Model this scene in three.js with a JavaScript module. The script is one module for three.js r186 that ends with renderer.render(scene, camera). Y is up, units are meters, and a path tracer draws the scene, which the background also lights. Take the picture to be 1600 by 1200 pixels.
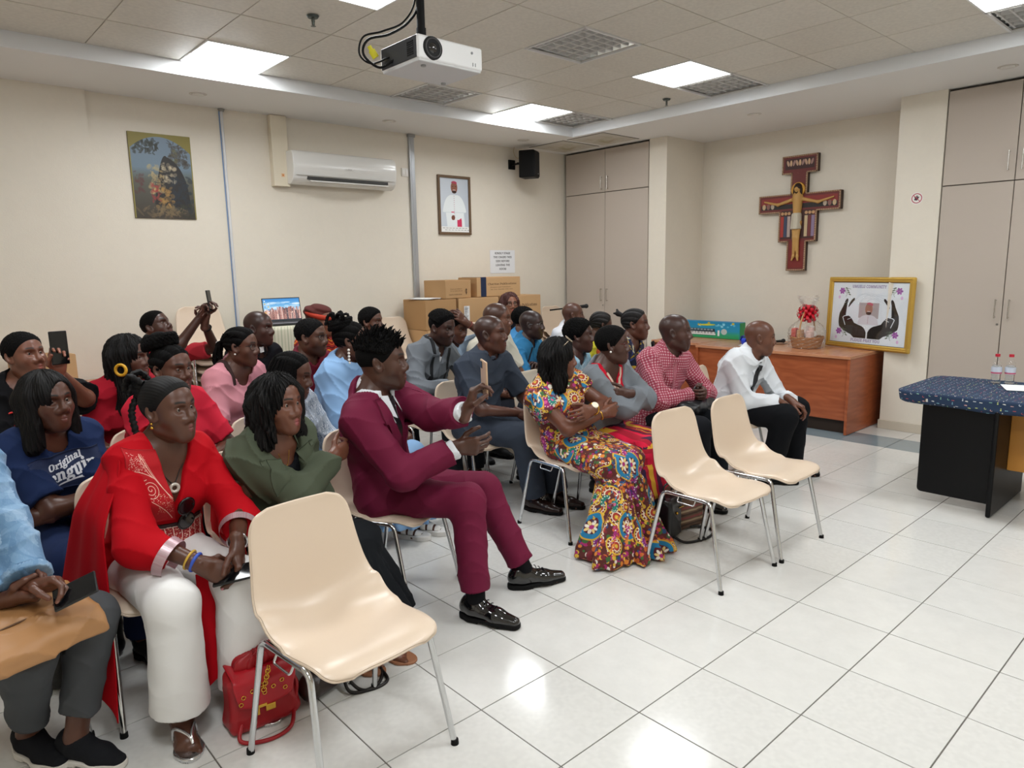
import * as THREE from 'three';
import { RoundedBoxGeometry } from 'three/addons/geometries/RoundedBoxGeometry.js';
import { mergeGeometries, mergeVertices } from 'three/addons/utils/BufferGeometryUtils.js';
import { RectAreaLightUniformsLib } from 'three/addons/lights/RectAreaLightUniformsLib.js';

// ---------- camera, light, exposure ----------
const scene = new THREE.Scene();
scene.background = new THREE.Color(0x000000);
const renderer = new THREE.WebGLRenderer({ antialias: true });
renderer.toneMapping = THREE.LinearToneMapping;
renderer.toneMappingExposure = 1.2;
renderer.shadowMap.enabled = true;
RectAreaLightUniformsLib.init();
const PANEL_POWER = 13, PANEL_GLOW = 8;       // ceiling panels: light and what the eye sees of them
const camera = new THREE.PerspectiveCamera(57.5, 4 / 3, 0.05, 60);
{
  const yaw = 0.8404827, pitch = -0.1642111, roll = -0.0188107;
  const d = new THREE.Vector3(Math.cos(yaw) * Math.cos(pitch), Math.sin(pitch), -Math.sin(yaw) * Math.cos(pitch));
  const r = new THREE.Vector3(Math.sin(yaw), 0, Math.cos(yaw)), u = r.clone().cross(d);
  const c = Math.cos(roll), s = Math.sin(roll);
  const r2 = r.clone().multiplyScalar(c).addScaledVector(u, s), u2 = u.clone().multiplyScalar(c).addScaledVector(r, -s);
  camera.position.set(-1.43712, 1.57248, 1.80458);
  camera.quaternion.setFromRotationMatrix(new THREE.Matrix4().makeBasis(r2, u2, d.clone().negate()));
}
// the fitted room: floor tile 0.4 m, ceiling cells CX x CZ hung from the corner TX, TZ
const CX = 0.593, CZ = 0.583, TX = 4.54, TZ = -3.78, TILE_Y = 3.1, SOFFIT_Y = 3.0;
const WALL_Z = -4.7, WALL_X = 6.1, ROOM_X0 = -3.6, ROOM_Z1 = 4.6;

// ---------- helpers ----------
const V = (x = 0, y = 0, z = 0) => new THREE.Vector3(x, y, z);
const R = (d) => d * Math.PI / 180;
const clamp = (x, a, b) => x < a ? a : x > b ? b : x;
const lerp = (a, b, t) => a + (b - a) * t;
const sstep = (a, b, x) => { const t = clamp((x - a) / (b - a), 0, 1); return t * t * (3 - 2 * t); };
const rng = (seed) => () => { seed = (seed + 0x6d2b79f5) | 0; let t = Math.imul(seed ^ (seed >>> 15), 1 | seed); t = (t + Math.imul(t ^ (t >>> 7), 61 | t)) ^ t; return ((t ^ (t >>> 14)) >>> 0) / 4294967296; };
const rnd = rng(7);
const used = new Map();
const numbered = (n) => { const k = used.get(n) ?? 0; used.set(n, k + 1); return k ? n + '_' + String(k).padStart(3, '0') : n; };
const shade = (o) => { o.traverse((m) => { if (m.isMesh) { m.castShadow = true; m.receiveShadow = true; } }); return o; };
function thing(name, label, category, [x, y, z] = [0, 0, 0], turn = 0, group) {
  const o = new THREE.Group(); o.name = numbered(name); scene.add(o); o.position.set(x, y, z); o.rotation.y = turn;
  o.userData = { label, category }; if (group) o.userData.group = group;
  return o;
}
function part(name, geo, mat, parent, label) {
  const m = new THREE.Mesh(Array.isArray(geo) ? merge(geo) : geo, mat); m.castShadow = m.receiveShadow = true;
  const seen = parent.userData.names ?? null;
  m.name = name; if (label) m.userData.label = label;
  parent.add(m); return m;
}
function struct(name, geo, mat) {
  const m = new THREE.Mesh(Array.isArray(geo) ? merge(geo) : geo, mat); m.castShadow = m.receiveShadow = true;
  m.name = numbered(name); m.userData = { kind: 'structure' }; scene.add(m); return m;
}
function structGroup(name) { const g = new THREE.Group(); g.name = numbered(name); g.userData = { kind: 'structure' }; scene.add(g); return g; }
function solo(name, geo, mat, label, category, group) {
  const m = new THREE.Mesh(Array.isArray(geo) ? merge(geo) : geo, mat); m.castShadow = m.receiveShadow = true;
  m.name = numbered(name); m.userData = { label, category }; if (group) m.userData.group = group; scene.add(m); return m;
}
const ready = (g) => { let q = g.index ? g.toNonIndexed() : g; for (const k of Object.keys(q.attributes)) if (!['position', 'normal', 'uv'].includes(k)) q.deleteAttribute(k); return q; };
function merge(list) { const l = list.map(ready); const allUV = l.every((g) => g.attributes.uv); if (!allUV) l.forEach((g) => g.deleteAttribute('uv')); return mergeGeometries(l); }
const bx = (w, h, d, x = 0, y = 0, z = 0) => new THREE.BoxGeometry(w, h, d).translate(x, y, z);
const rb = (w, h, d, r, x = 0, y = 0, z = 0, s = 2) => new RoundedBoxGeometry(w, h, d, s, Math.min(r, w / 2.01, h / 2.01, d / 2.01)).translate(x, y, z);
const span = (x0, x1, y0, y1, z0, z1) => bx(x1 - x0, y1 - y0, z1 - z0, (x0 + x1) / 2, (y0 + y1) / 2, (z0 + z1) / 2);
const rspan = (x0, x1, y0, y1, z0, z1, r = 0.004) => rb(x1 - x0, y1 - y0, z1 - z0, r, (x0 + x1) / 2, (y0 + y1) / 2, (z0 + z1) / 2);
const cyl = (r0, r1, h, x = 0, y = 0, z = 0, n = 20) => new THREE.CylinderGeometry(r0, r1, h, n).translate(x, y, z);
const v3 = (p) => p.isVector3 ? p : V(...p);
function tube(pts, r, n = 24, m = 8, closed = false, tension = 0.5) { return new THREE.TubeGeometry(new THREE.CatmullRomCurve3(pts.map(v3), closed, 'catmullrom', tension), n, r, m, closed); }
function bar(a, b, r, n = 10, r2 = r) { a = v3(a); b = v3(b); const d = b.clone().sub(a), g = new THREE.CylinderGeometry(r2, r, d.length(), n); g.applyQuaternion(new THREE.Quaternion().setFromUnitVectors(V(0, 1, 0), d.clone().normalize())); return g.translate(...a.clone().add(b).multiplyScalar(0.5).toArray()); }
// polyline with rounded corners, swept as a tube
function bent(pts, r, rad, m = 10) {
  const path = new THREE.CurvePath(); const P = pts.map(v3); let prev = P[0];
  for (let i = 1; i < P.length - 1; i++) {
    const a = P[i].clone().add(P[i - 1].clone().sub(P[i]).normalize().multiplyScalar(rad)), b = P[i].clone().add(P[i + 1].clone().sub(P[i]).normalize().multiplyScalar(rad));
    path.add(new THREE.LineCurve3(prev, a)); path.add(new THREE.QuadraticBezierCurve3(a, P[i], b)); prev = b;
  }
  path.add(new THREE.LineCurve3(prev, P.at(-1)));
  return new THREE.TubeGeometry(path, pts.length * 14, r, m, false);
}
// grid surface from f(u,v) -> [x,y,z], with thickness along the normal
function sheet(f, nu, nv, thick = 0) {
  const pos = [], uv = [], idx = [];
  for (let j = 0; j <= nv; j++) for (let i = 0; i <= nu; i++) { const p = f(i / nu, j / nv); pos.push(p[0], p[1], p[2]); uv.push(i / nu, j / nv); }
  const at = (i, j) => j * (nu + 1) + i;
  for (let j = 0; j < nv; j++) for (let i = 0; i < nu; i++) idx.push(at(i, j), at(i + 1, j), at(i, j + 1), at(i + 1, j), at(i + 1, j + 1), at(i, j + 1));
  let g = new THREE.BufferGeometry(); g.setAttribute('position', new THREE.Float32BufferAttribute(pos, 3)); g.setAttribute('uv', new THREE.Float32BufferAttribute(uv, 2)); g.setIndex(idx); g.computeVertexNormals();
  if (!thick) return g;
  const n = g.attributes.normal.array, N = pos.length / 3, p2 = pos.slice(), uv2 = uv.slice(), id2 = idx.slice();
  for (let k = 0; k < N; k++) { p2.push(pos[3 * k] - n[3 * k] * thick, pos[3 * k + 1] - n[3 * k + 1] * thick, pos[3 * k + 2] - n[3 * k + 2] * thick); uv2.push(uv[2 * k], uv[2 * k + 1]); }
  for (let k = 0; k < idx.length; k += 3) id2.push(idx[k] + N, idx[k + 2] + N, idx[k + 1] + N);
  const rim = (a, b) => id2.push(b, a, a + N, b, a + N, b + N);
  for (let i = 0; i < nu; i++) { rim(at(i, 0), at(i + 1, 0)); rim(at(i + 1, nv), at(i, nv)); }
  for (let j = 0; j < nv; j++) { rim(at(0, j + 1), at(0, j)); rim(at(nu, j), at(nu, j + 1)); }
  g = new THREE.BufferGeometry(); g.setAttribute('position', new THREE.Float32BufferAttribute(p2, 3)); g.setAttribute('uv', new THREE.Float32BufferAttribute(uv2, 2)); g.setIndex(id2); g.computeVertexNormals(); return g;
}
// planar uv in metres by dominant axis
function boxUV(g, s = 1) {
  g = g.index ? g.toNonIndexed() : g; const p = g.attributes.position.array, n = p.length / 3, uv = new Float32Array(n * 2);
  for (let i = 0; i < n; i += 3) {
    const a = V(p[3 * i], p[3 * i + 1], p[3 * i + 2]), b = V(p[3 * i + 3], p[3 * i + 4], p[3 * i + 5]), c = V(p[3 * i + 6], p[3 * i + 7], p[3 * i + 8]);
    const m = b.clone().sub(a).cross(c.clone().sub(a)), ax = Math.abs(m.x), ay = Math.abs(m.y), az = Math.abs(m.z);
    [a, b, c].forEach((q, k) => { const [u, v] = ax >= ay && ax >= az ? [q.z, q.y] : ay >= az ? [q.x, q.z] : [q.x, q.y]; uv[2 * (i + k)] = u * s; uv[2 * (i + k) + 1] = v * s; });
  }
  g.setAttribute('uv', new THREE.BufferAttribute(uv, 2)); return g;
}
const mats = new Map();
function M(color, roughness = 0.6, o = {}) {
  const k = JSON.stringify([color, roughness, Object.entries(o).map(([a, b]) => [a, b?.isTexture ? b.uuid : b])]);
  if (!mats.has(k)) { const phys = ['clearcoat', 'sheen', 'transmission', 'thickness', 'ior', 'specularIntensity'].some((x) => x in o); mats.set(k, new THREE[phys ? 'MeshPhysicalMaterial' : 'MeshStandardMaterial']({ color, roughness, ...o })); }
  return mats.get(k);
}
function canvasTex(w, h, draw, rep) {
  const c = document.createElement('canvas'); c.width = w; c.height = h; const x = c.getContext('2d'); draw(x, w, h);
  const t = new THREE.CanvasTexture(c); t.colorSpace = THREE.SRGBColorSpace; t.wrapS = t.wrapT = rep ? THREE.RepeatWrapping : THREE.ClampToEdgeWrapping; if (rep) t.repeat.set(rep, rep); return t;
}
function dataTex(n, f, rep = 1) { // grey height/noise map
  const d = new Uint8Array(n * n * 4); for (let y = 0; y < n; y++) for (let x = 0; x < n; x++) { const v = clamp(f(x / n, y / n) * 255, 0, 255), o = 4 * (y * n + x); d[o] = d[o + 1] = d[o + 2] = v; d[o + 3] = 255; }
  const t = new THREE.DataTexture(d, n, n); t.wrapS = t.wrapT = THREE.RepeatWrapping; t.magFilter = THREE.LinearFilter; t.repeat.set(rep, rep); t.needsUpdate = true; return t;
}
// tileable value noise on a lattice of n cells
function lattice(n, seed) { const r = rng(seed), a = new Float32Array(n * n).map(() => r()); return (u, v) => { u = (u % 1 + 1) % 1 * n; v = (v % 1 + 1) % 1 * n; const i = Math.floor(u), j = Math.floor(v), s = u - i, t = v - j, S = s * s * (3 - 2 * s), T = t * t * (3 - 2 * t), g = (x, y) => a[((y + n) % n) * n + (x + n) % n]; return lerp(lerp(g(i, j), g(i + 1, j), S), lerp(g(i, j + 1), g(i + 1, j + 1), S), T); }; }
// frame for flat things hung on a surface: plane of width w and height h facing +z
const plane = (w, h, x = 0, y = 0, z = 0) => new THREE.PlaneGeometry(w, h).translate(x, y, z);
// ---------- the room ----------
const wallN = lattice(24, 11), wallN2 = lattice(90, 12);
const wallTex = canvasTex(512, 512, (x, w, h) => { const im = x.createImageData(w, h); for (let j = 0; j < h; j++) for (let i = 0; i < w; i++) { const k = 4 * (j * w + i), v = 1 - 0.008 * wallN(i / w, j / h) - 0.006 * wallN2(i / w, j / h); im.data[k] = 231 * v; im.data[k + 1] = 223 * v; im.data[k + 2] = 208 * v; im.data[k + 3] = 255; } x.putImageData(im, 0, 0); }, 0.4);
const wallBump = dataTex(256, (u, v) => 0.5 + 0.5 * (wallN2(u, v) - 0.5), 2);
const mWall = new THREE.MeshPhysicalMaterial({ map: wallTex, roughness: 0.42, bumpMap: wallBump, bumpScale: 0.0006 });
const mSoffit = M('#ecebe8', 0.7), mFascia = M('#e4e6e8', 0.5);
const wallBox = (...a) => boxUV(span(...a));
struct('wall_back', wallBox(ROOM_X0 - 0.2, WALL_X + 0.2, 0, 3.3, WALL_Z - 0.2, WALL_Z), mWall);
struct('wall_right', wallBox(WALL_X, WALL_X + 0.2, 0, 3.3, WALL_Z, ROOM_Z1), mWall);
struct('wall_left', wallBox(ROOM_X0 - 0.2, ROOM_X0, 0, 3.3, WALL_Z, ROOM_Z1), mWall);
struct('wall_front', wallBox(ROOM_X0 - 0.2, WALL_X + 0.2, 0, 3.3, ROOM_Z1, ROOM_Z1 + 0.2), mWall);
struct('pilaster', wallBox(ROOM_X0, -0.05, 0, SOFFIT_Y, WALL_Z - 0.01, WALL_Z + 0.045), mWall);
struct('column', wallBox(5.36, WALL_X + 0.05, 0, SOFFIT_Y, -3.342, -3.1), mWall);
struct('column', wallBox(5.52, WALL_X + 0.05, 0, SOFFIT_Y, -0.72, -0.35), mWall);
// ceiling: dropped soffit round a tray of lay-in boards
const RX0 = TX - 11 * CX, RZ1 = TZ + 13 * CZ;
{
  struct('ceiling', [span(ROOM_X0, WALL_X, SOFFIT_Y, SOFFIT_Y + 0.02, WALL_Z, TZ - 0.01), span(ROOM_X0, WALL_X, SOFFIT_Y, SOFFIT_Y + 0.02, RZ1 + 0.01, ROOM_Z1), span(ROOM_X0, RX0 - 0.01, SOFFIT_Y, SOFFIT_Y + 0.02, TZ - 0.01, RZ1 + 0.01), span(TX + 0.01, WALL_X, SOFFIT_Y, SOFFIT_Y + 0.02, TZ - 0.01, RZ1 + 0.01)], mSoffit);
  struct('ceiling_fascia', [span(RX0, TX, SOFFIT_Y - 0.0008, 3.14, TZ - 0.01, TZ), span(RX0, TX, SOFFIT_Y - 0.0008, 3.14, RZ1, RZ1 + 0.01), span(RX0 - 0.01, RX0, SOFFIT_Y - 0.0008, 3.14, TZ, RZ1), span(TX, TX + 0.01, SOFFIT_Y - 0.0008, 3.14, TZ, RZ1)], mFascia);
  struct('ceiling_slab', span(ROOM_X0 - 0.2, WALL_X + 0.2, 3.22, 3.36, WALL_Z - 0.2, ROOM_Z1 + 0.2), mSoffit);
}
const LIT = ['6,0', '1,0', '1,3', '6,3', '5,7', '1,7', '9,3', '9,7', '9,10', '5,10', '1,10'], LOUVRE = ['3,0', '0,0', '0,3', '3,3', '7,3', '0,7', '3,7', '8,7'];
{
  const tray = structGroup('ceiling_tray'), boardN = lattice(40, 5);
  const boardTex = canvasTex(256, 256, (x, w, h) => { const im = x.createImageData(w, h); for (let j = 0; j < h; j++) for (let i = 0; i < w; i++) { const k = 4 * (j * w + i), v = 1 - 0.05 * boardN(i / w, j / h); im.data[k] = 226 * v; im.data[k + 1] = 221 * v; im.data[k + 2] = 210 * v; im.data[k + 3] = 255; } x.putImageData(im, 0, 0); });
  const mBoard = [0, 1, 2].map((i) => new THREE.MeshStandardMaterial({ map: boardTex, color: new THREE.Color(1 - i * 0.02, 1 - i * 0.022, 1 - i * 0.027), roughness: 0.42 }));
  const mGrid = M('#c4bdb0', 0.5), board = new THREE.BoxGeometry(CX - 0.008, 0.012, CZ - 0.008);
  const W = 11, D = 13;
  part('ceiling_grid', [...Array.from({ length: W + 1 }, (_, i) => bx(0.02, 0.008, D * CZ, TX - i * CX, TILE_Y + 0.01, TZ + D * CZ / 2)), ...Array.from({ length: D + 1 }, (_, j) => bx(W * CX, 0.008, 0.02, TX - W * CX / 2, TILE_Y + 0.01, TZ + j * CZ))], mGrid, tray);
  for (let i = 0; i < W; i++) for (let j = 0; j < D; j++) {
    const k = i + ',' + j; if (LIT.includes(k) || LOUVRE.includes(k)) continue;
    const t = part('ceiling_tile', board, mBoard[(i * 7 + j * 5) % 3], tray); t.position.set(TX - (i + 0.5) * CX, TILE_Y + 0.006 + 0.0015 * ((i * 3 + j) % 3), TZ + (j + 0.5) * CZ);
  }
  // lit LED panels
  const seen = { '6,0': 'lit square ceiling panel above the painting at the tray edge', '1,0': 'lit square ceiling panel at the tray corner near the wall speaker', '1,3': 'lit square ceiling panel between crucifix and projector, beside a dark louvre', '6,3': 'lit square ceiling panel cut by the top edge above the projector' };
  const mGlow = new THREE.MeshStandardMaterial({ color: '#ffffff', emissive: new THREE.Color(0.95, 0.98, 1), emissiveIntensity: PANEL_GLOW, roughness: 0.5 });
  for (const k of LIT) {
    const [i, j] = k.split(',').map(Number), p = thing('ceiling_light', seen[k] ?? 'lit square ceiling panel over the open floor behind the camera', 'ceiling light', [TX - (i + 0.5) * CX, TILE_Y, TZ + (j + 0.5) * CZ], 0, 'lit ceiling panels');
    part('frame', [bx(CX - 0.01, 0.012, 0.012, 0, 0, CZ / 2 - 0.008), bx(CX - 0.01, 0.012, 0.012, 0, 0, -CZ / 2 + 0.008), bx(0.012, 0.012, CZ - 0.01, CX / 2 - 0.008, 0, 0), bx(0.012, 0.012, CZ - 0.01, -CX / 2 + 0.008, 0, 0)], M('#f2f2f0', 0.4), p);
    part('diffuser', rb(CX - 0.03, 0.008, CZ - 0.03, 0.003, 0, 0.003, 0), mGlow, p, 'glowing white diffuser');
    const L = new THREE.RectAreaLight(new THREE.Color(0.95, 0.98, 1), PANEL_POWER, CX - 0.03, CZ - 0.03); L.position.set(0, -0.006, 0); L.rotation.x = -Math.PI / 2; p.add(L);
  }
  // unlit parabolic louvre fittings
  const mAlu = M('#cfcdca', 0.4), mDark = M('#8f8d89', 0.5), mBlade = M('#e2e1df', 0.35);
  const seenL = { '3,0': 'unlit louvre ceiling fitting at tray edge above the conduit', '0,0': 'unlit louvre ceiling fitting in the tray corner beside a lit panel', '0,3': 'unlit louvre ceiling fitting at the tray edge above the crucifix', '3,3': 'unlit louvre ceiling fitting in the middle, right of the projector', '7,3': 'unlit louvre ceiling fitting at the top edge left of the projector pole', '0,7': 'unlit louvre ceiling fitting at the top right corner' };
  const n = 6, blades = []; for (let a = 1; a < n; a++) { const o = -CX / 2 + a * CX / n; blades.push(bx(0.006, 0.045, CZ - 0.04, o, 0.035, 0)); }
  const vanes = []; for (let b = 0; b < 8; b++) { const g = new THREE.CylinderGeometry(0.003, 0.016, 0.04, 4, 1).scale(CX * 22, 1, 1); vanes.push(bx(CX - 0.04, 0.034, 0.012, 0, 0.03, -CZ / 2 + (b + 0.5) * CZ / 8)); }
  const gB = merge(blades), gV = merge(vanes);
  for (const k of LOUVRE) {
    const [i, j] = k.split(',').map(Number), p = thing('louvre_light', seenL[k] ?? 'unlit louvre ceiling fitting over the open floor behind the camera', 'ceiling light', [TX - (i + 0.5) * CX, TILE_Y, TZ + (j + 0.5) * CZ], 0, 'unlit louvre fittings');
    part('frame', [bx(CX - 0.01, 0.014, 0.016, 0, 0, CZ / 2 - 0.01), bx(CX - 0.01, 0.014, 0.016, 0, 0, -CZ / 2 + 0.01), bx(0.016, 0.014, CZ - 0.01, CX / 2 - 0.01, 0, 0), bx(0.016, 0.014, CZ - 0.01, -CX / 2 + 0.01, 0, 0)], mBlade, p);
    part('reflector', bx(CX - 0.02, 0.006, CZ - 0.02, 0, 0.075, 0), mDark, p);
    part('blade', gB, mBlade, p); part('vane', gV, mAlu, p);
  }
}
// downlights in the soffit, sprinklers, access hatches
{
  const ring = new THREE.LatheGeometry([[0.045, 0], [0.062, -0.004], [0.068, -0.002], [0.068, 0.0], [0.05, 0.012], [0.045, 0.05]].map((p) => new THREE.Vector2(...p)), 28);
  const lab = ['recessed downlight left of the painting wall pipe', 'recessed downlight between air conditioner and conduit', 'recessed downlight above the wall speaker', 'recessed downlight in soffit above the crucifix', 'recessed downlight in soffit above the right cupboard'];
  [[0.68, -4.28], [2.46, -4.26], [4.22, -4.24], [5.1, -1.9], [5.1, 0.17]].forEach(([x, z], i) => {
    const d = thing('downlight', lab[i], 'downlight', [x, SOFFIT_Y, z], 0, 'soffit downlights');
    part('trim_ring', ring, M('#cfcac2', 0.3, { metalness: 0.3 }), d); part('lens', cyl(0.046, 0.046, 0.01, 0, -0.001, 0), M('#f3f1ec', 0.25), d);
  });
  [['sprinkler head on the ceiling board left of the projector', 0.73, -2.36], ['sprinkler head near the tray edge beside the louvre fitting', 4.26, -2.32]].forEach(([l, x, z]) => {
    const s = thing('sprinkler', l, 'sprinkler', [x, TILE_Y, z]);
    part('escutcheon', cyl(0.038, 0.03, 0.012, 0, -0.006, 0), M('#4d5552', 0.4, { metalness: 0.6 }), s);
    part('nozzle', [cyl(0.009, 0.009, 0.045, 0, -0.03, 0), cyl(0.004, 0.016, 0.006, 0, -0.056, 0), bar([-0.011, -0.025, 0], [-0.003, -0.055, 0], 0.002, 6), bar([0.011, -0.025, 0], [0.003, -0.055, 0], 0.002, 6)], M('#5e625c', 0.35, { metalness: 0.8 }), s);
  });
  const mGap = M('#2a2824', 0.9), stain = canvasTex(256, 256, (x) => { x.fillStyle = '#cdc8bd'; x.fillRect(0, 0, 256, 256); const r = rng(3); for (let i = 0; i < 60; i++) { x.fillStyle = `rgba(${120 + r() * 40},${110 + r() * 30},${80},${0.03 + r() * 0.07})`; x.beginPath(); x.ellipse(60 + r() * 160, 50 + r() * 170, 10 + r() * 50, 5 + r() * 20, r() * 3, 0, 7); x.fill(); } });
  const h1 = structGroup('ceiling_hatch'); 
  for (const [x0, x1, z0, z1] of [[4.62, 5.22, -3.92, -3.4], [4.62, 5.22, -4.55, -4.0]]) {
    part('hatch_gap', span(x0 - 0.012, x1 + 0.012, SOFFIT_Y - 0.002, SOFFIT_Y + 0.001, z0 - 0.012, z1 + 0.012), mGap, h1);
    part('hatch_panel', rspan(x0, x1, SOFFIT_Y - 0.006, SOFFIT_Y, z0, z1, 0.002), new THREE.MeshStandardMaterial({ map: stain, roughness: 0.7 }), h1);
  }
}
// floor: polished 40 cm porcelain tiles, each its own piece where they show largest
{
  const floor = structGroup('floor'), T = 0.4;
  part('grout_bed', span(ROOM_X0 - 0.2, WALL_X + 0.2, -0.1, -0.0035, WALL_Z - 0.2, ROOM_Z1 + 0.2), M('#6a6660', 0.8), floor);
  const tn = [lattice(9, 21), lattice(30, 22), lattice(7, 23)];
  const tileTex = [0, 1, 2].map((q) => canvasTex(256, 256, (x, w, h) => { const im = x.createImageData(w, h); for (let j = 0; j < h; j++) for (let i = 0; i < w; i++) { const k = 4 * (j * w + i), v = 1 - 0.02 * tn[q](i / w, j / h) - 0.012 * tn[1](i / w, j / h); im.data[k] = 221 * v; im.data[k + 1] = 220 * v; im.data[k + 2] = 216 * v; im.data[k + 3] = 255; } x.putImageData(im, 0, 0); }));
  const tileM = tileTex.flatMap((t) => [1, 0.985].map((c) => new THREE.MeshPhysicalMaterial({ map: t, color: new THREE.Color(c, c, c * 0.995), roughness: 0.13, specularIntensity: 0.75 })));
  const blueM = new THREE.MeshPhysicalMaterial({ map: tileTex[0], color: '#9cadb8', roughness: 0.15 });
  const tile = rb(T - 0.0045, 0.01, T - 0.0045, 0.0012, 0, -0.005, 0, 1), cells = [];
  for (let i = -9; i < 16; i++) for (let j = -12; j < 12; j++) cells.push([i, j, Math.hypot((i + 0.5) * T - camera.position.x, (j + 0.5) * T - camera.position.z), Math.atan2(-((j + 0.5) * T - camera.position.z), (i + 0.5) * T - camera.position.x)]);
  const open = (c) => { const x = (c[0] + 0.5) * T, z = (c[1] + 0.5) * T; return c[3] > -0.05 && c[3] < 1.6 && z > -1.7; };
  cells.sort((a, b) => (open(b) - open(a)) || a[2] - b[2]);
  const rest = [];
  cells.forEach(([i, j], n) => {
    const m = i === 12 ? blueM : tileM[(i * 31 + j * 17 + 999) % 6], x = (i + 0.5) * T, z = (j + 0.5) * T;
    if (n < 298) { const t = part('floor_tile', tile, m, floor); t.position.set(x, 0.0002 * ((i * 5 + j * 3 + 99) % 3), z); if ((i + j) & 1) t.rotation.y = Math.PI / 2; }
    else rest.push(tile.clone().translate(x, 0, z));
  });
  part('floor_tile', rest, tileM[0], floor).userData.kind = 'stuff';
  const mBase = M('#c9bfae', 0.35);
  struct('baseboard_right', [rspan(5.508, 5.52, 0, 0.085, -0.72, -0.35), rspan(5.508, WALL_X, 0, 0.085, -0.732, -0.72), rspan(WALL_X - 0.012, WALL_X, 0, 0.085, -3.1, -0.73)], mBase);
  struct('baseboard_back', [rspan(-0.05, 5.35, 0, 0.085, WALL_Z, WALL_Z + 0.012), rspan(ROOM_X0, -0.05, 0, 0.085, WALL_Z + 0.045, WALL_Z + 0.057)], mBase);
}
// built-in cupboards (doors in laminate)
function cupboard(name, label, x, zs, yMid, handleAt) {
  const c = thing(name, label, 'cupboard', [x, 0, zs[0]]), m = M('#beb2a6', 0.42), z0 = zs[0], z1 = zs.at(-1);
  part('carcass', [span(0.02, WALL_X - x - 0.003, 0.0, SOFFIT_Y - 0.012, 0, z1 - z0)], M('#5b534c', 0.8), c);
  for (let i = 0; i < zs.length - 1; i++) for (const [y0, y1, hy] of [[0.06, yMid - 0.004, handleAt[0]], [yMid + 0.004, SOFFIT_Y - 0.022, handleAt[1]]]) {
    const a = zs[i] - z0 + 0.003, b = zs[i + 1] - z0 - 0.003;
    const d = part('door', rspan(0, 0.02, y0, y1, a, b, 0.003), m, c);
    const hz = i % 2 === 0 ? b - 0.045 : a + 0.045;
    part('handle', [bar([-0.03, hy - 0.08, hz], [-0.03, hy + 0.08, hz], 0.005, 8), bar([0, hy - 0.07, hz], [-0.03, hy - 0.07, hz], 0.005, 8), bar([0, hy + 0.07, hz], [-0.03, hy + 0.07, hz], 0.005, 8)], M('#c9c5bf', 0.25, { metalness: 0.9 }), d);
    if (i % 2 === 0 && y0 < 1) part('lock', cyl(0.009, 0.009, 0.006, 0, 0, 0, 12).rotateZ(Math.PI / 2).translate(-0.002, hy - 0.13, b + 0.006 - 0.03), M('#8d8983', 0.3, { metalness: 0.8 }), d);
  }
  part('plinth', span(0.03, 0.05, 0, 0.06, 0, z1 - z0), M('#8b8178', 0.6), c);
  return c;
}
cupboard('built_in_cupboard', 'tall beige cupboard between the back wall and the cream column', 5.35, [-4.66, -4.0, -3.345], 2.47, [1.22, 2.58]);
cupboard('built_in_cupboard', 'tall beige cupboard behind the cloth-covered table with bottles', 5.53, [-0.345, 0.18, 0.72, 1.26, 1.8], 2.2, [1.16, 2.36]);
// ---------- smooth solids: distance fields meshed with surface nets ----------
const smin = (a, b, k) => { const h = k - Math.abs(a - b); return h > 0 ? Math.min(a, b) - h * h * 0.25 / k : Math.min(a, b); };
const smax = (a, b, k) => -smin(-a, -b, k);
// tapered capsule; k > 1 widens it along the side axis
function capS(a, b, ra, rb = ra, k = 1, side = null) {
  if (a.isVector3) a = a.toArray(); if (b.isVector3) b = b.toArray();
  const ax = a[0], ay = a[1], az = a[2], bx = b[0] - ax, by = b[1] - ay, bz = b[2] - az, L = 1 / Math.max(1e-9, bx * bx + by * by + bz * bz), dr = rb - ra;
  if (k === 1) return (x, y, z) => { const px = x - ax, py = y - ay, pz = z - az; let t = (px * bx + py * by + pz * bz) * L; t = t < 0 ? 0 : t > 1 ? 1 : t; const qx = px - bx * t, qy = py - by * t, qz = pz - bz * t; return Math.sqrt(qx * qx + qy * qy + qz * qz) - ra - dr * t; };
  const sx = side.x, sy = side.y, sz = side.z, m = 1 / k - 1;
  return (x, y, z) => { const px = x - ax, py = y - ay, pz = z - az; let t = (px * bx + py * by + pz * bz) * L; t = t < 0 ? 0 : t > 1 ? 1 : t; let qx = px - bx * t, qy = py - by * t, qz = pz - bz * t; const w = (qx * sx + qy * sy + qz * sz) * m; qx += sx * w; qy += sy * w; qz += sz * w; return Math.sqrt(qx * qx + qy * qy + qz * qz) - ra - dr * t; };
}
function ellS(c, r) {
  if (c.isVector3) c = c.toArray(); const [cx, cy, cz] = c, [a, b, d] = r;
  return (x, y, z) => { const px = (x - cx) / a, py = (y - cy) / b, pz = (z - cz) / d, k0 = Math.sqrt(px * px + py * py + pz * pz), qx = px / a, qy = py / b, qz = pz / d, k1 = Math.sqrt(qx * qx + qy * qy + qz * qz); return k1 < 1e-9 ? -Math.min(a, b, d) : k0 * (k0 - 1) / k1; };
}
const sphS = (c, r) => capS(c, c, r, r);
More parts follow.
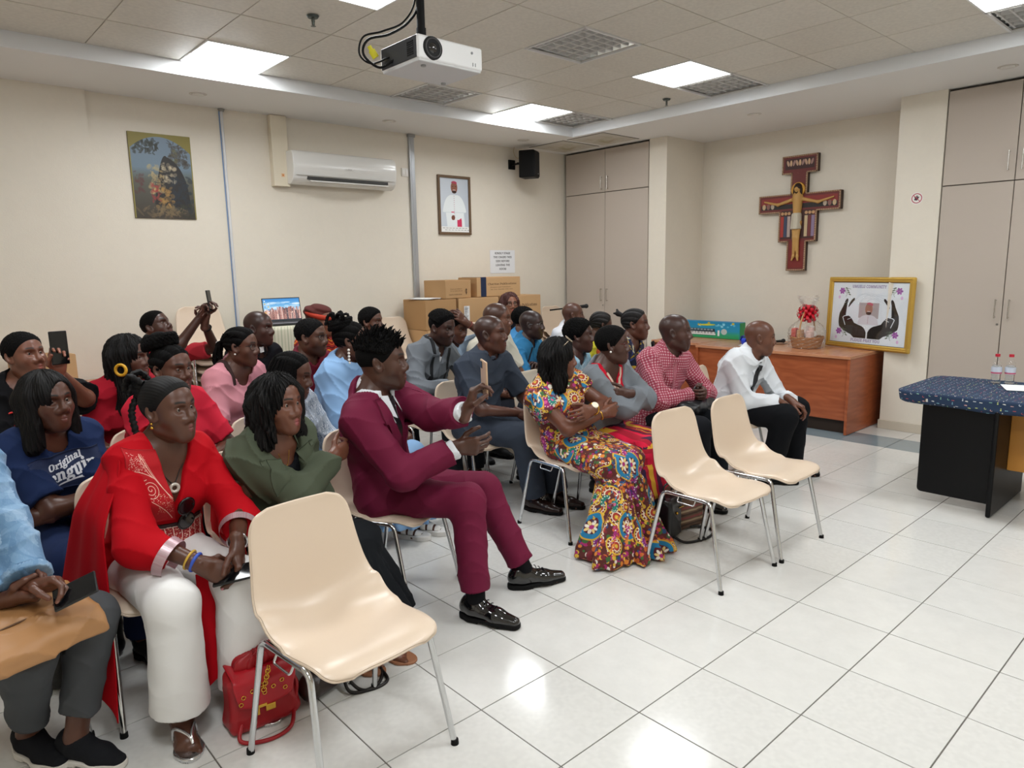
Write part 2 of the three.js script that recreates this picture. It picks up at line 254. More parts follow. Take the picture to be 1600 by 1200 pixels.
function meshSDF(f, lo, hi, h, attr) {
  const B = 4, nb = [0, 1, 2].map((i) => Math.ceil((hi[i] - lo[i]) / h / B) + 1), [nx, ny, nz] = nb.map((n) => n * B), [x0, y0, z0] = lo;
  const g = new Float32Array(nx * ny * nz), R0 = Math.sqrt(3) / 2 * (B + 2) * h * 1.25, act = new Uint8Array(nb[0] * nb[1] * nb[2]);
  for (let k = 0, q = 0; k < nb[2]; k++) for (let j = 0; j < nb[1]; j++) for (let i = 0; i < nb[0]; i++, q++) {
    const d = f(x0 + (i * B + 1.5) * h, y0 + (j * B + 1.5) * h, z0 + (k * B + 1.5) * h), on = Math.abs(d) < R0; act[q] = on ? 1 : 0;
    for (let c = 0; c < B; c++) for (let b = 0; b < B; b++) { let o = ((k * B + c) * ny + j * B + b) * nx + i * B; for (let a = 0; a < B; a++, o++) g[o] = on ? f(x0 + (i * B + a) * h, y0 + (j * B + b) * h, z0 + (k * B + c) * h) : d; }
  }
  const id = new Int32Array(nx * ny * nz).fill(-1), pos = [], sx = 1, sy = nx, sz = nx * ny, off = [0, sx, sy, sx + sy, sz, sz + sx, sz + sy, sz + sx + sy];
  const ED = [[0, 1], [2, 3], [4, 5], [6, 7], [0, 2], [1, 3], [4, 6], [5, 7], [0, 4], [1, 5], [2, 6], [3, 7]], v = new Float32Array(8);
  for (let k = 0; k < nz - 1; k++) for (let j = 0; j < ny - 1; j++) for (let i = 0; i < nx - 1; i++) {
    if (!act[((k >> 2) * nb[1] + (j >> 2)) * nb[0] + (i >> 2)]) continue;
    const o = k * sz + j * sy + i; let m = 0; for (let c = 0; c < 8; c++) { v[c] = g[o + off[c]]; if (v[c] < 0) m |= 1 << c; }
    if (m === 0 || m === 255) continue;
    let px = 0, py = 0, pz = 0, n = 0;
    for (const [a, b] of ED) { if (((m >> a) & 1) === ((m >> b) & 1)) continue; const t = v[a] / (v[a] - v[b]); px += lerp(a & 1, b & 1, t); py += lerp((a >> 1) & 1, (b >> 1) & 1, t); pz += lerp(a >> 2, b >> 2, t); n++; }
    id[o] = pos.length / 3; pos.push(x0 + (i + px / n) * h, y0 + (j + py / n) * h, z0 + (k + pz / n) * h);
  }
  const idx = [];
  const quad = (a, b, c, d, flip) => { if (a < 0 || b < 0 || c < 0 || d < 0) return; flip ? idx.push(a, c, b, b, c, d) : idx.push(a, b, c, b, d, c); };
  for (let k = 1; k < nz - 1; k++) for (let j = 1; j < ny - 1; j++) for (let i = 1; i < nx - 1; i++) {
    const o = k * sz + j * sy + i; if (id[o] < 0 && !(act[((k >> 2) * nb[1] + (j >> 2)) * nb[0] + (i >> 2)])) continue;
    const s = g[o] < 0;
    if (s !== (g[o + sx] < 0)) quad(id[o - sy - sz], id[o - sz], id[o - sy], id[o], !s);
    if (s !== (g[o + sy] < 0)) quad(id[o - sx - sz], id[o - sx], id[o - sz], id[o], !s);
    if (s !== (g[o + sz] < 0)) quad(id[o - sx - sy], id[o - sy], id[o - sx], id[o], !s);
  }
  const P = new Float32Array(pos), N = new Float32Array(P.length), e = h * 0.35, C = attr ? [] : null;
  for (let i = 0; i < P.length; i += 3) {
    let x = P[i], y = P[i + 1], z = P[i + 2];
    for (let it = 0; it < 2; it++) {
      let gx = f(x + e, y, z) - f(x - e, y, z), gy = f(x, y + e, z) - f(x, y - e, z), gz = f(x, y, z + e) - f(x, y, z - e); const l = Math.sqrt(gx * gx + gy * gy + gz * gz) || 1;
      if (it === 0) { const d = clamp(f(x, y, z) * 2 * e / l, -h * 0.6, h * 0.6); gx /= l; gy /= l; gz /= l; P[i] = x -= gx * d; P[i + 1] = y -= gy * d; P[i + 2] = z -= gz * d; N[i] = gx; N[i + 1] = gy; N[i + 2] = gz; if (d === 0) break; }
      else { N[i] = gx / l; N[i + 1] = gy / l; N[i + 2] = gz / l; }
    }
    if (C) C.push(...attr(x, y, z));
  }
  const geo = new THREE.BufferGeometry(); geo.setAttribute('position', new THREE.BufferAttribute(P, 3)); geo.setAttribute('normal', new THREE.BufferAttribute(N, 3)); geo.setIndex(idx);
  if (C) geo.userData.w = new Float32Array(C);
  return geo;
}
const unionS = (list, k) => { const n = list.length; return (x, y, z) => { let d = list[0](x, y, z); for (let i = 1; i < n; i++) d = smin(d, list[i](x, y, z), k); return d; }; };
// ---------- chairs ----------
const mChrome = M('#d4d6d8', 0.16, { metalness: 1 }), mShell = M('#dbc7b1', 0.33, { clearcoat: 0.25, clearcoatRoughness: 0.25 }), mRubber = M('#0d0d0d', 0.7, { specularIntensity: 0.4 });
const chairProto = (() => {
  const o = new THREE.Group();
  const prof = new THREE.CatmullRomCurve3([V(0, 0.805, -0.272), V(0, 0.74, -0.262), V(0, 0.62, -0.236), V(0, 0.53, -0.214), V(0, 0.475, -0.19), V(0, 0.443, -0.14), V(0, 0.432, -0.07), V(0, 0.437, 0.03), V(0, 0.446, 0.13), V(0, 0.44, 0.19), V(0, 0.42, 0.232)], false, 'catmullrom', 0.5);
  const halfW = (v) => { // half width along the profile, rounded corners at both ends
    const base = v < 0.42 ? lerp(0.178, 0.222, sstep(0, 0.42, v)) : lerp(0.222, 0.205, sstep(0.5, 1, v));
    const e0 = clamp(v / 0.13, 0, 1), e1 = clamp((1 - v) / 0.11, 0, 1);
    return base * (0.62 + 0.38 * Math.sqrt(1 - (1 - e0) ** 2)) * (0.66 + 0.34 * Math.sqrt(1 - (1 - e1) ** 2));
  };
  const f = (u, v) => {
    const p = prof.getPoint(v), t = prof.getTangent(v), s = (u - 0.5) * 2, n = V(0, t.z, -t.y); if (n.z < 0 && n.y < 0) n.negate();
    const ed = Math.abs(s) ** 4, bend = Math.exp(-(((v - 0.46) / 0.13) ** 2));
    const lift = s * s * (0.018 + 0.045 * bend) - ed * 0.012 * (v > 0.65 ? 1.6 : 0.5);      // dished seat, wings at the bend, edges rolled over
    const N = V(0, Math.abs(t.z), -t.y * Math.sign(t.z || 1)); if (N.z < 0 && v < 0.4) N.z = Math.abs(N.z);
    return [s * halfW(v), p.y + N.y * lift, p.z + N.z * lift];
  };
  const g = sheet(f, 22, 40, 0.0055); part('shell', g, mShell, o);
  const rim = []; for (let i = 0; i <= 40; i++) rim.push(f(0, i / 40)); for (let i = 1; i < 22; i++) rim.push(f(i / 22, 1)); for (let i = 40; i >= 0; i--) rim.push(f(1, i / 40)); for (let i = 21; i > 0; i--) rim.push(f(i / 22, 0));
  part('rolled_edge', tube(rim.map((p) => [p[0], p[1] - 0.003, p[2] - 0.002]), 0.0052, 240, 6, true), mShell, o);
  for (const s of [-1, 1]) {
    part('side_frame', [bent([[s * 0.246, 0.012, -0.235], [s * 0.218, 0.425, -0.15], [s * 0.214, 0.428, 0.135], [s * 0.243, 0.012, 0.225]], 0.0105, 0.035), bent([[s * 0.216, 0.424, -0.05], [s * 0.232, 0.395, -0.05], [s * 0.232, 0.395, 0.05], [s * 0.216, 0.424, 0.05]], 0.004, 0.012, 6)], mChrome, o);
    for (const [x, z] of [[0.2468, -0.2375], [0.2438, 0.2275]]) part('foot_cap', cyl(0.0125, 0.0135, 0.018, s * x, 0.009, z, 14), mRubber, o);
  }
  part('cross_bar', [bar([-0.216, 0.423, -0.11], [0.216, 0.423, -0.11], 0.008), bar([-0.214, 0.424, 0.1], [0.214, 0.424, 0.1], 0.008)], mChrome, o);
  return o;
})();
function chair(x, z, turn, label, group, y = 0) {
  const c = chairProto.clone(); c.name = numbered('chair'); scene.add(c); c.position.set(x, y, z); c.rotation.y = R(turn); c.userData = { label, category: 'chair' }; if (group) c.userData.group = group; return c;
}
chair(-0.44, -0.13, 4, 'empty cream plastic chair nearest the camera, in front of the red kaftan', 'empty front chairs');
chair(1.66, -0.11, -2, 'empty cream plastic chair beside the colourful patterned gown', 'empty front chairs');
chair(2.2, -0.1, 1, 'empty cream plastic chair in front of the white-shirted person', 'empty front chairs');
// stacks along the back wall
[['beside the raised phone', 0.62, -4.36, 8, 3], ['by the grey conduit', 2.52, -4.33, 5, -4], ['in front of the cardboard boxes', 3.2, -3.72, 4, 6], ['right of the cardboard boxes', 4.5, -4.3, 3, -8], ['by the beige cupboard', 4.92, -4.3, 5, 5]].forEach(([w, x, z, n, a]) => {
  for (let k = 0; k < n; k++) chair(x, z + k * 0.012, a, k === n - 1 ? 'cream plastic chair on top of the stack ' + w : 'cream plastic chair inside the stack ' + w, 'stacked chairs ' + w, k * 0.07);
});
// ---------- desks ----------
const woodTex = (base, dark, seed) => canvasTex(512, 512, (x, w, h) => { const n1 = lattice(12, seed), n2 = lattice(48, seed + 1), im = x.createImageData(w, h); for (let j = 0; j < h; j++) for (let i = 0; i < w; i++) { const k = 4 * (j * w + i), u = i / w, v = j / h; const q = 0.5 + 0.5 * Math.sin((v * 46 + 5 * n1(u * 0.35, v) + 1.6 * n2(u * 0.25, v)) * 2.2), g = clamp(0.25 * q + 0.45 * n2(u * 0.12, v) + 0.3 * n1(u * 0.3, v * 2), 0, 1); for (let c = 0; c < 3; c++) im.data[k + c] = lerp(base[c], dark[c], g); im.data[k + 3] = 255; } x.putImageData(im, 0, 0); }, 1);
const mCherry = M('#ffffff', 0.32, { map: woodTex([178, 98, 60], [142, 70, 38], 31) }), mCherryTop = M('#ffffff', 0.26, { map: woodTex([204, 148, 112], [178, 116, 82], 41) }), mPlinth = M('#3a2a20', 0.6);
function desk(label, x0, x1, z0, z1, h, front) { // front: -1 faces -x, 1 faces +z
  const d = thing('desk', label, 'desk', [(x0 + x1) / 2, 0, (z0 + z1) / 2]), w = (x1 - x0) / 2, l = (z1 - z0) / 2;
  part('desk_top', boxUV(rspan(-w, w, h - 0.028, h, -l, l, 0.004)), mCherryTop, d);
  if (front < 0) {
    for (const s of [-1, 1]) part('side_panel', boxUV(rspan(-w + 0.005, w - 0.01, 0.004, h - 0.028, s > 0 ? l - 0.03 : -l + 0.005, s > 0 ? l - 0.005 : -l + 0.03, 0.003)), mCherry, d);
    part('front_panel', boxUV(rspan(-w + 0.03, -w + 0.05, 0.13, h - 0.028, -l + 0.03, l - 0.03, 0.002)), mCherry, d);
    part('kick_panel', span(-w + 0.1, -w + 0.115, 0.002, 0.13, -l + 0.03, l - 0.03), mPlinth, d);
  } else {
    for (const s of [-1, 1]) part('side_panel', boxUV(rspan(s > 0 ? w - 0.03 : -w + 0.005, s > 0 ? w - 0.005 : -w + 0.03, 0.004, h - 0.028, -l + 0.01, l - 0.01, 0.003)), mCherry, d);
    const n = Math.round((x1 - x0) / 0.45); for (let i = 0; i < n; i++) { const a = lerp(-w + 0.03, w - 0.03, i / n), b = lerp(-w + 0.03, w - 0.03, (i + 1) / n), q = part('door', boxUV(rspan(a + 0.002, b - 0.002, 0.08, h - 0.03, l - 0.03, l - 0.012, 0.003)), mCherry, d); part('knob', new THREE.SphereGeometry(0.012, 12, 8).translate(i % 2 ? a + 0.04 : b - 0.04, h - 0.14, l - 0.002), M('#b9b4ac', 0.3, { metalness: 0.8 }), q); }
    part('plinth', span(-w + 0.03, w - 0.03, 0.002, 0.08, l - 0.06, l - 0.045), mPlinth, d);
  }
  return d;
}
desk('orange-brown wooden desk under the crucifix carrying the gift hamper', 4.98, 5.88, -2.42, -0.8, 0.73, -1);
desk('orange-brown wooden desk near the cream column carrying the toy keyboard box', 5.12, 5.9, -3.1, -2.44, 0.73, -1);
desk('low orange-brown wooden cabinet along the back wall, half hidden by people', -1.9, -0.06, -4.62, -4.2, 0.75, 1);
// ---------- cardboard boxes ----------
const kraft = lattice(60, 51);
function carton(label, [w, h, d], [x, y, z], turn = 0, print = 0, hue = 0) {
  const c = thing('cardboard_box', label, 'box', [x, y, z], R(turn), 'cardboard boxes');
  const base = ['#bb9468', '#c49d70', '#b38b5e'][hue % 3];
  const tex = canvasTex(512, 256, (q, W, H) => {
    q.fillStyle = base; q.fillRect(0, 0, W, H); const r = rng(60 + hue); for (let i = 0; i < 900; i++) { q.fillStyle = `rgba(${r() > 0.5 ? '255,230,190' : '60,35,10'},0.03)`; q.fillRect(r() * W, r() * H, 30 * r(), 1.5); }
    q.fillStyle = 'rgba(60,38,20,0.85)';
    if (print === 1) { q.font = 'bold 40px serif'; q.fillText('Charitas Publications', 120, 100, 350); q.font = '22px serif'; q.fillText('Printers and Publishers', 150, 140, 280); q.fillText('Tel  Fax  Handle with care', 150, 172, 300); q.lineWidth = 7; q.strokeStyle = 'rgba(60,38,20,0.8)'; q.beginPath(); q.arc(70, 130, 26, 0.6, 5.6); q.stroke(); q.fillRect(60, 110, 20, 40); }
    if (print === 2) { q.font = '24px serif'; q.fillText('Printers and Publishers', 90, 130, 240); q.fillText('Tel  Fax  Handle with care', 90, 160, 250); q.font = 'bold 26px serif'; q.fillText('Charitas Publications', 60, 215, 270); q.lineWidth = 7; q.strokeStyle = 'rgba(60,38,20,0.8)'; q.beginPath(); q.arc(420, 160, 24, 0.6, 5.6); q.stroke(); q.fillRect(410, 120, 20, 90); }
  });
  const plain = M(base, 0.85), mPrint = new THREE.MeshStandardMaterial({ map: tex, roughness: 0.85 });
  const body = part('carton', rb(w, h, d, 0.004, 0, h / 2, 0), plain, c);
  if (print) part('printed_face', plane(w * 0.97, h * 0.94, 0, h / 2, d / 2 + 0.0012), mPrint, c, 'dark printed lettering');
  for (const s of [-1, 1]) part('flap', rb(w - 0.006, 0.004, d / 2 - 0.003, 0.0015, 0, h + 0.002, s * d / 4), plain, c);
  return c;
}
{
  const H = 0.315, L = (k, w) => k === 3 ? w : null;
  const names = ['left', 'middle', 'right'];
  [[2.97, 0.4, 'below the loose white papers', 2], [3.48, 0.56, 'with a white label in the middle column', 1], [4.1, 0.62, 'behind the person in dark glasses', 1]].forEach(([x, w, what, hue], c) => {
    for (let k = 0; k < 4; k++) carton(k === 3 ? 'brown cardboard box ' + what + ', top of its column' : 'brown cardboard box lower in the ' + names[c] + ' column, ' + ['on the floor', 'second from the floor', 'third from the floor'][k], [w, H - 0.006, 0.42], [x, k * H, -4.42 + 0.01 * c], (k * 7 + c * 5) % 5 - 2, c === 0 ? 0 : c === 1 ? 0 : 1, hue + k);
  });
  const y = 4 * H + 0.002;
  carton('small brown cardboard box on the stack, left of the taped one', [0.38, 0.19, 0.34], [3.2, y, -4.4], 6, 2, 0);
  const tb = carton('brown cardboard box with dark blue tape, topmost below the paper notice', [0.62, 0.21, 0.36], [3.8, y, -4.4], -3, 1, 1);
  part('tape', [rb(0.075, 0.006, 0.365, 0.002, -0.22, 0.213, 0), rb(0.075, 0.212, 0.004, 0.0015, -0.22, 0.107, 0.182)], M('#1c2b4a', 0.35), tb, 'dark blue packing tape');
  const paper = thing('paper_stack', 'loose white papers on the left cardboard column', 'papers', [2.86, y + 0.003, -4.38], 0.2);
  for (let i = 0; i < 4; i++) part('sheet', rb(0.21, 0.002, 0.297, 0.0006, 0.01 * i, 0.0015 + i * 0.0025, 0.006 * i).rotateY(0.12 * i), M('#f2f1ee', 0.8), paper);
  const lb = thing('shipping_label', 'white barcode label on the middle cardboard box', 'label', [3.3, 3 * H + 0.15, -4.41 + 0.2135]);
  const bt = canvasTex(128, 256, (q) => { q.fillStyle = '#e9e9ea'; q.fillRect(0, 0, 128, 256); q.fillStyle = '#555'; const r = rng(8); for (let i = 0; i < 26; i++) q.fillRect(14, 12 + i * 9, 40 + r() * 60, r() > 0.5 ? 3 : 5); });
  part('label_sheet', plane(0.075, 0.16, 0, 0, 0), new THREE.MeshStandardMaterial({ map: bt, roughness: 0.7 }), lb);
}
carton('plain brown cardboard box on the low cabinet behind the raised black phone', [0.36, 0.24, 0.3], [-0.58, 0.752, -4.42], 8, 0, 1);
// ---------- back wall: air conditioner, trunking, pictures, notice, loudspeaker ----------
{
  const ac = thing('air_conditioner', 'white wall-mounted split air conditioner between trunking and conduit', 'air conditioner', [2.11, 2.39, WALL_Z]);
  const mAC = M('#e6e5e1', 0.22, { clearcoat: 0.4, clearcoatRoughness: 0.15 }), mSlot = M('#3b3a38', 0.6);
  const s = new THREE.Shape(); s.moveTo(0, 0.02); s.lineTo(0.1, 0.0); s.quadraticCurveTo(0.15, 0.005, 0.185, 0.05); s.quadraticCurveTo(0.215, 0.13, 0.205, 0.2); s.quadraticCurveTo(0.2, 0.285, 0.165, 0.29); s.lineTo(0, 0.29); s.closePath();
  const shell = new THREE.ExtrudeGeometry(s, { depth: 1.09, bevelEnabled: true, bevelSize: 0.006, bevelThickness: 0.012, bevelSegments: 3, curveSegments: 10 }).rotateY(-Math.PI / 2).translate(0.545, 0, 0);
  part('housing', shell, mAC, ac);
  part('air_outlet', rspan(-0.42, 0.46, 0.028, 0.062, 0.165, 0.2, 0.003).rotateX(-0.05), mSlot, ac, 'dark outlet slot');
  part('louvre_flap', rspan(-0.4, 0.45, 0.018, 0.03, 0.15, 0.218, 0.003), mAC, ac);
  part('front_seam', span(-0.53, 0.53, 0.072, 0.075, 0.2, 0.213), M('#b9b7b2', 0.5), ac);
  const lt = canvasTex(128, 32, (q) => { q.fillStyle = '#e6e5e1'; q.fillRect(0, 0, 128, 32); q.fillStyle = '#77777a'; q.font = 'bold 22px sans-serif'; q.fillText('Hisense', 18, 24); });
  part('badge', plane(0.07, 0.016, 0.02, 0.155, 0.2235), new THREE.MeshStandardMaterial({ map: lt, roughness: 0.4 }), ac, 'small grey maker badge');
  const tr = thing('pipe_trunking', 'cream box trunking running from soffit to the air conditioner', 'trunking', [1.5, 2.365, WALL_Z]);
  part('casing', rb(0.155, 0.632, 0.07, 0.004, 0, 0.316, 0.036), M('#e6dcc6', 0.45), tr); part('switch_plate', rb(0.032, 0.032, 0.004, 0.002, 0.01, 0.1, 0.072), M('#e8c39a', 0.5), tr); part('switch_button', rb(0.014, 0.014, 0.005, 0.002, 0.01, 0.1, 0.0745), M('#d9853f', 0.4), tr);
  const cd = thing('conduit', 'grey metal cable conduit running down the back wall by the portrait', 'conduit', [2.99, 0.09, WALL_Z]);
  part('channel', [rb(0.064, 2.9, 0.03, 0.004, 0, 1.45, 0.0155), rb(0.03, 2.9, 0.006, 0.002, 0, 1.45, 0.032)], M('#b9bcc0', 0.35, { metalness: 0.55 }), cd); part('end_collar', rb(0.085, 0.03, 0.04, 0.004, 0, 2.89, 0.021), M('#a6a8aa', 0.4, { metalness: 0.5 }), cd);
  const pp = thing('cable_pipe', 'thin white cable pipe on the back wall right of the painting', 'pipe', [1.005, 0.1, WALL_Z]);
  part('pipe', [bar([0, 0, 0.014], [0, 2.89, 0.014], 0.0125, 14)], M('#d9dadc', 0.35), pp); part('cable', bar([-0.016, 0, 0.006], [-0.016, 2.88, 0.006], 0.005, 8), M('#7f9bc4', 0.5), pp, 'blue cable'); part('ceiling_cup', cyl(0.03, 0.022, 0.02, 0, 2.885, 0.018), M('#8f8d88', 0.5), pp);
  const so = thing('wall_socket', 'small white double socket plate beside the grey conduit', 'socket', [2.905, 2.6, WALL_Z]); part('plate', rb(0.085, 0.085, 0.012, 0.004, 0, 0, 0.006), M('#e9e6df', 0.4), so); for (const s2 of [-1, 1]) part('rocker', rb(0.03, 0.05, 0.006, 0.002, s2 * 0.019, 0, 0.013), M('#f3f1ec', 0.35), so);
  // unframed print: a generic stand-in in the colours of the photographed one
  const art = canvasTex(512, 720, (q, w, h) => {
    q.fillStyle = '#8d8240'; q.fillRect(0, 0, w, h); q.save(); q.beginPath(); q.moveTo(10, h); q.lineTo(10, 130); q.quadraticCurveTo(w / 2, -90, w - 10, 150); q.lineTo(w - 10, h); q.closePath(); q.clip();
    const g = q.createLinearGradient(0, 0, 0, h); g.addColorStop(0, '#7d8fa3'); g.addColorStop(0.4, '#6f8494'); g.addColorStop(0.55, '#57584d'); g.addColorStop(1, '#3a3128'); q.fillStyle = g; q.fillRect(0, 0, w, h);
    const r = rng(17), blob = (c, n, x, y, sx, sy, a) => { for (let i = 0; i < n; i++) { q.fillStyle = c; q.globalAlpha = a; q.beginPath(); q.ellipse(x + (r() - 0.5) * sx, y + (r() - 0.5) * sy, 4 + r() * sx * 0.14, 4 + r() * sy * 0.12, r() * 3, 0, 7); q.fill(); } q.globalAlpha = 1; };
    blob('#23261f', 60, 130, 120, 210, 120, 0.5); blob('#3a3026', 70, 400, 140, 140, 260, 0.4); blob('#6d6a3e', 20, 360, 200, 60, 170, 0.4);
    q.fillStyle = '#23201e'; q.beginPath(); q.moveTo(170, 600); q.quadraticCurveTo(250, 120, 300, 190); q.quadraticCurveTo(470, 260, 470, 640); q.closePath(); q.fill();
    blob('#1f2933', 70, 400, 500, 170, 290, 0.5); blob('#c9ab72', 50, 200, 380, 120, 240, 0.35); blob('#d8c6a4', 40, 310, 330, 110, 170, 0.35); blob('#b58a45', 50, 255, 540, 140, 170, 0.4); blob('#9c3030', 30, 190, 500, 70, 170, 0.45); blob('#5a2c2c', 30, 60, 420, 70, 190, 0.4); blob('#7d6a48', 60, 220, 660, 380, 70, 0.4); blob('#2d2f22', 40, 440, 650, 150, 110, 0.5);
    q.restore();
  });
  const pa = thing('painting', 'unframed arched-top figure painting in gold, blue and brown on the back wall', 'painting', [0.475, 2.385, WALL_Z]);
  part('backing_board', rb(0.49, 0.69, 0.012, 0.003, 0, 0, 0.0065), M('#5c5138', 0.7), pa); part('print', plane(0.488, 0.688, 0, 0, 0.0132), new THREE.MeshStandardMaterial({ map: art, roughness: 0.5 }), pa);
  // framed portrait
  const por = canvasTex(384, 560, (q, w, h) => {
    const g = q.createLinearGradient(0, 0, w, 0); g.addColorStop(0, '#d5dde6'); g.addColorStop(1, '#c4ccd6'); q.fillStyle = g; q.fillRect(0, 0, w, h);
    q.fillStyle = '#edf3f5'; q.beginPath(); q.moveTo(150, 172); q.quadraticCurveTo(60, 190, 35, 350); q.lineTo(75, 360); q.lineTo(90, 500); q.lineTo(330, 500); q.lineTo(318, 360); q.lineTo(352, 345); q.quadraticCurveTo(320, 190, 238, 172); q.closePath(); q.fill();
    q.fillStyle = '#c5d0d8'; q.fillRect(60, 352, 280, 3); q.fillStyle = '#d63a62'; q.fillRect(225, 430, 62, 72); q.fillRect(148, 346, 40, 10); q.beginPath(); q.moveTo(225, 445); q.lineTo(280, 410); q.lineTo(287, 440); q.fill();
    q.fillStyle = '#94604e'; q.beginPath(); q.ellipse(194, 95, 44, 62, 0, 0, 7); q.fill(); q.fillStyle = '#b94562'; q.beginPath(); q.ellipse(194, 48, 38, 18, 0, Math.PI, 7); q.fill(); q.fillStyle = '#3b2720'; q.beginPath(); q.ellipse(194, 142, 30, 14, 0, 0, 7); q.fill(); q.fillStyle = '#f0e0da'; q.fillRect(176, 118, 36, 7); q.fillStyle = '#2c1c18'; q.fillRect(168, 82, 16, 5); q.fillRect(206, 82, 16, 5);
    q.fillStyle = '#a33b58'; for (let i = 0; i < 12; i++) { q.beginPath(); q.arc(190, 185 + i * 22, 3.4, 0, 7); q.fill(); }
    q.fillStyle = '#7c4b3c'; q.beginPath(); q.ellipse(172, 408, 24, 26, 0.3, 0, 7); q.fill();
    q.fillStyle = '#f7f7f5'; q.fillRect(0, 502, w, 58); q.fillStyle = '#6a6a70'; for (let i = 0; i < 2; i++) for (let k = 0; k < 40; k++) q.fillRect(20 + k * 8.6 + i * 30, 514 + i * 20, k % 5 ? 6 : 0, 6);
  });
  const pf = thing('framed_portrait', 'brown-framed photo portrait of a cleric in white robes on the back wall', 'picture', [3.553, 2.285, WALL_Z]);
  const mFrame = M('#6b543e', 0.4); const fr = (w, h, t, d, y = 0) => [rb(w, t, d, 0.004, 0, h / 2 - t / 2, d / 2 + y), rb(w, t, d, 0.004, 0, -h / 2 + t / 2, d / 2 + y), rb(t, h - 2 * t, d, 0.004, w / 2 - t / 2, 0, d / 2 + y), rb(t, h - 2 * t, d, 0.004, -w / 2 + t / 2, 0, d / 2 + y)];
  part('frame', fr(0.46, 0.65, 0.028, 0.026), mFrame, pf); part('photo', plane(0.406, 0.596, 0, 0, 0.01), new THREE.MeshStandardMaterial({ map: por, roughness: 0.35 }), pf); part('back_board', rb(0.42, 0.61, 0.008, 0.002, 0, 0, 0.005), M('#6a6258', 0.8), pf);
  const nt = canvasTex(512, 360, (q, w, h) => { q.fillStyle = '#e9ebee'; q.fillRect(0, 0, w, h); q.fillStyle = '#3a3a40'; q.font = 'bold 47px sans-serif'; q.textAlign = 'center'; ['KINDLY STAGE', 'THE CHAIRS THIS', 'SIDE BEFORE', 'LEAVING THE', 'ROOM'].forEach((t, i) => q.fillText(t, w / 2, 62 + i * 62, 470)); });
  const no = thing('paper_notice', 'white paper notice with black capitals taped above the boxes', 'sign', [4.27, 1.65, WALL_Z]);
  part('sheet', rb(0.4, 0.275, 0.002, 0.0006, 0, 0, 0.0025), M('#e9ebee', 0.7), no); part('lettering', plane(0.396, 0.272, 0, 0, 0.0042), new THREE.MeshStandardMaterial({ map: nt, roughness: 0.7 }), no);
  // loudspeaker on wall bracket
  const sp = thing('wall_speaker', 'black loudspeaker on a wall bracket at the back corner', 'speaker', [4.5, 2.78, -4.45], R(28)), mB = M('#0a0b0c', 0.5, { specularIntensity: 0.4 });
  part('cabinet', rb(0.2, 0.31, 0.19, 0.012), mB, sp); part('grille', rb(0.176, 0.28, 0.012, 0.005, 0, 0, 0.098), M('#0d0d0f', 0.8), sp); part('badge', cyl(0.006, 0.006, 0.004, 0, 0, 0, 10).rotateX(Math.PI / 2).translate(0.03, -0.11, 0.105), M('#c9c9c9', 0.3, { metalness: 0.8 }), sp);
  const br = part('bracket', [bar([0, 0.02, -0.08], [0, 0.02, -0.15], 0.014)], mB, sp); br.rotation.y = 0;
  const bp = solo('speaker_wall_plate', [rb(0.1, 0.11, 0.02, 0.004, 4.44, 2.8, WALL_Z + 0.011), bar([4.44, 2.8, WALL_Z + 0.02], [4.45, 2.8, -4.56], 0.012)], mB, 'black square bracket plate fixing the loudspeaker to the wall', 'bracket');
  solo('speaker_cable', tube([[4.46, 3.0, -4.66], [4.455, 2.95, -4.67], [4.47, 2.88, -4.64], [4.46, 2.86, -4.55]], 0.004, 24, 6), M('#c9b58e', 0.6), 'thin cable dropping from the soffit to the wall loudspeaker', 'cable');
}
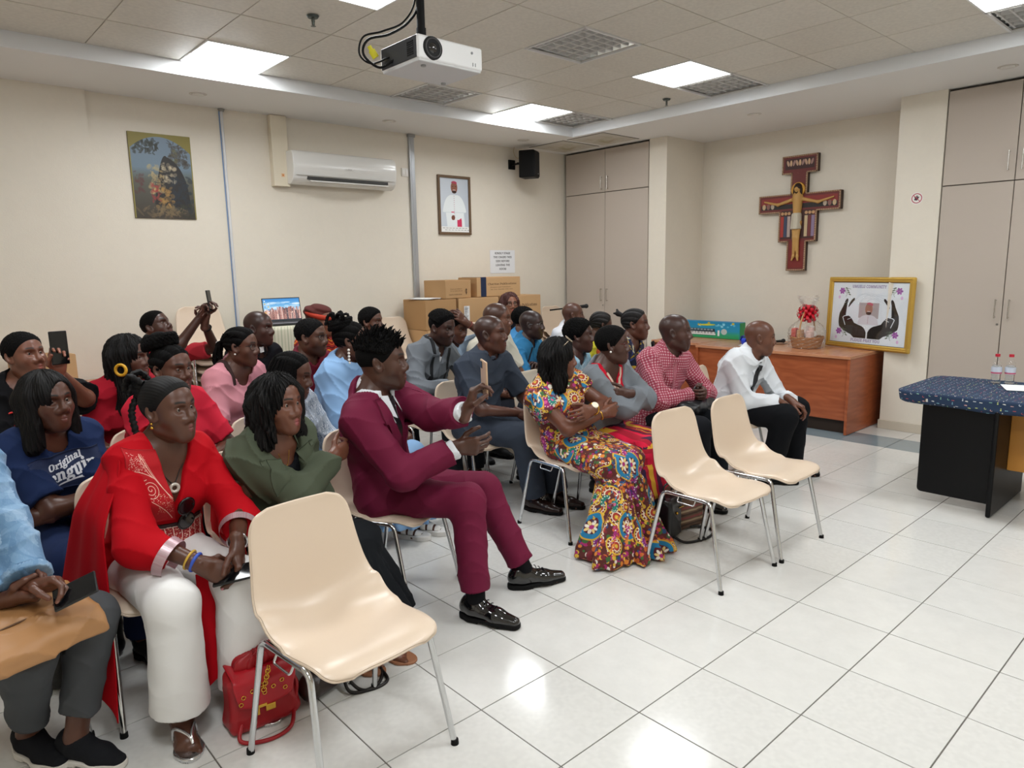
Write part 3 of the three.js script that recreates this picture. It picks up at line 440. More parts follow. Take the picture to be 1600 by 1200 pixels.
// ---------- laptop on a draped stand, microphone ----------
{
  const st = thing('draped_stand', 'tall equipment stand draped in pale cloth under the laptop', 'stand', [1.22, 0, -4.12]);
  const cl = sheet((u, v) => { const a = u * Math.PI * 2, e = 6, c = Math.cos(a), s = Math.sin(a), r = 1 / (Math.abs(c) ** e + Math.abs(s) ** e) ** (1 / e), d = v < 0.3 ? v / 0.3 : 1, f = v < 0.3 ? 0 : (v - 0.3) / 0.7; const w = 0.33 + f * 0.012 * Math.sin(a * 14) + f * 0.02; return [c * r * w * d * 1.15, 1.118 - f * 0.62, s * r * w * d * 0.72]; }, 120, 24, 0.004);
  const ct = canvasTex(256, 256, (q) => { q.fillStyle = '#d6d2be'; q.fillRect(0, 0, 256, 256); for (let i = 0; i < 256; i += 16) { q.fillStyle = i % 32 ? '#c3c2a8' : '#b3b79c'; q.fillRect(i, 0, 6, 256); } }, 6);
  part('cloth', cl, new THREE.MeshStandardMaterial({ map: ct, roughness: 0.9, side: THREE.DoubleSide }), st, 'pale striped cloth'); part('cabinet', [rspan(-0.33, 0.33, 0.03, 1.1, -0.2, 0.2, 0.01)], M('#0e0e10', 0.6), st); part('plinth', span(-0.3, 0.3, 0, 0.03, -0.18, 0.18), mRubber, st);
  const lp = thing('laptop', 'open laptop showing a city skyline wallpaper, on the draped stand', 'laptop', [1.22, 1.1235, -4.1], R(-6));
  part('keyboard_base', [rb(0.34, 0.016, 0.235, 0.005, 0, 0.008, 0)], M('#2a2b2e', 0.4), lp);
  for (let r = 0; r < 5; r++) part('key_row', Array.from({ length: 13 }, (_, i) => rb(0.019, 0.003, 0.016, 0.001, -0.14 + i * 0.0233, 0.0172, -0.085 + r * 0.021, 1)), M('#111214', 0.6), lp);
  const sc = canvasTex(512, 300, (q, w, h) => { const g = q.createLinearGradient(0, 0, 0, h); g.addColorStop(0, '#2f86cf'); g.addColorStop(0.45, '#8fc6e8'); g.addColorStop(0.6, '#d9b3a6'); g.addColorStop(1, '#7a4a44'); q.fillStyle = g; q.fillRect(0, 0, w, h); const r = rng(5); for (let i = 0; i < 26; i++) { q.fillStyle = 'rgba(255,255,255,0.35)'; q.beginPath(); q.ellipse(r() * w, 50 + r() * 90, 20 + r() * 50, 6 + r() * 10, 0, 0, 7); q.fill(); } for (let i = 0; i < 110; i++) { const x = r() * w, b = 10 + r() * 18, t = 110 + r() * 110; q.fillStyle = ['#c58f86', '#8d5d58', '#e3beb2', '#5d4a52', '#a8746c'][i % 5]; q.fillRect(x, t, b, h - t); } for (let i = 0; i < 300; i++) { q.fillStyle = r() > 0.5 ? '#f6e2c8' : '#3e3136'; q.fillRect(r() * w, 150 + r() * 140, 4, 4); } for (let i = 0; i < 10; i++) { q.fillStyle = ['#e7eef5', '#e9c24c', '#4d8fd6'][i % 3]; q.fillRect(16 + (i > 4 ? 46 : 0), 20 + (i % 5) * 40, 16, 16); } q.fillStyle = '#1c2733'; q.fillRect(0, h - 16, w, 16); });
  const lid = part('screen_lid', rb(0.34, 0.215, 0.008, 0.003, 0, 0.11, 0), M('#202124', 0.4), lp); lid.position.set(0, 0.012, -0.118); lid.rotation.x = -0.22;
  part('display', plane(0.325, 0.195, 0, 0.112, 0.0046), new THREE.MeshStandardMaterial({ color: '#111111', emissive: '#ffffff', emissiveMap: sc, emissiveIntensity: 0.9, roughness: 0.3 }), lid, 'glowing city skyline wallpaper');
  const glow = new THREE.RectAreaLight(new THREE.Color(0.8, 0.9, 1), 0.7, 0.32, 0.19); glow.position.set(0, 0.112, 0.01); glow.rotation.y = Math.PI; lid.add(glow);
  const mk = thing('microphone_stand', 'black boom microphone stand behind the person in white', 'microphone stand', [3.98, 0, -3.3]);
  part('stand', [bar([0, 0.02, 0], [0, 1.13, 0], 0.011), cyl(0.13, 0.14, 0.02, 0, 0.01, 0)], mRubber, mk); part('boom', bar([-0.32, 1.14, 0.02], [0.1, 1.15, 0], 0.008), mRubber, mk); part('microphone', [bar([0.1, 1.15, 0], [0.24, 1.152, 0], 0.015, 14, 0.019), new THREE.SphereGeometry(0.024, 16, 12).translate(0.25, 1.152, 0)], M('#121214', 0.6), mk);
}
// ---------- projector ----------
{
  const p = thing('projector', 'white projector with black side hanging from a black ceiling pole', 'projector', [0.655, 2.49, -1.06], 0), mW = M('#e9eaeb', 0.35), mK = M('#08080a', 0.5, { specularIntensity: 0.4 });
  part('housing', rb(0.372, 0.105, 0.31, 0.012, 0, 0.06, 0, 3), mW, p); part('lower_tray', rb(0.36, 0.02, 0.298, 0.006, 0, 0.01, 0), M('#d4d5d6', 0.5), p);
  part('side_panel', rb(0.006, 0.092, 0.285, 0.002, -0.1865, 0.06, 0.002), M('#1b1c22', 0.5), p, 'dark connector panel');
  const gr = []; for (let i = 0; i < 7; i++) gr.push(rb(0.004, 0.006, 0.05, 0.001, -0.19, 0.032 + i * 0.009, 0.1, 1)); part('vent_grille', gr, mK, p);
  part('lens_recess', cyl(0.051, 0.055, 0.012, 0, 0, 0, 36).scale(1, 1, 0.95).rotateX(Math.PI / 2).translate(-0.105, 0.062, 0.153), mK, p);
  part('lens', [new THREE.SphereGeometry(0.036, 24, 12, 0, 7, 0, 1.1).rotateX(Math.PI / 2).translate(-0.105, 0.062, 0.131)], M('#0a0b10', 0.05, { clearcoat: 1 }), p, 'glossy dark lens'); part('lens_ring', new THREE.TorusGeometry(0.04, 0.005, 10, 36).translate(-0.105, 0.062, 0.158), M('#2a2a2c', 0.35), p);
  part('indicator', [cyl(0.006, 0.006, 0.004, 0, 0, 0, 12).rotateX(Math.PI / 2).translate(0.12, 0.08, 0.156), rb(0.004, 0.016, 0.004, 0.001, 0.125, 0.03, 0.155), rb(0.004, 0.016, 0.004, 0.001, 0.14, 0.03, 0.155)], M('#8b8d90', 0.4), p);
  part('foot', [cyl(0.012, 0.012, 0.008, -0.12, -0.003, 0.1), cyl(0.012, 0.012, 0.008, 0.14, -0.003, -0.1)], M('#9a9b9c', 0.5), p);
  part('mount_plate', rb(0.2, 0.012, 0.18, 0.003, -0.03, 0.12, -0.02), mW, p);
  part('pole', [bar([-0.04, 0.12, -0.02], [-0.04, 0.2, -0.02], 0.024), bar([-0.04, 0.19, -0.02], [-0.04, 0.61, -0.02], 0.02)], mK, p, 'black ceiling pole');
  part('ceiling_plate', cyl(0.07, 0.07, 0.012, -0.04, 0.604, -0.02), mK, p);
  solo('projector_cable', [tube([[0.47, 2.53, -1.1], [0.42, 2.5, -1.15], [0.37, 2.56, -1.2], [0.4, 2.63, -1.2], [0.49, 2.66, -1.16], [0.57, 2.72, -1.11], [0.61, 2.82, -1.085], [0.6, 3.09, -1.08]], 0.006, 80, 8), tube([[0.47, 2.55, -1.13], [0.4, 2.52, -1.18], [0.355, 2.56, -1.21], [0.38, 2.64, -1.21], [0.46, 2.67, -1.17], [0.55, 2.72, -1.12], [0.6, 2.84, -1.09], [0.59, 3.09, -1.075]], 0.0045, 80, 8)], mK, 'black cables looping from the projector side up its pole', 'cable');
  solo('cable_plug', [bar([0.395, 2.575, -1.17], [0.415, 2.545, -1.165], 0.016, 14), bar([0.395, 2.575, -1.17], [0.385, 2.592, -1.172], 0.01, 12)], M('#d8d02a', 0.45), 'yellow cable plug hanging beside the projector', 'plug');
}
// ---------- right side: crucifix, hamper, framed poster, toy box ----------
{
  // painted wooden icon cross, outline stepped; a plain corpus in low relief
  const cr = thing('crucifix', 'large painted wooden icon crucifix with stepped arms on the right wall', 'crucifix', [WALL_X, 2.1, -1.88], -Math.PI / 2);
  const poly = [[-0.19, 0.6], [0.19, 0.6], [0.19, 0.425], [0.085, 0.425], [0.085, 0.2], [0.45, 0.2], [0.45, 0.02], [0.205, 0.02], [0.205, -0.3], [0.1, -0.3], [0.1, -0.61], [-0.1, -0.61], [-0.1, -0.3], [-0.205, -0.3], [-0.205, 0.02], [-0.45, 0.02], [-0.45, 0.2], [-0.085, 0.2], [-0.085, 0.425], [-0.19, 0.425]];
  const shp = (k) => { const s = new THREE.Shape(); poly.forEach(([x, y], i) => { const q = [x - Math.sign(x) * k, y]; const nx = poly[(i + poly.length - 1) % poly.length], pv = poly[(i + 1) % poly.length]; i ? s.lineTo(...q) : s.moveTo(...q); }); s.closePath(); return s; };
  const mRed = M('#5c2420', 0.6), mWoodD = M('#3a2418', 0.6);
  part('cross_body', new THREE.ExtrudeGeometry(shp(0), { depth: 0.05, bevelEnabled: true, bevelSize: 0.004, bevelThickness: 0.004, bevelSegments: 2 }).translate(0, 0, 0.005), mWoodD, cr);
  const tex = canvasTex(900, 1220, (q, w, h) => {
    const X = (x) => (x + 0.45) * 1000, Y = (y) => (0.6 - y) * 1000, r = rng(23); q.fillStyle = '#6d2622'; q.fillRect(0, 0, w, h);
    const box = (x0, y0, x1, y1, c) => { q.fillStyle = c; q.fillRect(X(x0), Y(y1), (x1 - x0) * 1000, (y1 - y0) * 1000); };
    box(-0.16, 0.46, 0.16, 0.57, '#3d1b1a'); box(-0.42, 0.05, 0.42, 0.17, '#8d2a24'); box(-0.42, 0.05, 0.42, 0.1, '#1d1714'); box(-0.18, -0.27, 0.18, 0.03, '#40211c'); box(-0.08, -0.58, 0.08, -0.3, '#7a231d');
    for (let i = 0; i < 9; i++) { q.fillStyle = ['#c7a489', '#d6b48d', '#a7837a'][i % 3]; q.beginPath(); q.ellipse(X(-0.13 + i * 0.033), Y(0.525), 13, 32, 0.3 * (i % 3 - 1), 0, 7); q.fill(); }
    for (const s of [-1, 1]) for (let i = 0; i < 3; i++) { const x = s * (0.095 + i * 0.038); q.fillStyle = ['#b9a7a0', '#3a4660', '#a8362c', '#c9b48d', '#70302e', '#8f7c9a'][(i + (s > 0 ? 3 : 0)) % 6]; q.fillRect(X(x) - 17, Y(-0.03), 34, 220); q.fillStyle = '#c69b6c'; q.beginPath(); q.arc(X(x), Y(0.0), 17, 0, 7); q.fill(); }
    for (const s of [-1, 1]) for (let i = 0; i < 3; i++) { q.fillStyle = ['#b7a692', '#8a5d55', '#c8ae86'][i]; q.beginPath(); q.ellipse(X(s * (0.29 + i * 0.05)), Y(0.085), 20, 30, 0, 0, 7); q.fill(); }
    for (let i = 0; i < 700; i++) { q.fillStyle = `rgba(${r() > 0.5 ? '230,200,150' : '20,10,8'},0.12)`; q.fillRect(r() * w, r() * h, 6 + r() * 8, 3); }
  });
  const face = new THREE.ShapeGeometry(shp(0.012)); { const p = face.attributes.position.array, uv = face.attributes.uv.array; for (let i = 0; i < p.length / 3; i++) { uv[2 * i] = (p[3 * i] + 0.45) / 0.9; uv[2 * i + 1] = (p[3 * i + 1] + 0.62) / 1.22; } }
  part('painted_face', face.translate(0, 0, 0.0605), new THREE.MeshStandardMaterial({ map: tex, roughness: 0.5 }), cr);
  const P = poly.map((q) => [q[0] * 0.985, q[1] * 0.992]); const beads = []; P.forEach((a, i) => { const b = P[(i + 1) % P.length], L = Math.hypot(b[0] - a[0], b[1] - a[1]), n = Math.round(L / 0.022); beads.push(rb(Math.abs(b[0] - a[0]) + 0.016, Math.abs(b[1] - a[1]) + 0.016, 0.012, 0.004, (a[0] + b[0]) / 2, (a[1] + b[1]) / 2, 0.06)); });
  part('carved_border', beads, M('#a58468', 0.5), cr, 'pale carved border'); const dots = []; P.forEach((a, i) => { const b = P[(i + 1) % P.length], L = Math.hypot(b[0] - a[0], b[1] - a[1]), n = Math.round(L / 0.024); for (let k = 0; k < n; k++) dots.push(new THREE.SphereGeometry(0.007, 6, 5).translate(lerp(a[0], b[0], (k + 0.5) / n), lerp(a[1], b[1], (k + 0.5) / n), 0.069)); });
  part('border_beads', dots, M('#c2a184', 0.5), cr).userData.kind = 'stuff';
  part('halo', cyl(0.075, 0.078, 0.016, 0, 0, 0, 30).rotateX(Math.PI / 2).translate(0, 0.245, 0.068), M('#b8862f', 0.35, { metalness: 0.4 }), cr, 'gold disc halo');
  // corpus: soft low relief
  const f = (() => { const C = [capS([0, 0.17, 0.07], [0, 0.0, 0.072], 0.055, 0.042), capS([0.03, 0.15, 0.07], [0.22, 0.1, 0.07], 0.02, 0.015), capS([0.22, 0.1, 0.07], [0.38, 0.14, 0.068], 0.015, 0.009), capS([-0.03, 0.15, 0.07], [-0.22, 0.1, 0.07], 0.02, 0.015), capS([-0.22, 0.1, 0.07], [-0.38, 0.14, 0.068], 0.015, 0.009), capS([0.025, -0.1, 0.075], [0.015, -0.26, 0.08], 0.032, 0.022), capS([0.015, -0.26, 0.08], [0.022, -0.46, 0.07], 0.022, 0.014), capS([-0.025, -0.1, 0.075], [-0.015, -0.26, 0.08], 0.032, 0.022), capS([-0.015, -0.26, 0.08], [-0.022, -0.46, 0.07], 0.022, 0.014), capS([0.022, -0.46, 0.075], [0.034, -0.5, 0.082], 0.014, 0.009), capS([-0.022, -0.46, 0.075], [-0.034, -0.5, 0.082], 0.014, 0.009), capS([0, 0.2, 0.075], [0, 0.25, 0.085], 0.02, 0.036)]; return (x, y, z) => { let d = 9; for (const c of C) d = smin(d, c(x, y, z), 0.015); return d; }; })();
  part('corpus', meshSDF(f, [-0.42, -0.54, 0.04], [0.42, 0.32, 0.14], 0.006), M('#c79a58', 0.5), cr, 'pale carved figure');
  const hf = (() => { const C = [capS([0, 0.265, 0.08], [0, 0.27, 0.075], 0.042, 0.042), capS([-0.035, 0.25, 0.08], [-0.04, 0.19, 0.082], 0.014, 0.01), capS([0.035, 0.25, 0.08], [0.04, 0.19, 0.082], 0.014, 0.01), capS([0, 0.215, 0.11], [0, 0.2, 0.108], 0.016, 0.008)], e = ellS([0, 0.24, 0.13], [0.026, 0.036, 0.03]); return (x, y, z) => { let d = 9; for (const c of C) d = Math.min(d, c(x, y, z)); return Math.max(d, -e(x, y, z)); }; })();
  part('hair_and_beard', meshSDF(hf, [-0.08, 0.15, 0.02], [0.08, 0.33, 0.15], 0.004), M('#2c1a12', 0.7), cr);
  const lc = (() => { const a = capS([0, -0.03, 0.074], [0, -0.17, 0.08], 0.052, 0.056); return (x, y, z) => Math.max(a(x, y, z) + 0.003 * Math.sin(x * 160), y + 0.0, -0.17 - y); })(); part('loincloth', meshSDF(lc, [-0.09, -0.2, 0.01], [0.09, 0.03, 0.16], 0.005), M('#cfc7b4', 0.8), cr, 'pale loincloth');
}
{ // no-eating sign on the column
  const t = canvasTex(256, 256, (q) => { q.fillStyle = '#eeebe4'; q.fillRect(0, 0, 256, 256); q.fillStyle = '#3a2730'; q.beginPath(); q.moveTo(74, 96); q.lineTo(182, 96); q.lineTo(140, 176); q.lineTo(116, 176); q.closePath(); q.fill(); q.fillRect(108, 70, 44, 20); q.beginPath(); q.arc(100, 150, 22, 0, 7); q.fill(); q.strokeStyle = '#b3304a'; q.lineWidth = 18; q.beginPath(); q.arc(128, 128, 100, 0, 7); q.stroke(); q.lineWidth = 14; q.beginPath(); q.moveTo(58, 58); q.lineTo(198, 198); q.stroke(); });
  const s = thing('prohibition_sign', 'round red-ringed no food or drink sticker on the cream column', 'sign', [5.52, 2.115, -0.535], -Math.PI / 2); part('sticker', [cyl(0.052, 0.052, 0.002, 0, 0, 0, 36).rotateX(Math.PI / 2).translate(0, 0, 0.0015)], M('#eeebe4', 0.5), s); part('symbol', new THREE.CircleGeometry(0.051, 36).translate(0, 0, 0.0032), new THREE.MeshStandardMaterial({ map: t, roughness: 0.45 }), s);
}
{ // gold-framed poster leaning on the column
  const W = 0.93, H = 0.69, po = thing('framed_poster', 'gold-framed poster of two cupped black hands leaning against the column', 'poster');
  const BL = V(5.72, 0.735, -1.36), BR = V(5.435, 0.735, -0.475), ex = BR.clone().sub(BL).normalize(), up = V(0.03, 1, 0.01).normalize(), ez = ex.clone().cross(up).normalize(), ey = ez.clone().cross(ex);
  po.position.copy(BL.clone().add(BR).multiplyScalar(0.5)); po.quaternion.setFromRotationMatrix(new THREE.Matrix4().makeBasis(ex, ey, ez));
  const t = canvasTex(1024, 760, (q, w, h) => {
    q.fillStyle = '#e6edf4'; q.fillRect(0, 0, w, h); q.strokeStyle = '#c8d3dc'; q.lineWidth = 3; for (let i = 0; i < 9; i++) { q.beginPath(); q.moveTo(280 + i * 30, 300 - (i % 3) * 60); q.quadraticCurveTo(400 + i * 20, 60 + i * 12, 620 + i * 22, 160 + (i % 4) * 40); q.stroke(); }
    q.textAlign = 'center'; q.strokeStyle = '#8d86ac'; q.lineWidth = 2.5; q.font = 'bold 50px sans-serif'; q.fillStyle = '#b9b3cf'; q.fillText('UMUELU COMMUNITY', 500, 70, 460); q.strokeText('UMUELU COMMUNITY', 500, 70, 460); q.fillText('PLEASE PRAY YOU', 500, 735, 400); q.strokeText('PLEASE PRAY YOU', 500, 735, 400);
    // generic portrait photo
    q.fillStyle = '#b5aaac'; q.fillRect(385, 250, 270, 190); q.fillStyle = '#d9d6de'; q.beginPath(); q.moveTo(380, 520); q.quadraticCurveTo(390, 410, 490, 400); q.lineTo(560, 400); q.quadraticCurveTo(660, 420, 660, 520); q.fill(); q.fillStyle = '#a87868'; q.beginPath(); q.ellipse(522, 325, 50, 74, 0, 0, 7); q.fill(); q.fillStyle = '#c05a70'; q.beginPath(); q.ellipse(530, 268, 44, 22, 0.1, Math.PI, 7); q.fill(); q.fillStyle = '#4d332b'; q.beginPath(); q.ellipse(522, 378, 36, 20, 0, 0, 7); q.fill(); q.fillStyle = '#e9dcd8'; q.fillRect(502, 352, 40, 8); q.fillStyle = '#b87888'; for (let i = 0; i < 5; i++) q.fillRect(514, 420 + i * 18, 8, 8);
    // cupped hands
    const hand = () => { q.fillStyle = '#17120f'; q.beginPath(); q.moveTo(505, 690); q.lineTo(505, 620); q.quadraticCurveTo(480, 545, 400, 530); q.lineTo(330, 505); q.quadraticCurveTo(280, 420, 230, 420); q.quadraticCurveTo(205, 425, 205, 400); q.lineTo(215, 270); q.quadraticCurveTo(235, 215, 215, 205); q.quadraticCurveTo(190, 205, 165, 290); q.lineTo(115, 390); q.quadraticCurveTo(95, 500, 120, 560); q.quadraticCurveTo(200, 625, 290, 650); q.lineTo(340, 690); q.closePath(); q.fill(); q.beginPath(); q.moveTo(235, 305); q.quadraticCurveTo(245, 240, 305, 195); q.quadraticCurveTo(325, 195, 315, 225); q.quadraticCurveTo(285, 255, 240, 315); q.fill(); q.strokeStyle = '#e6edf4'; q.lineWidth = 10; q.beginPath(); q.moveTo(205, 540); q.lineTo(165, 445); q.quadraticCurveTo(180, 420, 235, 420); q.stroke(); q.lineWidth = 7; q.beginPath(); q.moveTo(232, 470); q.lineTo(285, 448); q.stroke(); };
    hand(); q.save(); q.translate(1030, 0); q.scale(-1, 1); hand(); q.restore();
    const fl = (x, y, s) => { q.strokeStyle = '#5d7a5c'; q.lineWidth = 4; for (let i = 0; i < 4; i++) { q.beginPath(); q.moveTo(x, y); q.quadraticCurveTo(x + s * (60 + i * 14), y - 50 + i * 26, x + s * (120 - i * 22), y - 20 + i * 30); q.stroke(); q.fillStyle = '#4e6650'; q.beginPath(); q.ellipse(x + s * (60 + i * 16), y - 34 + i * 26, 20, 7, 0.4 * s, 0, 7); q.fill(); } for (let i = 0; i < 6; i++) { q.fillStyle = i % 2 ? '#a85ab0' : '#8f3f9e'; q.beginPath(); q.ellipse(x + 24 * Math.cos(i * 1.05), y + 24 * Math.sin(i * 1.05), 20, 13, i * 1.05, 0, 7); q.fill(); } q.fillStyle = '#e0b8e2'; q.beginPath(); q.ellipse(x - s * 35, y + 80, 16, 20, 0, 0, 7); q.fill(); };
    fl(130, 110, 1); fl(900, 100, -1); fl(890, 620, -1); fl(120, 620, 1);
  });
  const gold = M('#d6b055', 0.32, { metalness: 0.65 }), T = 0.05, D = 0.035, prof = (w, h) => [rb(w, T, D, 0.012, 0, H - T / 2, 0), rb(w, T, D, 0.012, 0, T / 2, 0), rb(T, h - 2 * T + 0.02, D, 0.012, W / 2 - T / 2, H / 2, 0), rb(T, h - 2 * T + 0.02, D, 0.012, -W / 2 + T / 2, H / 2, 0), rb(w - 0.03, 0.016, 0.012, 0.005, 0, H - 0.017, D / 2), rb(w - 0.03, 0.016, 0.012, 0.005, 0, 0.017, D / 2), rb(0.016, h - 0.03, 0.012, 0.005, W / 2 - 0.017, H / 2, D / 2), rb(0.016, h - 0.03, 0.012, 0.005, -W / 2 + 0.017, H / 2, D / 2)];
  part('gold_frame', prof(W, H), gold, po, 'moulded gold frame'); part('inner_lip', [rb(W - 2 * T + 0.006, 0.006, 0.02, 0.002, 0, H - T, 0), rb(W - 2 * T + 0.006, 0.006, 0.02, 0.002, 0, T, 0)], M('#4a3a22', 0.5), po);
  part('print', plane(W - 2 * T, H - 2 * T, 0, H / 2, 0.001), new THREE.MeshStandardMaterial({ map: t, roughness: 0.5 }), po); part('back_board', rb(W - 0.05, H - 0.05, 0.008, 0.002, 0, H / 2, -0.008), M('#5c4a33', 0.8), po);
  part('glass', rb(W - 2 * T + 0.004, H - 2 * T + 0.004, 0.002, 0.0005, 0, H / 2, 0.008), M('#ffffff', 0.03, { transmission: 1, thickness: 0, ior: 1.5 }), po);
}
{ // gift hamper wrapped in film
  const h = thing('gift_hamper', 'wicker gift hamper wrapped in clear film with a red bow', 'gift basket', [5.42, 0.732, -1.42]);
  const wk = [], mW = M('#a8703a', 0.65); for (let r = 0; r < 7; r++) { const pts = []; for (let i = 0; i < 40; i++) { const a = i / 40 * Math.PI * 2, q = 0.128 + r * 0.0045 + 0.006 * Math.sin(i * Math.PI + r * Math.PI); pts.push([Math.cos(a) * q, 0.012 + r * 0.0155, Math.sin(a) * q]); } wk.push(tube(pts, 0.008, 120, 6, true)); }
  part('wicker_basket', wk, mW, h, 'woven brown wicker'); const stk = []; for (let i = 0; i < 20; i++) { const a = (i + 0.5) / 20 * Math.PI * 2; stk.push(bar([Math.cos(a) * 0.128, 0.004, Math.sin(a) * 0.128], [Math.cos(a) * 0.158, 0.118, Math.sin(a) * 0.158], 0.0045, 6)); } part('basket_stakes', stk, M('#8d5a2b', 0.65), h);
  part('basket_floor', cyl(0.13, 0.13, 0.008, 0, 0.006, 0, 32), mW, h); part('handle', tube(Array.from({ length: 15 }, (_, i) => { const a = Math.PI * i / 14; return [0.165 * Math.cos(a), 0.11 + 0.27 * Math.sin(a), 0.0]; }), 0.008, 50, 8), M('#b98a5a', 0.6), h);
  const r = rng(91), goods = []; for (let i = 0; i < 9; i++) { const a = i * 2.4, q = 0.03 + 0.09 * ((i * 37 % 10) / 10); part('wrapped_goods', i % 3 === 0 ? cyl(0.028, 0.03, 0.12 + 0.03 * r(), q * Math.cos(a), 0.14, q * Math.sin(a), 16) : i % 3 === 1 ? rb(0.07, 0.09 + 0.05 * r(), 0.05, 0.008, q * Math.cos(a), 0.13, q * Math.sin(a)).rotateY(0.0) : new THREE.SphereGeometry(0.036, 14, 10).translate(q * Math.cos(a), 0.13, q * Math.sin(a)), M(['#e8dcd6', '#d8b9b0', '#c4574e', '#e9e4dc', '#b98f6a'][i % 5], 0.5), h); }
  const wob = (a, y) => 0.008 * Math.sin(a * 11 + y * 30) + 0.006 * Math.sin(a * 17 - y * 21);
  const film = sheet((u, v) => { const a = u * Math.PI * 2, y = v; const q = y < 0.62 ? lerp(0.165, 0.172, Math.sin(y / 0.62 * Math.PI)) - 0.13 * sstep(0.3, 0.62, y) : lerp(0.028, 0.085, sstep(0.64, 1, y)); const yy = y < 0.62 ? 0.004 + y / 0.62 * 0.335 : 0.339 + (y - 0.62) / 0.38 * 0.17; const w = wob(a, y * 3) * (y > 0.6 ? 1.8 : 1); return [Math.cos(a) * (q + w), yy + (y > 0.9 ? 0.015 * Math.sin(a * 5) : 0), Math.sin(a) * (q + w)]; }, 90, 44);
  part('cellophane', film, new THREE.MeshPhysicalMaterial({ color: '#ffffff', roughness: 0.12, transmission: 0.97, thickness: 0, ior: 1.5, specularIntensity: 1, side: THREE.DoubleSide, clearcoat: 1, clearcoatRoughness: 0.04 }), h, 'crinkled clear film');
  const loops = []; for (let i = 0; i < 46; i++) { const a = i * 2.39996, e = Math.asin(clamp(-0.85 + i / 46 * 1.8, -0.99, 0.99)), d = V(Math.cos(a) * Math.cos(e), Math.sin(e), Math.sin(a) * Math.cos(e)), s = V(0, 1, 0).cross(d).normalize(), c = V(0, 0.338, 0).addScaledVector(d, 0.012); loops.push(sheet((u, v) => { const t = u * Math.PI * 2, o = c.clone().addScaledVector(d, 0.046 * (1 - Math.cos(t))).addScaledVector(s.clone().cross(d), 0.022 * Math.sin(t)).addScaledVector(s, (v - 0.5) * 0.028); return o.toArray(); }, 14, 1, 0.0012)); }
  part('bow', loops, M('#d3172f', 0.32, { side: THREE.DoubleSide }), h, 'red ribbon bow');
}
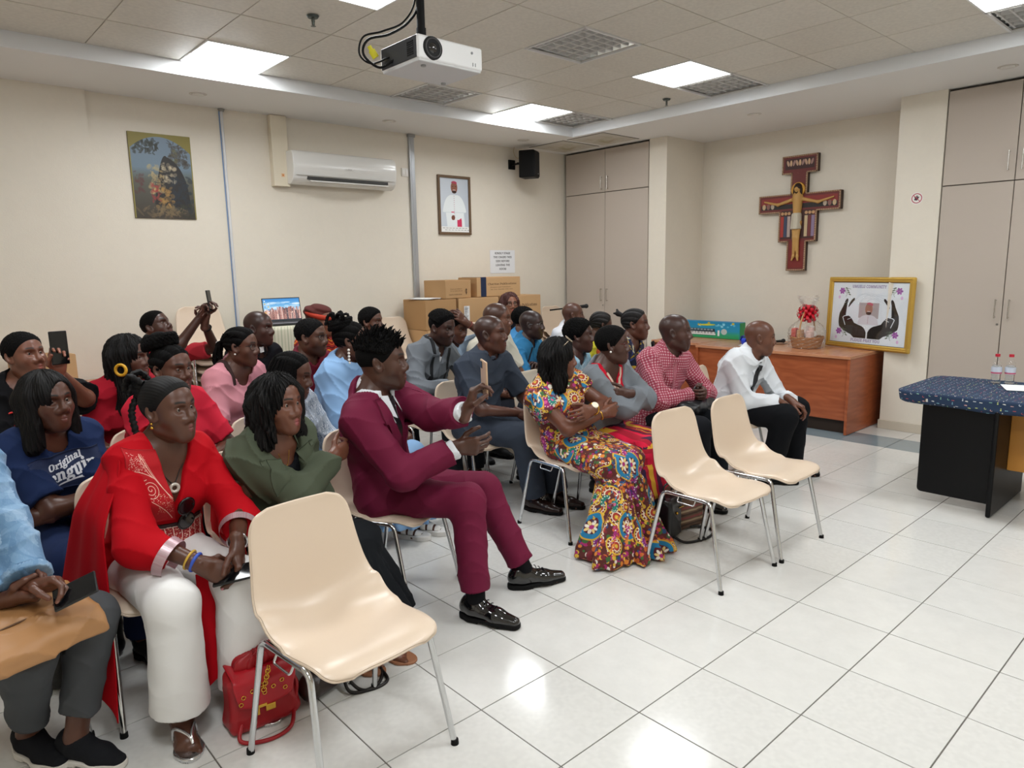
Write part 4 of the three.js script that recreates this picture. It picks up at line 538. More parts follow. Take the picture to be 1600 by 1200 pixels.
{ // toy keyboard carton and clutter on the second desk
  const t = canvasTex(1024, 256, (q, w, h) => { const g = q.createLinearGradient(0, 0, 0, h); g.addColorStop(0, '#1d86b6'); g.addColorStop(0.55, '#2494b8'); g.addColorStop(0.75, '#2fa07a'); g.addColorStop(1, '#2c9a58'); q.fillStyle = g; q.fillRect(0, 0, w, h); const r = rng(4); for (let i = 0; i < 16; i++) { q.fillStyle = ['#8fd0e4', '#c9b63d', '#57b4d0'][i % 3]; q.beginPath(); q.ellipse(200 + r() * 760, 20 + r() * 60, 12 + r() * 18, 10 + r() * 8, 0, 0, 7); q.fill(); } q.fillStyle = '#c9cf3f'; q.beginPath(); q.ellipse(520, 50, 130, 14, -0.04, 0, 7); q.fill(); q.fillStyle = '#20303c'; q.beginPath(); q.moveTo(220, 110); q.lineTo(640, 110); q.lineTo(660, 215); q.lineTo(200, 215); q.fill(); q.fillStyle = '#8fa0a8'; for (let i = 0; i < 7; i++) q.fillRect(250 + i * 54, 116, 40, 22); q.fillStyle = '#eef0ee'; q.fillRect(204, 160, 452, 50); q.fillStyle = '#20242a'; for (let i = 0; i < 30; i++) { q.fillRect(204 + i * 15, 160, 1.5, 50); if (i % 7 !== 2 && i % 7 !== 6) q.fillRect(213 + i * 15, 160, 8, 28); } q.fillStyle = '#e3e7e7'; q.fillRect(690, 130, 30, 90); q.fillStyle = '#b9c6c2'; q.beginPath(); q.arc(790, 150, 46, 0, 7); q.fill(); q.fillStyle = '#d9d23e'; q.fillRect(20, 190, 120, 24); });
  const b = thing('keyboard_carton', 'blue and green toy keyboard carton on the desk behind the checked shirt', 'box', [5.72, 0.732, -2.72], -Math.PI / 2); part('carton', rb(0.84, 0.19, 0.12, 0.004, 0.0, 0.095, 0), M('#1d86b6', 0.45), b); part('printed_face', plane(0.835, 0.186, 0, 0.095, 0.0612), new THREE.MeshStandardMaterial({ map: t, roughness: 0.4 }), b, 'printed picture of a keyboard'); for (const s of [-1, 1]) part('flap', rb(0.01, 0.18, 0.11, 0.003, s * 0.42, 0.095, 0), M('#2c9a58', 0.45), b);
  const bl = thing('blue_ribbon', 'crumpled blue ribbon on white paper by the white-shirted person', 'ribbon', [5.3, 0.732, -1.98]); const rr = rng(12), lo = []; for (let i = 0; i < 9; i++) { const a = i * 2.4, c = V(0.03 * Math.cos(a), 0.045 + 0.02 * Math.sin(i), 0.03 * Math.sin(a)), d = V(Math.cos(a), 0.5 * Math.sin(i * 1.7), Math.sin(a)); lo.push(sheet((u, v) => { const t = u * 6.28; return [c.x + d.x * 0.03 * (1 - Math.cos(t)) - d.z * (v - 0.5) * 0.05, Math.max(0.004, c.y + d.y * 0.03 * (1 - Math.cos(t)) + 0.035 * Math.sin(t)), c.z + d.z * 0.03 * (1 - Math.cos(t)) + d.x * (v - 0.5) * 0.05]; }, 14, 2, 0.0012)); } part('ribbon_loops', lo, M('#1f3fc4', 0.4, { side: THREE.DoubleSide }), bl);
  const pp = thing('paper_sheet', 'white paper sheet under the blue ribbon on the desk', 'paper', [5.28, 0.731, -1.9], 0.3); part('sheet', sheet((u, v) => [(u - 0.5) * 0.2, 0.0025 + 0.012 * u * v, (v - 0.5) * 0.29], 6, 6, 0.001), M('#eceef0', 0.8), pp);
  const mc = thing('handheld_microphone', 'black handheld microphone lying with its lead behind the hamper', 'microphone', [5.62, 0.732, -1.84], 0.9); part('body', bar([0, 0.015, -0.08], [0, 0.018, 0.06], 0.011, 14, 0.015), M('#161617', 0.5), mc); part('head', new THREE.SphereGeometry(0.022, 16, 12).translate(0, 0.022, 0.075), M('#202123', 0.7), mc); part('lead', tube([[0, 0.01, -0.08], [-0.06, 0.004, -0.14], [-0.14, 0.004, -0.08], [-0.12, 0.004, 0.04], [-0.05, 0.004, 0.1]], 0.003, 40, 6), mRubber, mc);
}
// ---------- front table with cloth, bottles ----------
{
  const t = thing('panel_table', 'black panel-leg table at the right edge under the printed cloth', 'table', [0, 0, 0]), mBk = M('#08080a', 0.4, { specularIntensity: 0.45 });
  part('table_top', rspan(3.5, 4.28, 0.7, 0.73, 0.14, 2.0, 0.004), mBk, t);
  const sh = new THREE.Shape(); sh.moveTo(0.03, 0); sh.quadraticCurveTo(0, 0, 0, 0.03); sh.lineTo(0.0, 0.63); sh.lineTo(0.41, 0.63); sh.lineTo(0.41, 0); sh.closePath();
  part('modesty_panel', new THREE.ExtrudeGeometry(sh, { depth: 0.018, bevelEnabled: false }).rotateY(-Math.PI / 2).translate(3.54, 0.07, 0.265), mBk, t); part('end_panel', rspan(3.46, 4.2, 0.002, 0.7, 0.672, 0.7, 0.012), mBk, t); part('end_panel', rspan(3.56, 4.2, 0.002, 0.7, 1.9, 1.93, 0.006), mBk, t); part('modesty_panel', rspan(3.75, 3.768, 0.25, 0.7, 0.7, 1.9, 0.003), M('#c98a3a', 0.4), t, 'orange wooden panel');
  const bolt = part('glide', [cyl(0.014, 0.014, 0.02, 3.47, 0.69, 0.3)], mChrome, t);
  const ct = canvasTex(1024, 1024, (q, w, h) => { q.fillStyle = '#1e3350'; q.fillRect(0, 0, w, h); const r = rng(77), C = ['#c9ccd2', '#c8d27a', '#b94f52', '#79a9b8', '#d9a6a0', '#e4e1d8', '#86b39a']; for (let y = 0; y < 16; y++) for (let x = 0; x < 16; x++) { const px = (x + 0.25 + 0.5 * r() + (y % 2) * 0.5) * 64, py = (y + 0.25 + 0.5 * r()) * 64, k = Math.floor(r() * 4); q.fillStyle = q.strokeStyle = C[Math.floor(r() * C.length)]; q.lineWidth = 5; if (k === 0) { q.beginPath(); q.ellipse(px, py, 15, 7, 0, Math.PI, 7); q.fill(); } else if (k === 1) { q.fillRect(px - 5, py - 14, 10, 9); q.beginPath(); q.arc(px, py + 6, 7, 0, 7); q.fill(); } else if (k === 2) { q.fillRect(px - 14, py - 3, 28, 7); } else { q.beginPath(); q.arc(px, py, 9, 0.4, 4.2); q.stroke(); } } });
  ct.wrapS = ct.wrapT = THREE.RepeatWrapping; ct.repeat.set(1.7, 1.7);
  const x0 = 3.455, x1 = 4.32, z0 = 0.105, z1 = 2.04, cx = (x0 + x1) / 2, cz = (z0 + z1) / 2, hx = (x1 - x0) / 2, hz = (z1 - z0) / 2;
  const g = sheet((u, v) => { const a = u * Math.PI * 2, e = 14, c = Math.cos(a), s = Math.sin(a), k = 1 / (Math.abs(c) ** e + Math.abs(s) ** e) ** (1 / e), d = Math.min(1, v / 0.7), f = clamp((v - 0.7) / 0.3, 0, 1), y = 0.7345 - (f > 0 ? 0.004 + 0.075 * Math.sin(f * Math.PI / 2) : 0), w = f * (0.012 * Math.sin(a * 9 + 1) + 0.008 * Math.sin(a * 23)) - 0.03 * Math.max(0, f - 0.55) * 2; return [cx + c * k * (hx + w) * d, y + (f >= 0.95 ? 0.006 * Math.sin(a * 12) : 0), cz + s * k * (hz + w) * d]; }, 220, 40, 0.003);
  const cl = solo('tablecloth', boxUV(g), M('#ffffff', 0.85, { map: ct, side: THREE.DoubleSide }), 'navy tablecloth with tiny multicoloured print, gathered under the table edge', 'tablecloth');
  const lat = new THREE.LatheGeometry([[0, 0], [0.028, 0], [0.031, 0.006], [0.03, 0.03], [0.0275, 0.045], [0.031, 0.06], [0.031, 0.12], [0.027, 0.14], [0.016, 0.165], [0.0125, 0.172], [0.0125, 0.185]].map((p) => new THREE.Vector2(...p)), 28);
  [['clear water bottle with a red cap, left of the pair on the cloth', 4.16, 0.5], ['clear water bottle with a red cap, right of the pair on the cloth', 4.19, 0.572]].forEach(([l, x, z]) => { const b = thing('water_bottle', l, 'bottle', [x, 0.7375, z], 0, 'water bottles'); part('bottle_body', lat, M('#ffffff', 0.04, { transmission: 1, thickness: 0, ior: 1.45 }), b); part('water', cyl(0.0265, 0.0265, 0.115, 0, 0.064, 0, 24), M('#eef6fa', 0.02, { transmission: 1, thickness: 0.05, ior: 1.33 }), b); part('label_band', cyl(0.0318, 0.0318, 0.045, 0, 0.088, 0, 28), M('#cfd6e2', 0.4), b); part('label_stripe', cyl(0.032, 0.032, 0.01, 0, 0.072, 0, 28), M('#c65a78', 0.4), b); part('cap', cyl(0.0145, 0.0148, 0.018, 0, 0.19, 0, 20), M('#c4253a', 0.4), b, 'red screw cap'); });
  const ps = thing('paper_sheet', 'white paper sheet on the printed tablecloth at the right edge', 'paper', [4.02, 0.739, 0.73], 0.4); part('sheet', sheet((u, v) => [(u - 0.5) * 0.21, 0.001 + 0.006 * u * u, (v - 0.5) * 0.297], 6, 6, 0.001), M('#eef0f2', 0.8), ps);
}
// ---------- people: generic heads and hands (cached), skeleton, clothes ----------
const HEADS = new Map(), EYES = [-1, 1];
function headSDF(t) { // head frame: origin between the ears, +z face, +y up
  const { jw = 1, fat = 0, nose = 1, neck = 0.054, lip = 1, brow = 1 } = t;
  const base = [ellS([0, 0.032, -0.012], [0.0755, 0.086, 0.097]), ellS([0, 0.03, 0.028], [0.065, 0.062, 0.058]), ellS([0, -0.036, 0.028], [0.0595 * jw + fat * 0.5, 0.086, 0.0605])];
  for (const s of EYES) base.push(capS([s * 0.047 * jw, -0.068, -0.004], [s * 0.016, -0.102, 0.058], 0.021 + fat, 0.019 + fat * 0.6), sphS([s * 0.041, -0.033, 0.05], 0.026 + fat));
  base.push(ellS([0, -0.069, 0.064], [0.035, 0.03, 0.028]), sphS([0, -0.105, 0.064], 0.0185), capS([0, -0.04, -0.026], [0, -0.17, -0.045], neck, neck * 1.04));
  if (fat > 0.004) base.push(capS([-0.03, -0.115, 0.03], [0.03, -0.115, 0.03], 0.022 + fat));
  const B = unionS(base, 0.032);
  const N = unionS([capS([0, 0.018, 0.085], [0, -0.028, 0.101], 0.0085, 0.0125), sphS([0, -0.035, 0.101], 0.0142), sphS([0.0175 * nose, -0.042, 0.0925], 0.0122), sphS([-0.0175 * nose, -0.042, 0.0925], 0.0122)], 0.011);
  const browS = [capS([0.012, 0.022, 0.084], [0.045, 0.024, 0.066], 0.0115 * brow, 0.01), capS([-0.012, 0.022, 0.084], [-0.045, 0.024, 0.066], 0.0115 * brow, 0.01)];
  const so = EYES.map((s) => ellS([s * 0.0325, 0.001, 0.098], [0.0215, 0.0145, 0.025]));
  const lid = EYES.map((s) => sphS([s * 0.0315, 0, 0.0668], 0.0146));
  const l1 = unionS([capS([-0.0235, -0.0705, 0.08], [0, -0.0665, 0.0915], 0.006, 0.0085 * lip), capS([0.0235, -0.0705, 0.08], [0, -0.0665, 0.0915], 0.006, 0.0085 * lip)], 0.004);
  const l2 = unionS([capS([-0.021, -0.0735, 0.08], [0, -0.08, 0.0905], 0.006, 0.0092 * lip), capS([0.021, -0.0735, 0.08], [0, -0.08, 0.0905], 0.006, 0.0092 * lip)], 0.004);
  const seam = capS([-0.022, -0.073, 0.098], [0.022, -0.073, 0.098], 0.0014);
  const ear = EYES.map((s) => { const o = ellS([s * 0.0775, -0.008, -0.006], [0.0095, 0.033, 0.0195]), c = ellS([s * 0.086, -0.004, -0.002], [0.008, 0.019, 0.0105]); return (x, y, z) => { const zz = z - (y + 0.008) * -0.25; return smax(o(x + s * (zz + 0.006) * 0.35, y, zz), -c(x + s * (zz + 0.006) * 0.35, y, zz), 0.005); }; });
  const f = (x, y, z) => {
    let d = B(x, y, z);
    if (z > 0.03) {
      d = smin(d, Math.min(browS[0](x, y, z), browS[1](x, y, z)), 0.016); d = smin(d, N(x, y, z), 0.012);
      const s = x > 0 ? 1 : 0, s2 = s ? 1 : -1; d = smax(d, -so[s](x, y, z), 0.012);
      let e = lid[s](x, y, z); const yc = y - 0.0005; e = smax(e, 0.0068 - 6 * (x - s2 * 0.0315) ** 2 / 0.02 - Math.abs(yc + 0.001) - (z < 0.069 ? 9 : 0), 0.0018); d = smin(d, e, 0.004);
      d = smin(d, l1(x, y, z), 0.005); d = smin(d, l2(x, y, z), 0.005); d = smax(d, -seam(x, y, z), 0.003);
    }
    d = smin(d, x > 0 ? ear[1](x, y, z) : ear[0](x, y, z), 0.006); return d;
  };
  f.parts = { l1, l2, base: B }; return f;
}
function headGeo(t, h) {
  const key = JSON.stringify(t) + h; if (HEADS.has(key)) return HEADS.get(key);
  const f = headSDF(t), { l1, l2 } = f.parts;
  const g = meshSDF(f, [-0.1, -0.175, -0.125], [0.1, 0.135, 0.13], h, (x, y, z) => {
    const lips = z > 0.07 ? sstep(0.0035, 0.0, Math.min(l1(x, y, z), l2(x, y, z))) : 0;
    const ax = Math.abs(x), by = 0.0255 + 0.004 * Math.sin((ax - 0.012) * 70) , brow = z > 0.05 ? sstep(0.0055, 0.0025, Math.abs(y - by)) * sstep(0.01, 0.016, ax) * sstep(0.052, 0.044, ax) : 0;
    const scalp = sstep(-0.026, -0.012, 0.62 * y - 0.78 * z), beard = sstep(-0.052, -0.062, y) * sstep(-0.02, 0.02, z) * sstep(-0.135, -0.12, y) * (1 - lips) * (Math.abs(y + 0.073) < 0.016 && ax < 0.02 && y < -0.075 ? 0.3 : 1);
    return [lips, brow, scalp, beard];
  });
  HEADS.set(key, g); return g;
}
// right hand, palm down: fingers +z, palm -y, thumb +x
const HANDS = new Map();
const HPOSE = { flat: [[12, 16, 10], [10, 14, 10], [10, 16, 10], [12, 18, 12], 0.15], relax: [[28, 34, 20], [32, 38, 22], [36, 42, 24], [40, 44, 26], 0.3], grip: [[48, 52, 24], [52, 56, 26], [56, 60, 28], [60, 62, 30], 0.75], clasp: [[58, 62, 30], [62, 66, 32], [66, 68, 34], [70, 70, 36], 0.5], hold: [[36, 46, 26], [42, 52, 28], [48, 56, 30], [54, 58, 30], 0.9], point: [[10, 14, 10], [60, 70, 34], [66, 72, 36], [70, 74, 38], 0.8] };
function handGeo(pose, h) {
  const key = pose + h; if (HANDS.has(key)) return HANDS.get(key);
  const P = HPOSE[pose], tc = P[4], K = [[0.029, 0.001, 0.09], [0.0085, 0.004, 0.094], [-0.0125, 0.002, 0.089], [-0.0315, -0.003, 0.079]], len = [[0.043, 0.027, 0.022], [0.047, 0.031, 0.023], [0.044, 0.029, 0.022], [0.034, 0.021, 0.02]], rad = [0.0092, 0.0094, 0.009, 0.0079], spread = [0.09, 0.02, -0.06, -0.15];
  const palm = [], fingers = [], nails = [];
  K.forEach((k, i) => { palm.push(capS([k[0] * 0.55, -0.004, 0.012], k, 0.0145, 0.0125)); });
  palm.push(capS([0.018, -0.012, 0.022], [0.026, -0.01, 0.06], 0.014, 0.011), capS([-0.018, -0.01, 0.02], [-0.028, -0.008, 0.06], 0.012, 0.01), capS([0, 0, -0.03], [0, 0, 0.02], 0.026, 0.022, 1.25, V(1, 0, 0)));
  K.forEach((k, i) => { let a = 0, p = V(...k); const seg = []; const y = spread[i] * (1 - 0.6 * Math.min(1, P[i][0] / 60)); for (let j = 0; j < 3; j++) { a += R(P[i][j]); const q = p.clone().add(V(Math.sin(y) * Math.cos(a), -Math.sin(a), Math.cos(y) * Math.cos(a)).multiplyScalar(len[i][j])); const r0 = rad[i] * (1 - 0.08 * j), r1 = rad[i] * (1 - 0.08 * (j + 1)) * (j === 2 ? 0.86 : 1); seg.push(capS(p, q, r0, r1)); if (j === 2) nails.push([q.clone().addScaledVector(V(0, Math.cos(a), Math.sin(a)), 0.006), 0.006]); p = q; } fingers.push(unionS(seg, 0.004)); });
  { let p = V(0.02, -0.008, 0.024), dirs = [V(0.72, -0.2 - 0.35 * tc, 0.62), V(0.52 - 0.55 * tc, -0.15 - 0.45 * tc, 0.82), V(0.42 - 0.75 * tc, -0.1 - 0.45 * tc, 0.85)], L = [0.042, 0.034, 0.028], rr = [0.0145, 0.0112, 0.0104, 0.0085]; const seg = []; dirs.forEach((d, j) => { const q = p.clone().addScaledVector(d.normalize(), L[j]); seg.push(capS(p, q, rr[j], rr[j + 1])); p = q; }); fingers.push(unionS(seg, 0.005)); }
  const pf = unionS(palm, 0.016);
  const f = (x, y, z) => { let d = pf(x, y, z), m = 9; for (const q of fingers) { const e = q(x, y, z); if (e < m) m = e; } return smin(d, m, 0.007); };
  const g = meshSDF(f, [-0.07, -0.13, -0.07], [0.11, 0.05, 0.23], h, (x, y, z) => { let n = 0; for (const [c, r] of nails) if (Math.hypot(x - c.x, y - c.y, z - c.z) < r) n = 1; return [n, 0, 0, 0]; });
  const N = g.attributes.normal.array, w = g.userData.w; for (let i = 0; i < N.length / 3; i++) w[4 * i + 1] = sstep(0.1, 0.7, -N[3 * i + 1]) * 0.8;   // palm side
  HANDS.set(key, g); return g;
}
const lin = (c) => { const k = new THREE.Color(c); return [k.r, k.g, k.b]; };
const mSkin = new THREE.MeshPhysicalMaterial({ vertexColors: true, roughness: 0.37, specularIntensity: 0.9, sheen: 0.1, sheenRoughness: 0.5, sheenColor: new THREE.Color(0.5, 0.3, 0.22) });
const clothN = lattice(64, 71), clothBump = dataTex(128, (u, v) => 0.5 + 0.25 * Math.sin(u * 402) + 0.25 * Math.sin(v * 402), 1);
const cloth = (c, o = {}) => M(c, o.roughness ?? 0.88, { specularIntensity: 0.35, sheen: o.sheen ?? 0.05, sheenRoughness: 0.5, side: THREE.DoubleSide, ...o });
const mEye = new THREE.MeshStandardMaterial({ vertexColors: true, roughness: 0.12 });
const eyeGeo = (() => { const g = new THREE.SphereGeometry(0.0124, 20, 16).rotateX(Math.PI / 2), p = g.attributes.position.array, c = []; for (let i = 0; i < p.length; i += 3) { const a = Math.acos(clamp(p[i + 2] / 0.0124, -1, 1)), k = a < 0.2 ? [0.004, 0.003, 0.003] : a < 0.5 ? [0.03, 0.014, 0.007] : [0.42, 0.38, 0.34]; c.push(...k); } g.setAttribute('color', new THREE.Float32BufferAttribute(c, 3)); return g; })();
function lensEye(g) { return g; }
// two-bone chain
function ik(A, C, l1, l2, pole) {
  const d = C.clone().sub(A), L = d.length(), m = (l1 + l2) * 0.998; if (L > m) { C = A.clone().addScaledVector(d, m / L); }
  const D = C.clone().sub(A), n = D.length(), u = D.clone().normalize(), a = clamp((l1 * l1 - l2 * l2 + n * n) / (2 * n), -l1, l1), h = Math.sqrt(Math.max(0, l1 * l1 - a * a)), w = pole.clone().addScaledVector(u, -pole.dot(u)).normalize();
  return [A.clone().addScaledVector(u, a).addScaledVector(w, h), C];
}
const skinOf = { d: '#5c3a2c', dd: '#47302a', m: '#6d4635', l: '#8a5c45', r: '#7a4c3a' };
let PB = null; // person being built
function person(S) {
  const s = S.size ?? (S.male ? 1.03 : 0.96), w = S.w ?? 1, near = S.h ?? 0.013, base = V(S.hip[0], 0, S.hip[1]), yaw = R(S.yaw ?? 0);
  const g = thing('person', S.label, 'person', base.toArray(), 0, S.group);
  const rel = (p) => V(p[0], p[1], p[2]).sub(base), F = V(Math.sin(yaw), 0, Math.cos(yaw)), X = V(Math.cos(yaw), 0, -Math.sin(yaw)), Y = V(0, 1, 0);
  const P0 = V(0, (S.seat ?? 0.445) + 0.068 * s, 0), H = rel(S.head);
  const hq = new THREE.Quaternion().setFromEuler(new THREE.Euler(R(-(S.pitch ?? 0)), R(S.look ?? S.yaw ?? 0), R(S.roll ?? 0), 'YXZ')), hs = s * 0.985 * (S.hs ?? 1), hv = (x, y, z) => V(x, y, z).multiplyScalar(hs).applyQuaternion(hq).add(H);
  const twist = yaw + R(S.twist ?? 0), TX_ = V(Math.cos(twist), 0, -Math.sin(twist)), TF = V(Math.sin(twist), 0, Math.cos(twist));
  // neck base hangs under the skull, between head and torso direction
  const N = hv(0, -0.13, -0.04).addScaledVector(TF, -0.022 * s).add(V(0, -0.01 * s, 0));
  const mid = P0.clone().lerp(N, 0.5).addScaledVector(F, -0.035 * s * (S.slouch ?? 1)), bez = (t) => P0.clone().multiplyScalar((1 - t) ** 2).addScaledVector(mid, 2 * t * (1 - t)).addScaledVector(N, t * t);
  const U = N.clone().sub(bez(0.75)).normalize(), SD = TX_.clone().addScaledVector(U, -TX_.dot(U)).normalize(), FD = SD.clone().cross(U).normalize();
  const sw = (S.male ? 0.166 : 0.143) * s * (S.shw ?? 1), shc = N.clone().addScaledVector(U, -0.052 * s).addScaledVector(FD, 0.012);
  const J = { P0, N, H, U, SD, FD, F, X, s, w, waist: bez(0.3), chest: bez(0.68), shc };
  const sides = { L: 1, R: -1 };
  const arms = {}, legs = {};
  for (const k of ['L', 'R']) {
    const e = sides[k], sh = shc.clone().addScaledVector(SD, e * sw), A = S['arm' + k] ?? {};
    let hand = A.at ? rel(A.at) : P0.clone().addScaledVector(X, e * (A.o?.[0] ?? 0.09)).addScaledVector(F, A.o?.[2] ?? 0.33).add(V(0, A.o?.[1] ?? 0.11, 0));
    const pole = A.pole ? X.clone().multiplyScalar(e * A.pole[0]).add(V(0, A.pole[1], 0)).addScaledVector(F, A.pole[2]) : X.clone().multiplyScalar(e * 0.7).add(V(0, -0.6, 0)).addScaledVector(F, -0.5);
    const [el, wr] = ik(sh, hand, 0.288 * s, 0.248 * s, pole);
    const fd = wr.clone().sub(el).normalize();
    const f = A.f ? V(...A.f).normalize() : A.fl ? X.clone().multiplyScalar(e * A.fl[0]).add(V(0, A.fl[1], 0)).addScaledVector(F, A.fl[2]).normalize() : fd.clone(); let n = A.n ? V(...A.n) : A.nl ? X.clone().multiplyScalar(e * A.nl[0]).add(V(0, A.nl[1], 0)).addScaledVector(F, A.nl[2]) : V(0, -1, 0); n.addScaledVector(f, -n.dot(f)).normalize();
    arms[k] = { sh, el, wr, f, n, pose: A.pose ?? 'relax', show: A.show !== false, e };
    const hip = P0.clone().addScaledVector(X, e * 0.082 * s * Math.sqrt(w)), Lg = S['leg' + k] ?? {}, ank = Lg.at ? V(Lg.at[0] - base.x, Lg.y ?? 0.085 * s, Lg.at[1] - base.z) : hip.clone().addScaledVector(F, 0.44 * s).addScaledVector(X, e * 0.03).setY(Lg.y ?? 0.085 * s);
    const kp = V(0, 1, 0).addScaledVector(F, 0.9).addScaledVector(X, e * (Lg.out ?? 0.1));
    const [kn, an] = ik(hip, ank, 0.43 * s, 0.425 * s, kp), toe = R(Lg.toe ?? (S.yaw ?? 0));
    legs[k] = { hip, kn, an, e, tf: V(Math.sin(toe), 0, Math.cos(toe)), tx: V(Math.cos(toe), 0, -Math.sin(toe)) };
  }
  const p = { S, g, J, arms, legs, hv, hq, hs, near, H };
  PB = p;
  // body fields
  const bust = S.bust ?? (S.male ? 0 : 1), belly = S.belly ?? 0;
  p.torso = (e = 0) => {
    const c = [capS(legs.R.hip, legs.L.hip, 0.1 * w * s + e), capS(P0.clone().add(V(0, 0.03, 0)), J.waist, 0.098 * w * s + e, 0.088 * w * s + e, 1.34, SD), capS(J.waist, J.chest, 0.09 * w * s + e, 0.098 * Math.sqrt(w) * s + e, 1.42, SD), capS(J.chest, shc, 0.1 * Math.sqrt(w) * s + e, 0.066 * s + e, 1.45, SD), capS(arms.L.sh.clone().addScaledVector(SD, -0.015), arms.R.sh.clone().addScaledVector(SD, 0.015), 0.052 * s + e), capS(N.clone().addScaledVector(U, 0.015), shc.clone().addScaledVector(SD, 0.1 * s), 0.042 * s + e, 0.05 * s + e), capS(N.clone().addScaledVector(U, 0.015), shc.clone().addScaledVector(SD, -0.1 * s), 0.042 * s + e, 0.05 * s + e)];
    if (bust) for (const q of [-1, 1]) c.push(sphS(J.chest.clone().addScaledVector(SD, q * 0.07 * s).addScaledVector(FD, 0.078 * s * Math.sqrt(w)).addScaledVector(U, -0.015), (0.058 * s * bust) + e));
    if (belly) c.push(sphS(J.waist.clone().addScaledVector(FD, 0.045).addScaledVector(U, -0.02), (0.1 * w * s) + belly + e));
    return unionS(c, 0.062);
  };
  p.arm = (k, e = 0, o = {}) => { const a = arms[k], t0 = o.from ?? 0, up = capS(a.sh, a.el, 0.051 * w * s + e + (o.sh ?? 0), 0.039 * Math.sqrt(w) * s + e + (o.elb ?? 0)); const to = o.to ?? 2; if (to <= 1) { const d = a.el.clone().sub(a.sh), L = d.length(); d.normalize(); const [dx, dy, dz] = d.toArray(), off = a.sh.dot(d) + L * to; const up2 = capS(a.sh, a.el, 0.051 * w * s + e + (o.sh ?? 0), 0.039 * Math.sqrt(w) * s + e + (o.cuff ?? 0)); return (x, y, z) => smax(up2(x, y, z), dx * x + dy * y + dz * z - off, 0.004); }
    const lo = capS(a.el, a.wr, 0.04 * Math.sqrt(w) * s + e + (o.elb ?? 0), 0.0255 * s + e + (o.cuff ?? 0)), d = a.wr.clone().sub(a.el), L = d.length(); d.normalize(); const [dx, dy, dz] = d.toArray(), off = a.el.dot(d) + L * (to - 1), c = a.el.dot(d), el = a.el; return (x, y, z) => { let q = lo(x, y, z); if (o.to) q = smax(q, dx * x + dy * y + dz * z - off, 0.004); return smin(up(x, y, z), q, 0.028); }; };
  p.leg = (k, e = 0, o = {}) => { const l = legs[k], th = capS(l.hip, l.kn, 0.077 * w * s + e + (o.th ?? 0), 0.058 * Math.sqrt(w) * s + e + (o.kn ?? 0)), to = o.to ?? 9, an = l.an, d = an.clone().sub(l.kn), L = d.length(); d.normalize(); const [dx, dy, dz] = d.toArray(), off = l.kn.dot(d) + L * to, calfP = l.kn.clone().lerp(an, 0.3).addScaledVector(l.tf, -0.014), loRaw = o.hem !== undefined ? capS(l.kn, an, 0.058 * Math.sqrt(w) * s + e + (o.kn ?? 0), o.hem) : unionS([capS(l.kn, an, 0.052 * s + e, 0.035 * s + e), capS(calfP, l.kn.clone().lerp(an, 0.55), 0.05 * Math.sqrt(w) * s + e, 0.04 * s + e)], 0.03); return (x, y, z) => { let q = loRaw(x, y, z); if (to < 9) q = smax(q, dx * x + dy * y + dz * z - off, 0.004); return smin(th(x, y, z), q, 0.03); }; };
  const boot = (k) => { const l = legs[k], q = (f, u, x) => l.an.clone().addScaledVector(l.tf, f * s).addScaledVector(l.tx, x * s).setY(l.an.y - 0.085 * s + u * s), c = [capS(l.an, q(-0.03, 0.035, 0), 0.034 * s, 0.032 * s), capS(q(0.0, 0.055, 0), q(0.1, 0.026, 0), 0.034 * s, 0.025 * s, 1.25, l.tx), capS(q(0.1, 0.02, 0.012 * -l.e), q(0.1, 0.02, -0.02 * -l.e), 0.02 * s)]; for (let i = 0; i < 5; i++) c.push(capS(q(0.1 - 0.006 * i, 0.016, -l.e * (0.026 - 0.0145 * i)), q(0.152 - 0.013 * i, 0.011, -l.e * (0.028 - 0.016 * i)), 0.0125 * s, (i ? 0.0085 : 0.0115) * s)); const u = unionS(c, 0.012), fl = l.an.y - 0.085 * s + 0.002; return (x, y, z) => smax(u(x, y, z), fl - y, 0.004); };
  p.foot = boot;
  // the body: one surface
  const T = p.torso(0), pieces = [], aL = p.arm('L'), aR = p.arm('R'), lg = ['L', 'R'].map((k) => p.leg(k, 0)), ft = ['L', 'R'].map(boot), nk = capS(hv(0, -0.06, -0.03), N, 0.052 * hs * (S.male ? 1.02 : 0.92), 0.058 * s * (S.male ? 1.05 : 0.92));
  const body = (x, y, z) => { let d = smin(T(x, y, z), nk(x, y, z), 0.035); d = smin(d, aL(x, y, z), 0.014); d = smin(d, aR(x, y, z), 0.014); for (let i = 0; i < 2; i++) d = smin(d, smin(lg[i](x, y, z), ft[i](x, y, z), 0.02), 0.014); return d; };
  const bound = (m) => { const lo = V(9, 9, 9), hi = V(-9, -9, -9); for (const q of [P0, N, H, ...Object.values(arms).flatMap((a) => [a.sh, a.el, a.wr]), ...Object.values(legs).flatMap((l) => [l.hip, l.kn, l.an, l.an.clone().addScaledVector(l.tf, 0.16)])]) { lo.min(q); hi.max(q); } lo.subScalar(m); hi.addScalar(m); lo.y = Math.max(lo.y, -0.03); return [lo.toArray(), hi.toArray()]; };
  p.bound = bound;
  const [blo, bhi] = bound(0.17); bhi[1] = Math.max(N.y + 0.13, arms.L.wr.y + 0.06, arms.R.wr.y + 0.06, arms.L.el.y + 0.07, arms.R.el.y + 0.07);
  const bg = meshSDF(body, blo, bhi, near * 1.15), sk = lin(S.skin ?? skinOf.d), pos = [], nor = [], col = [], idx = [];
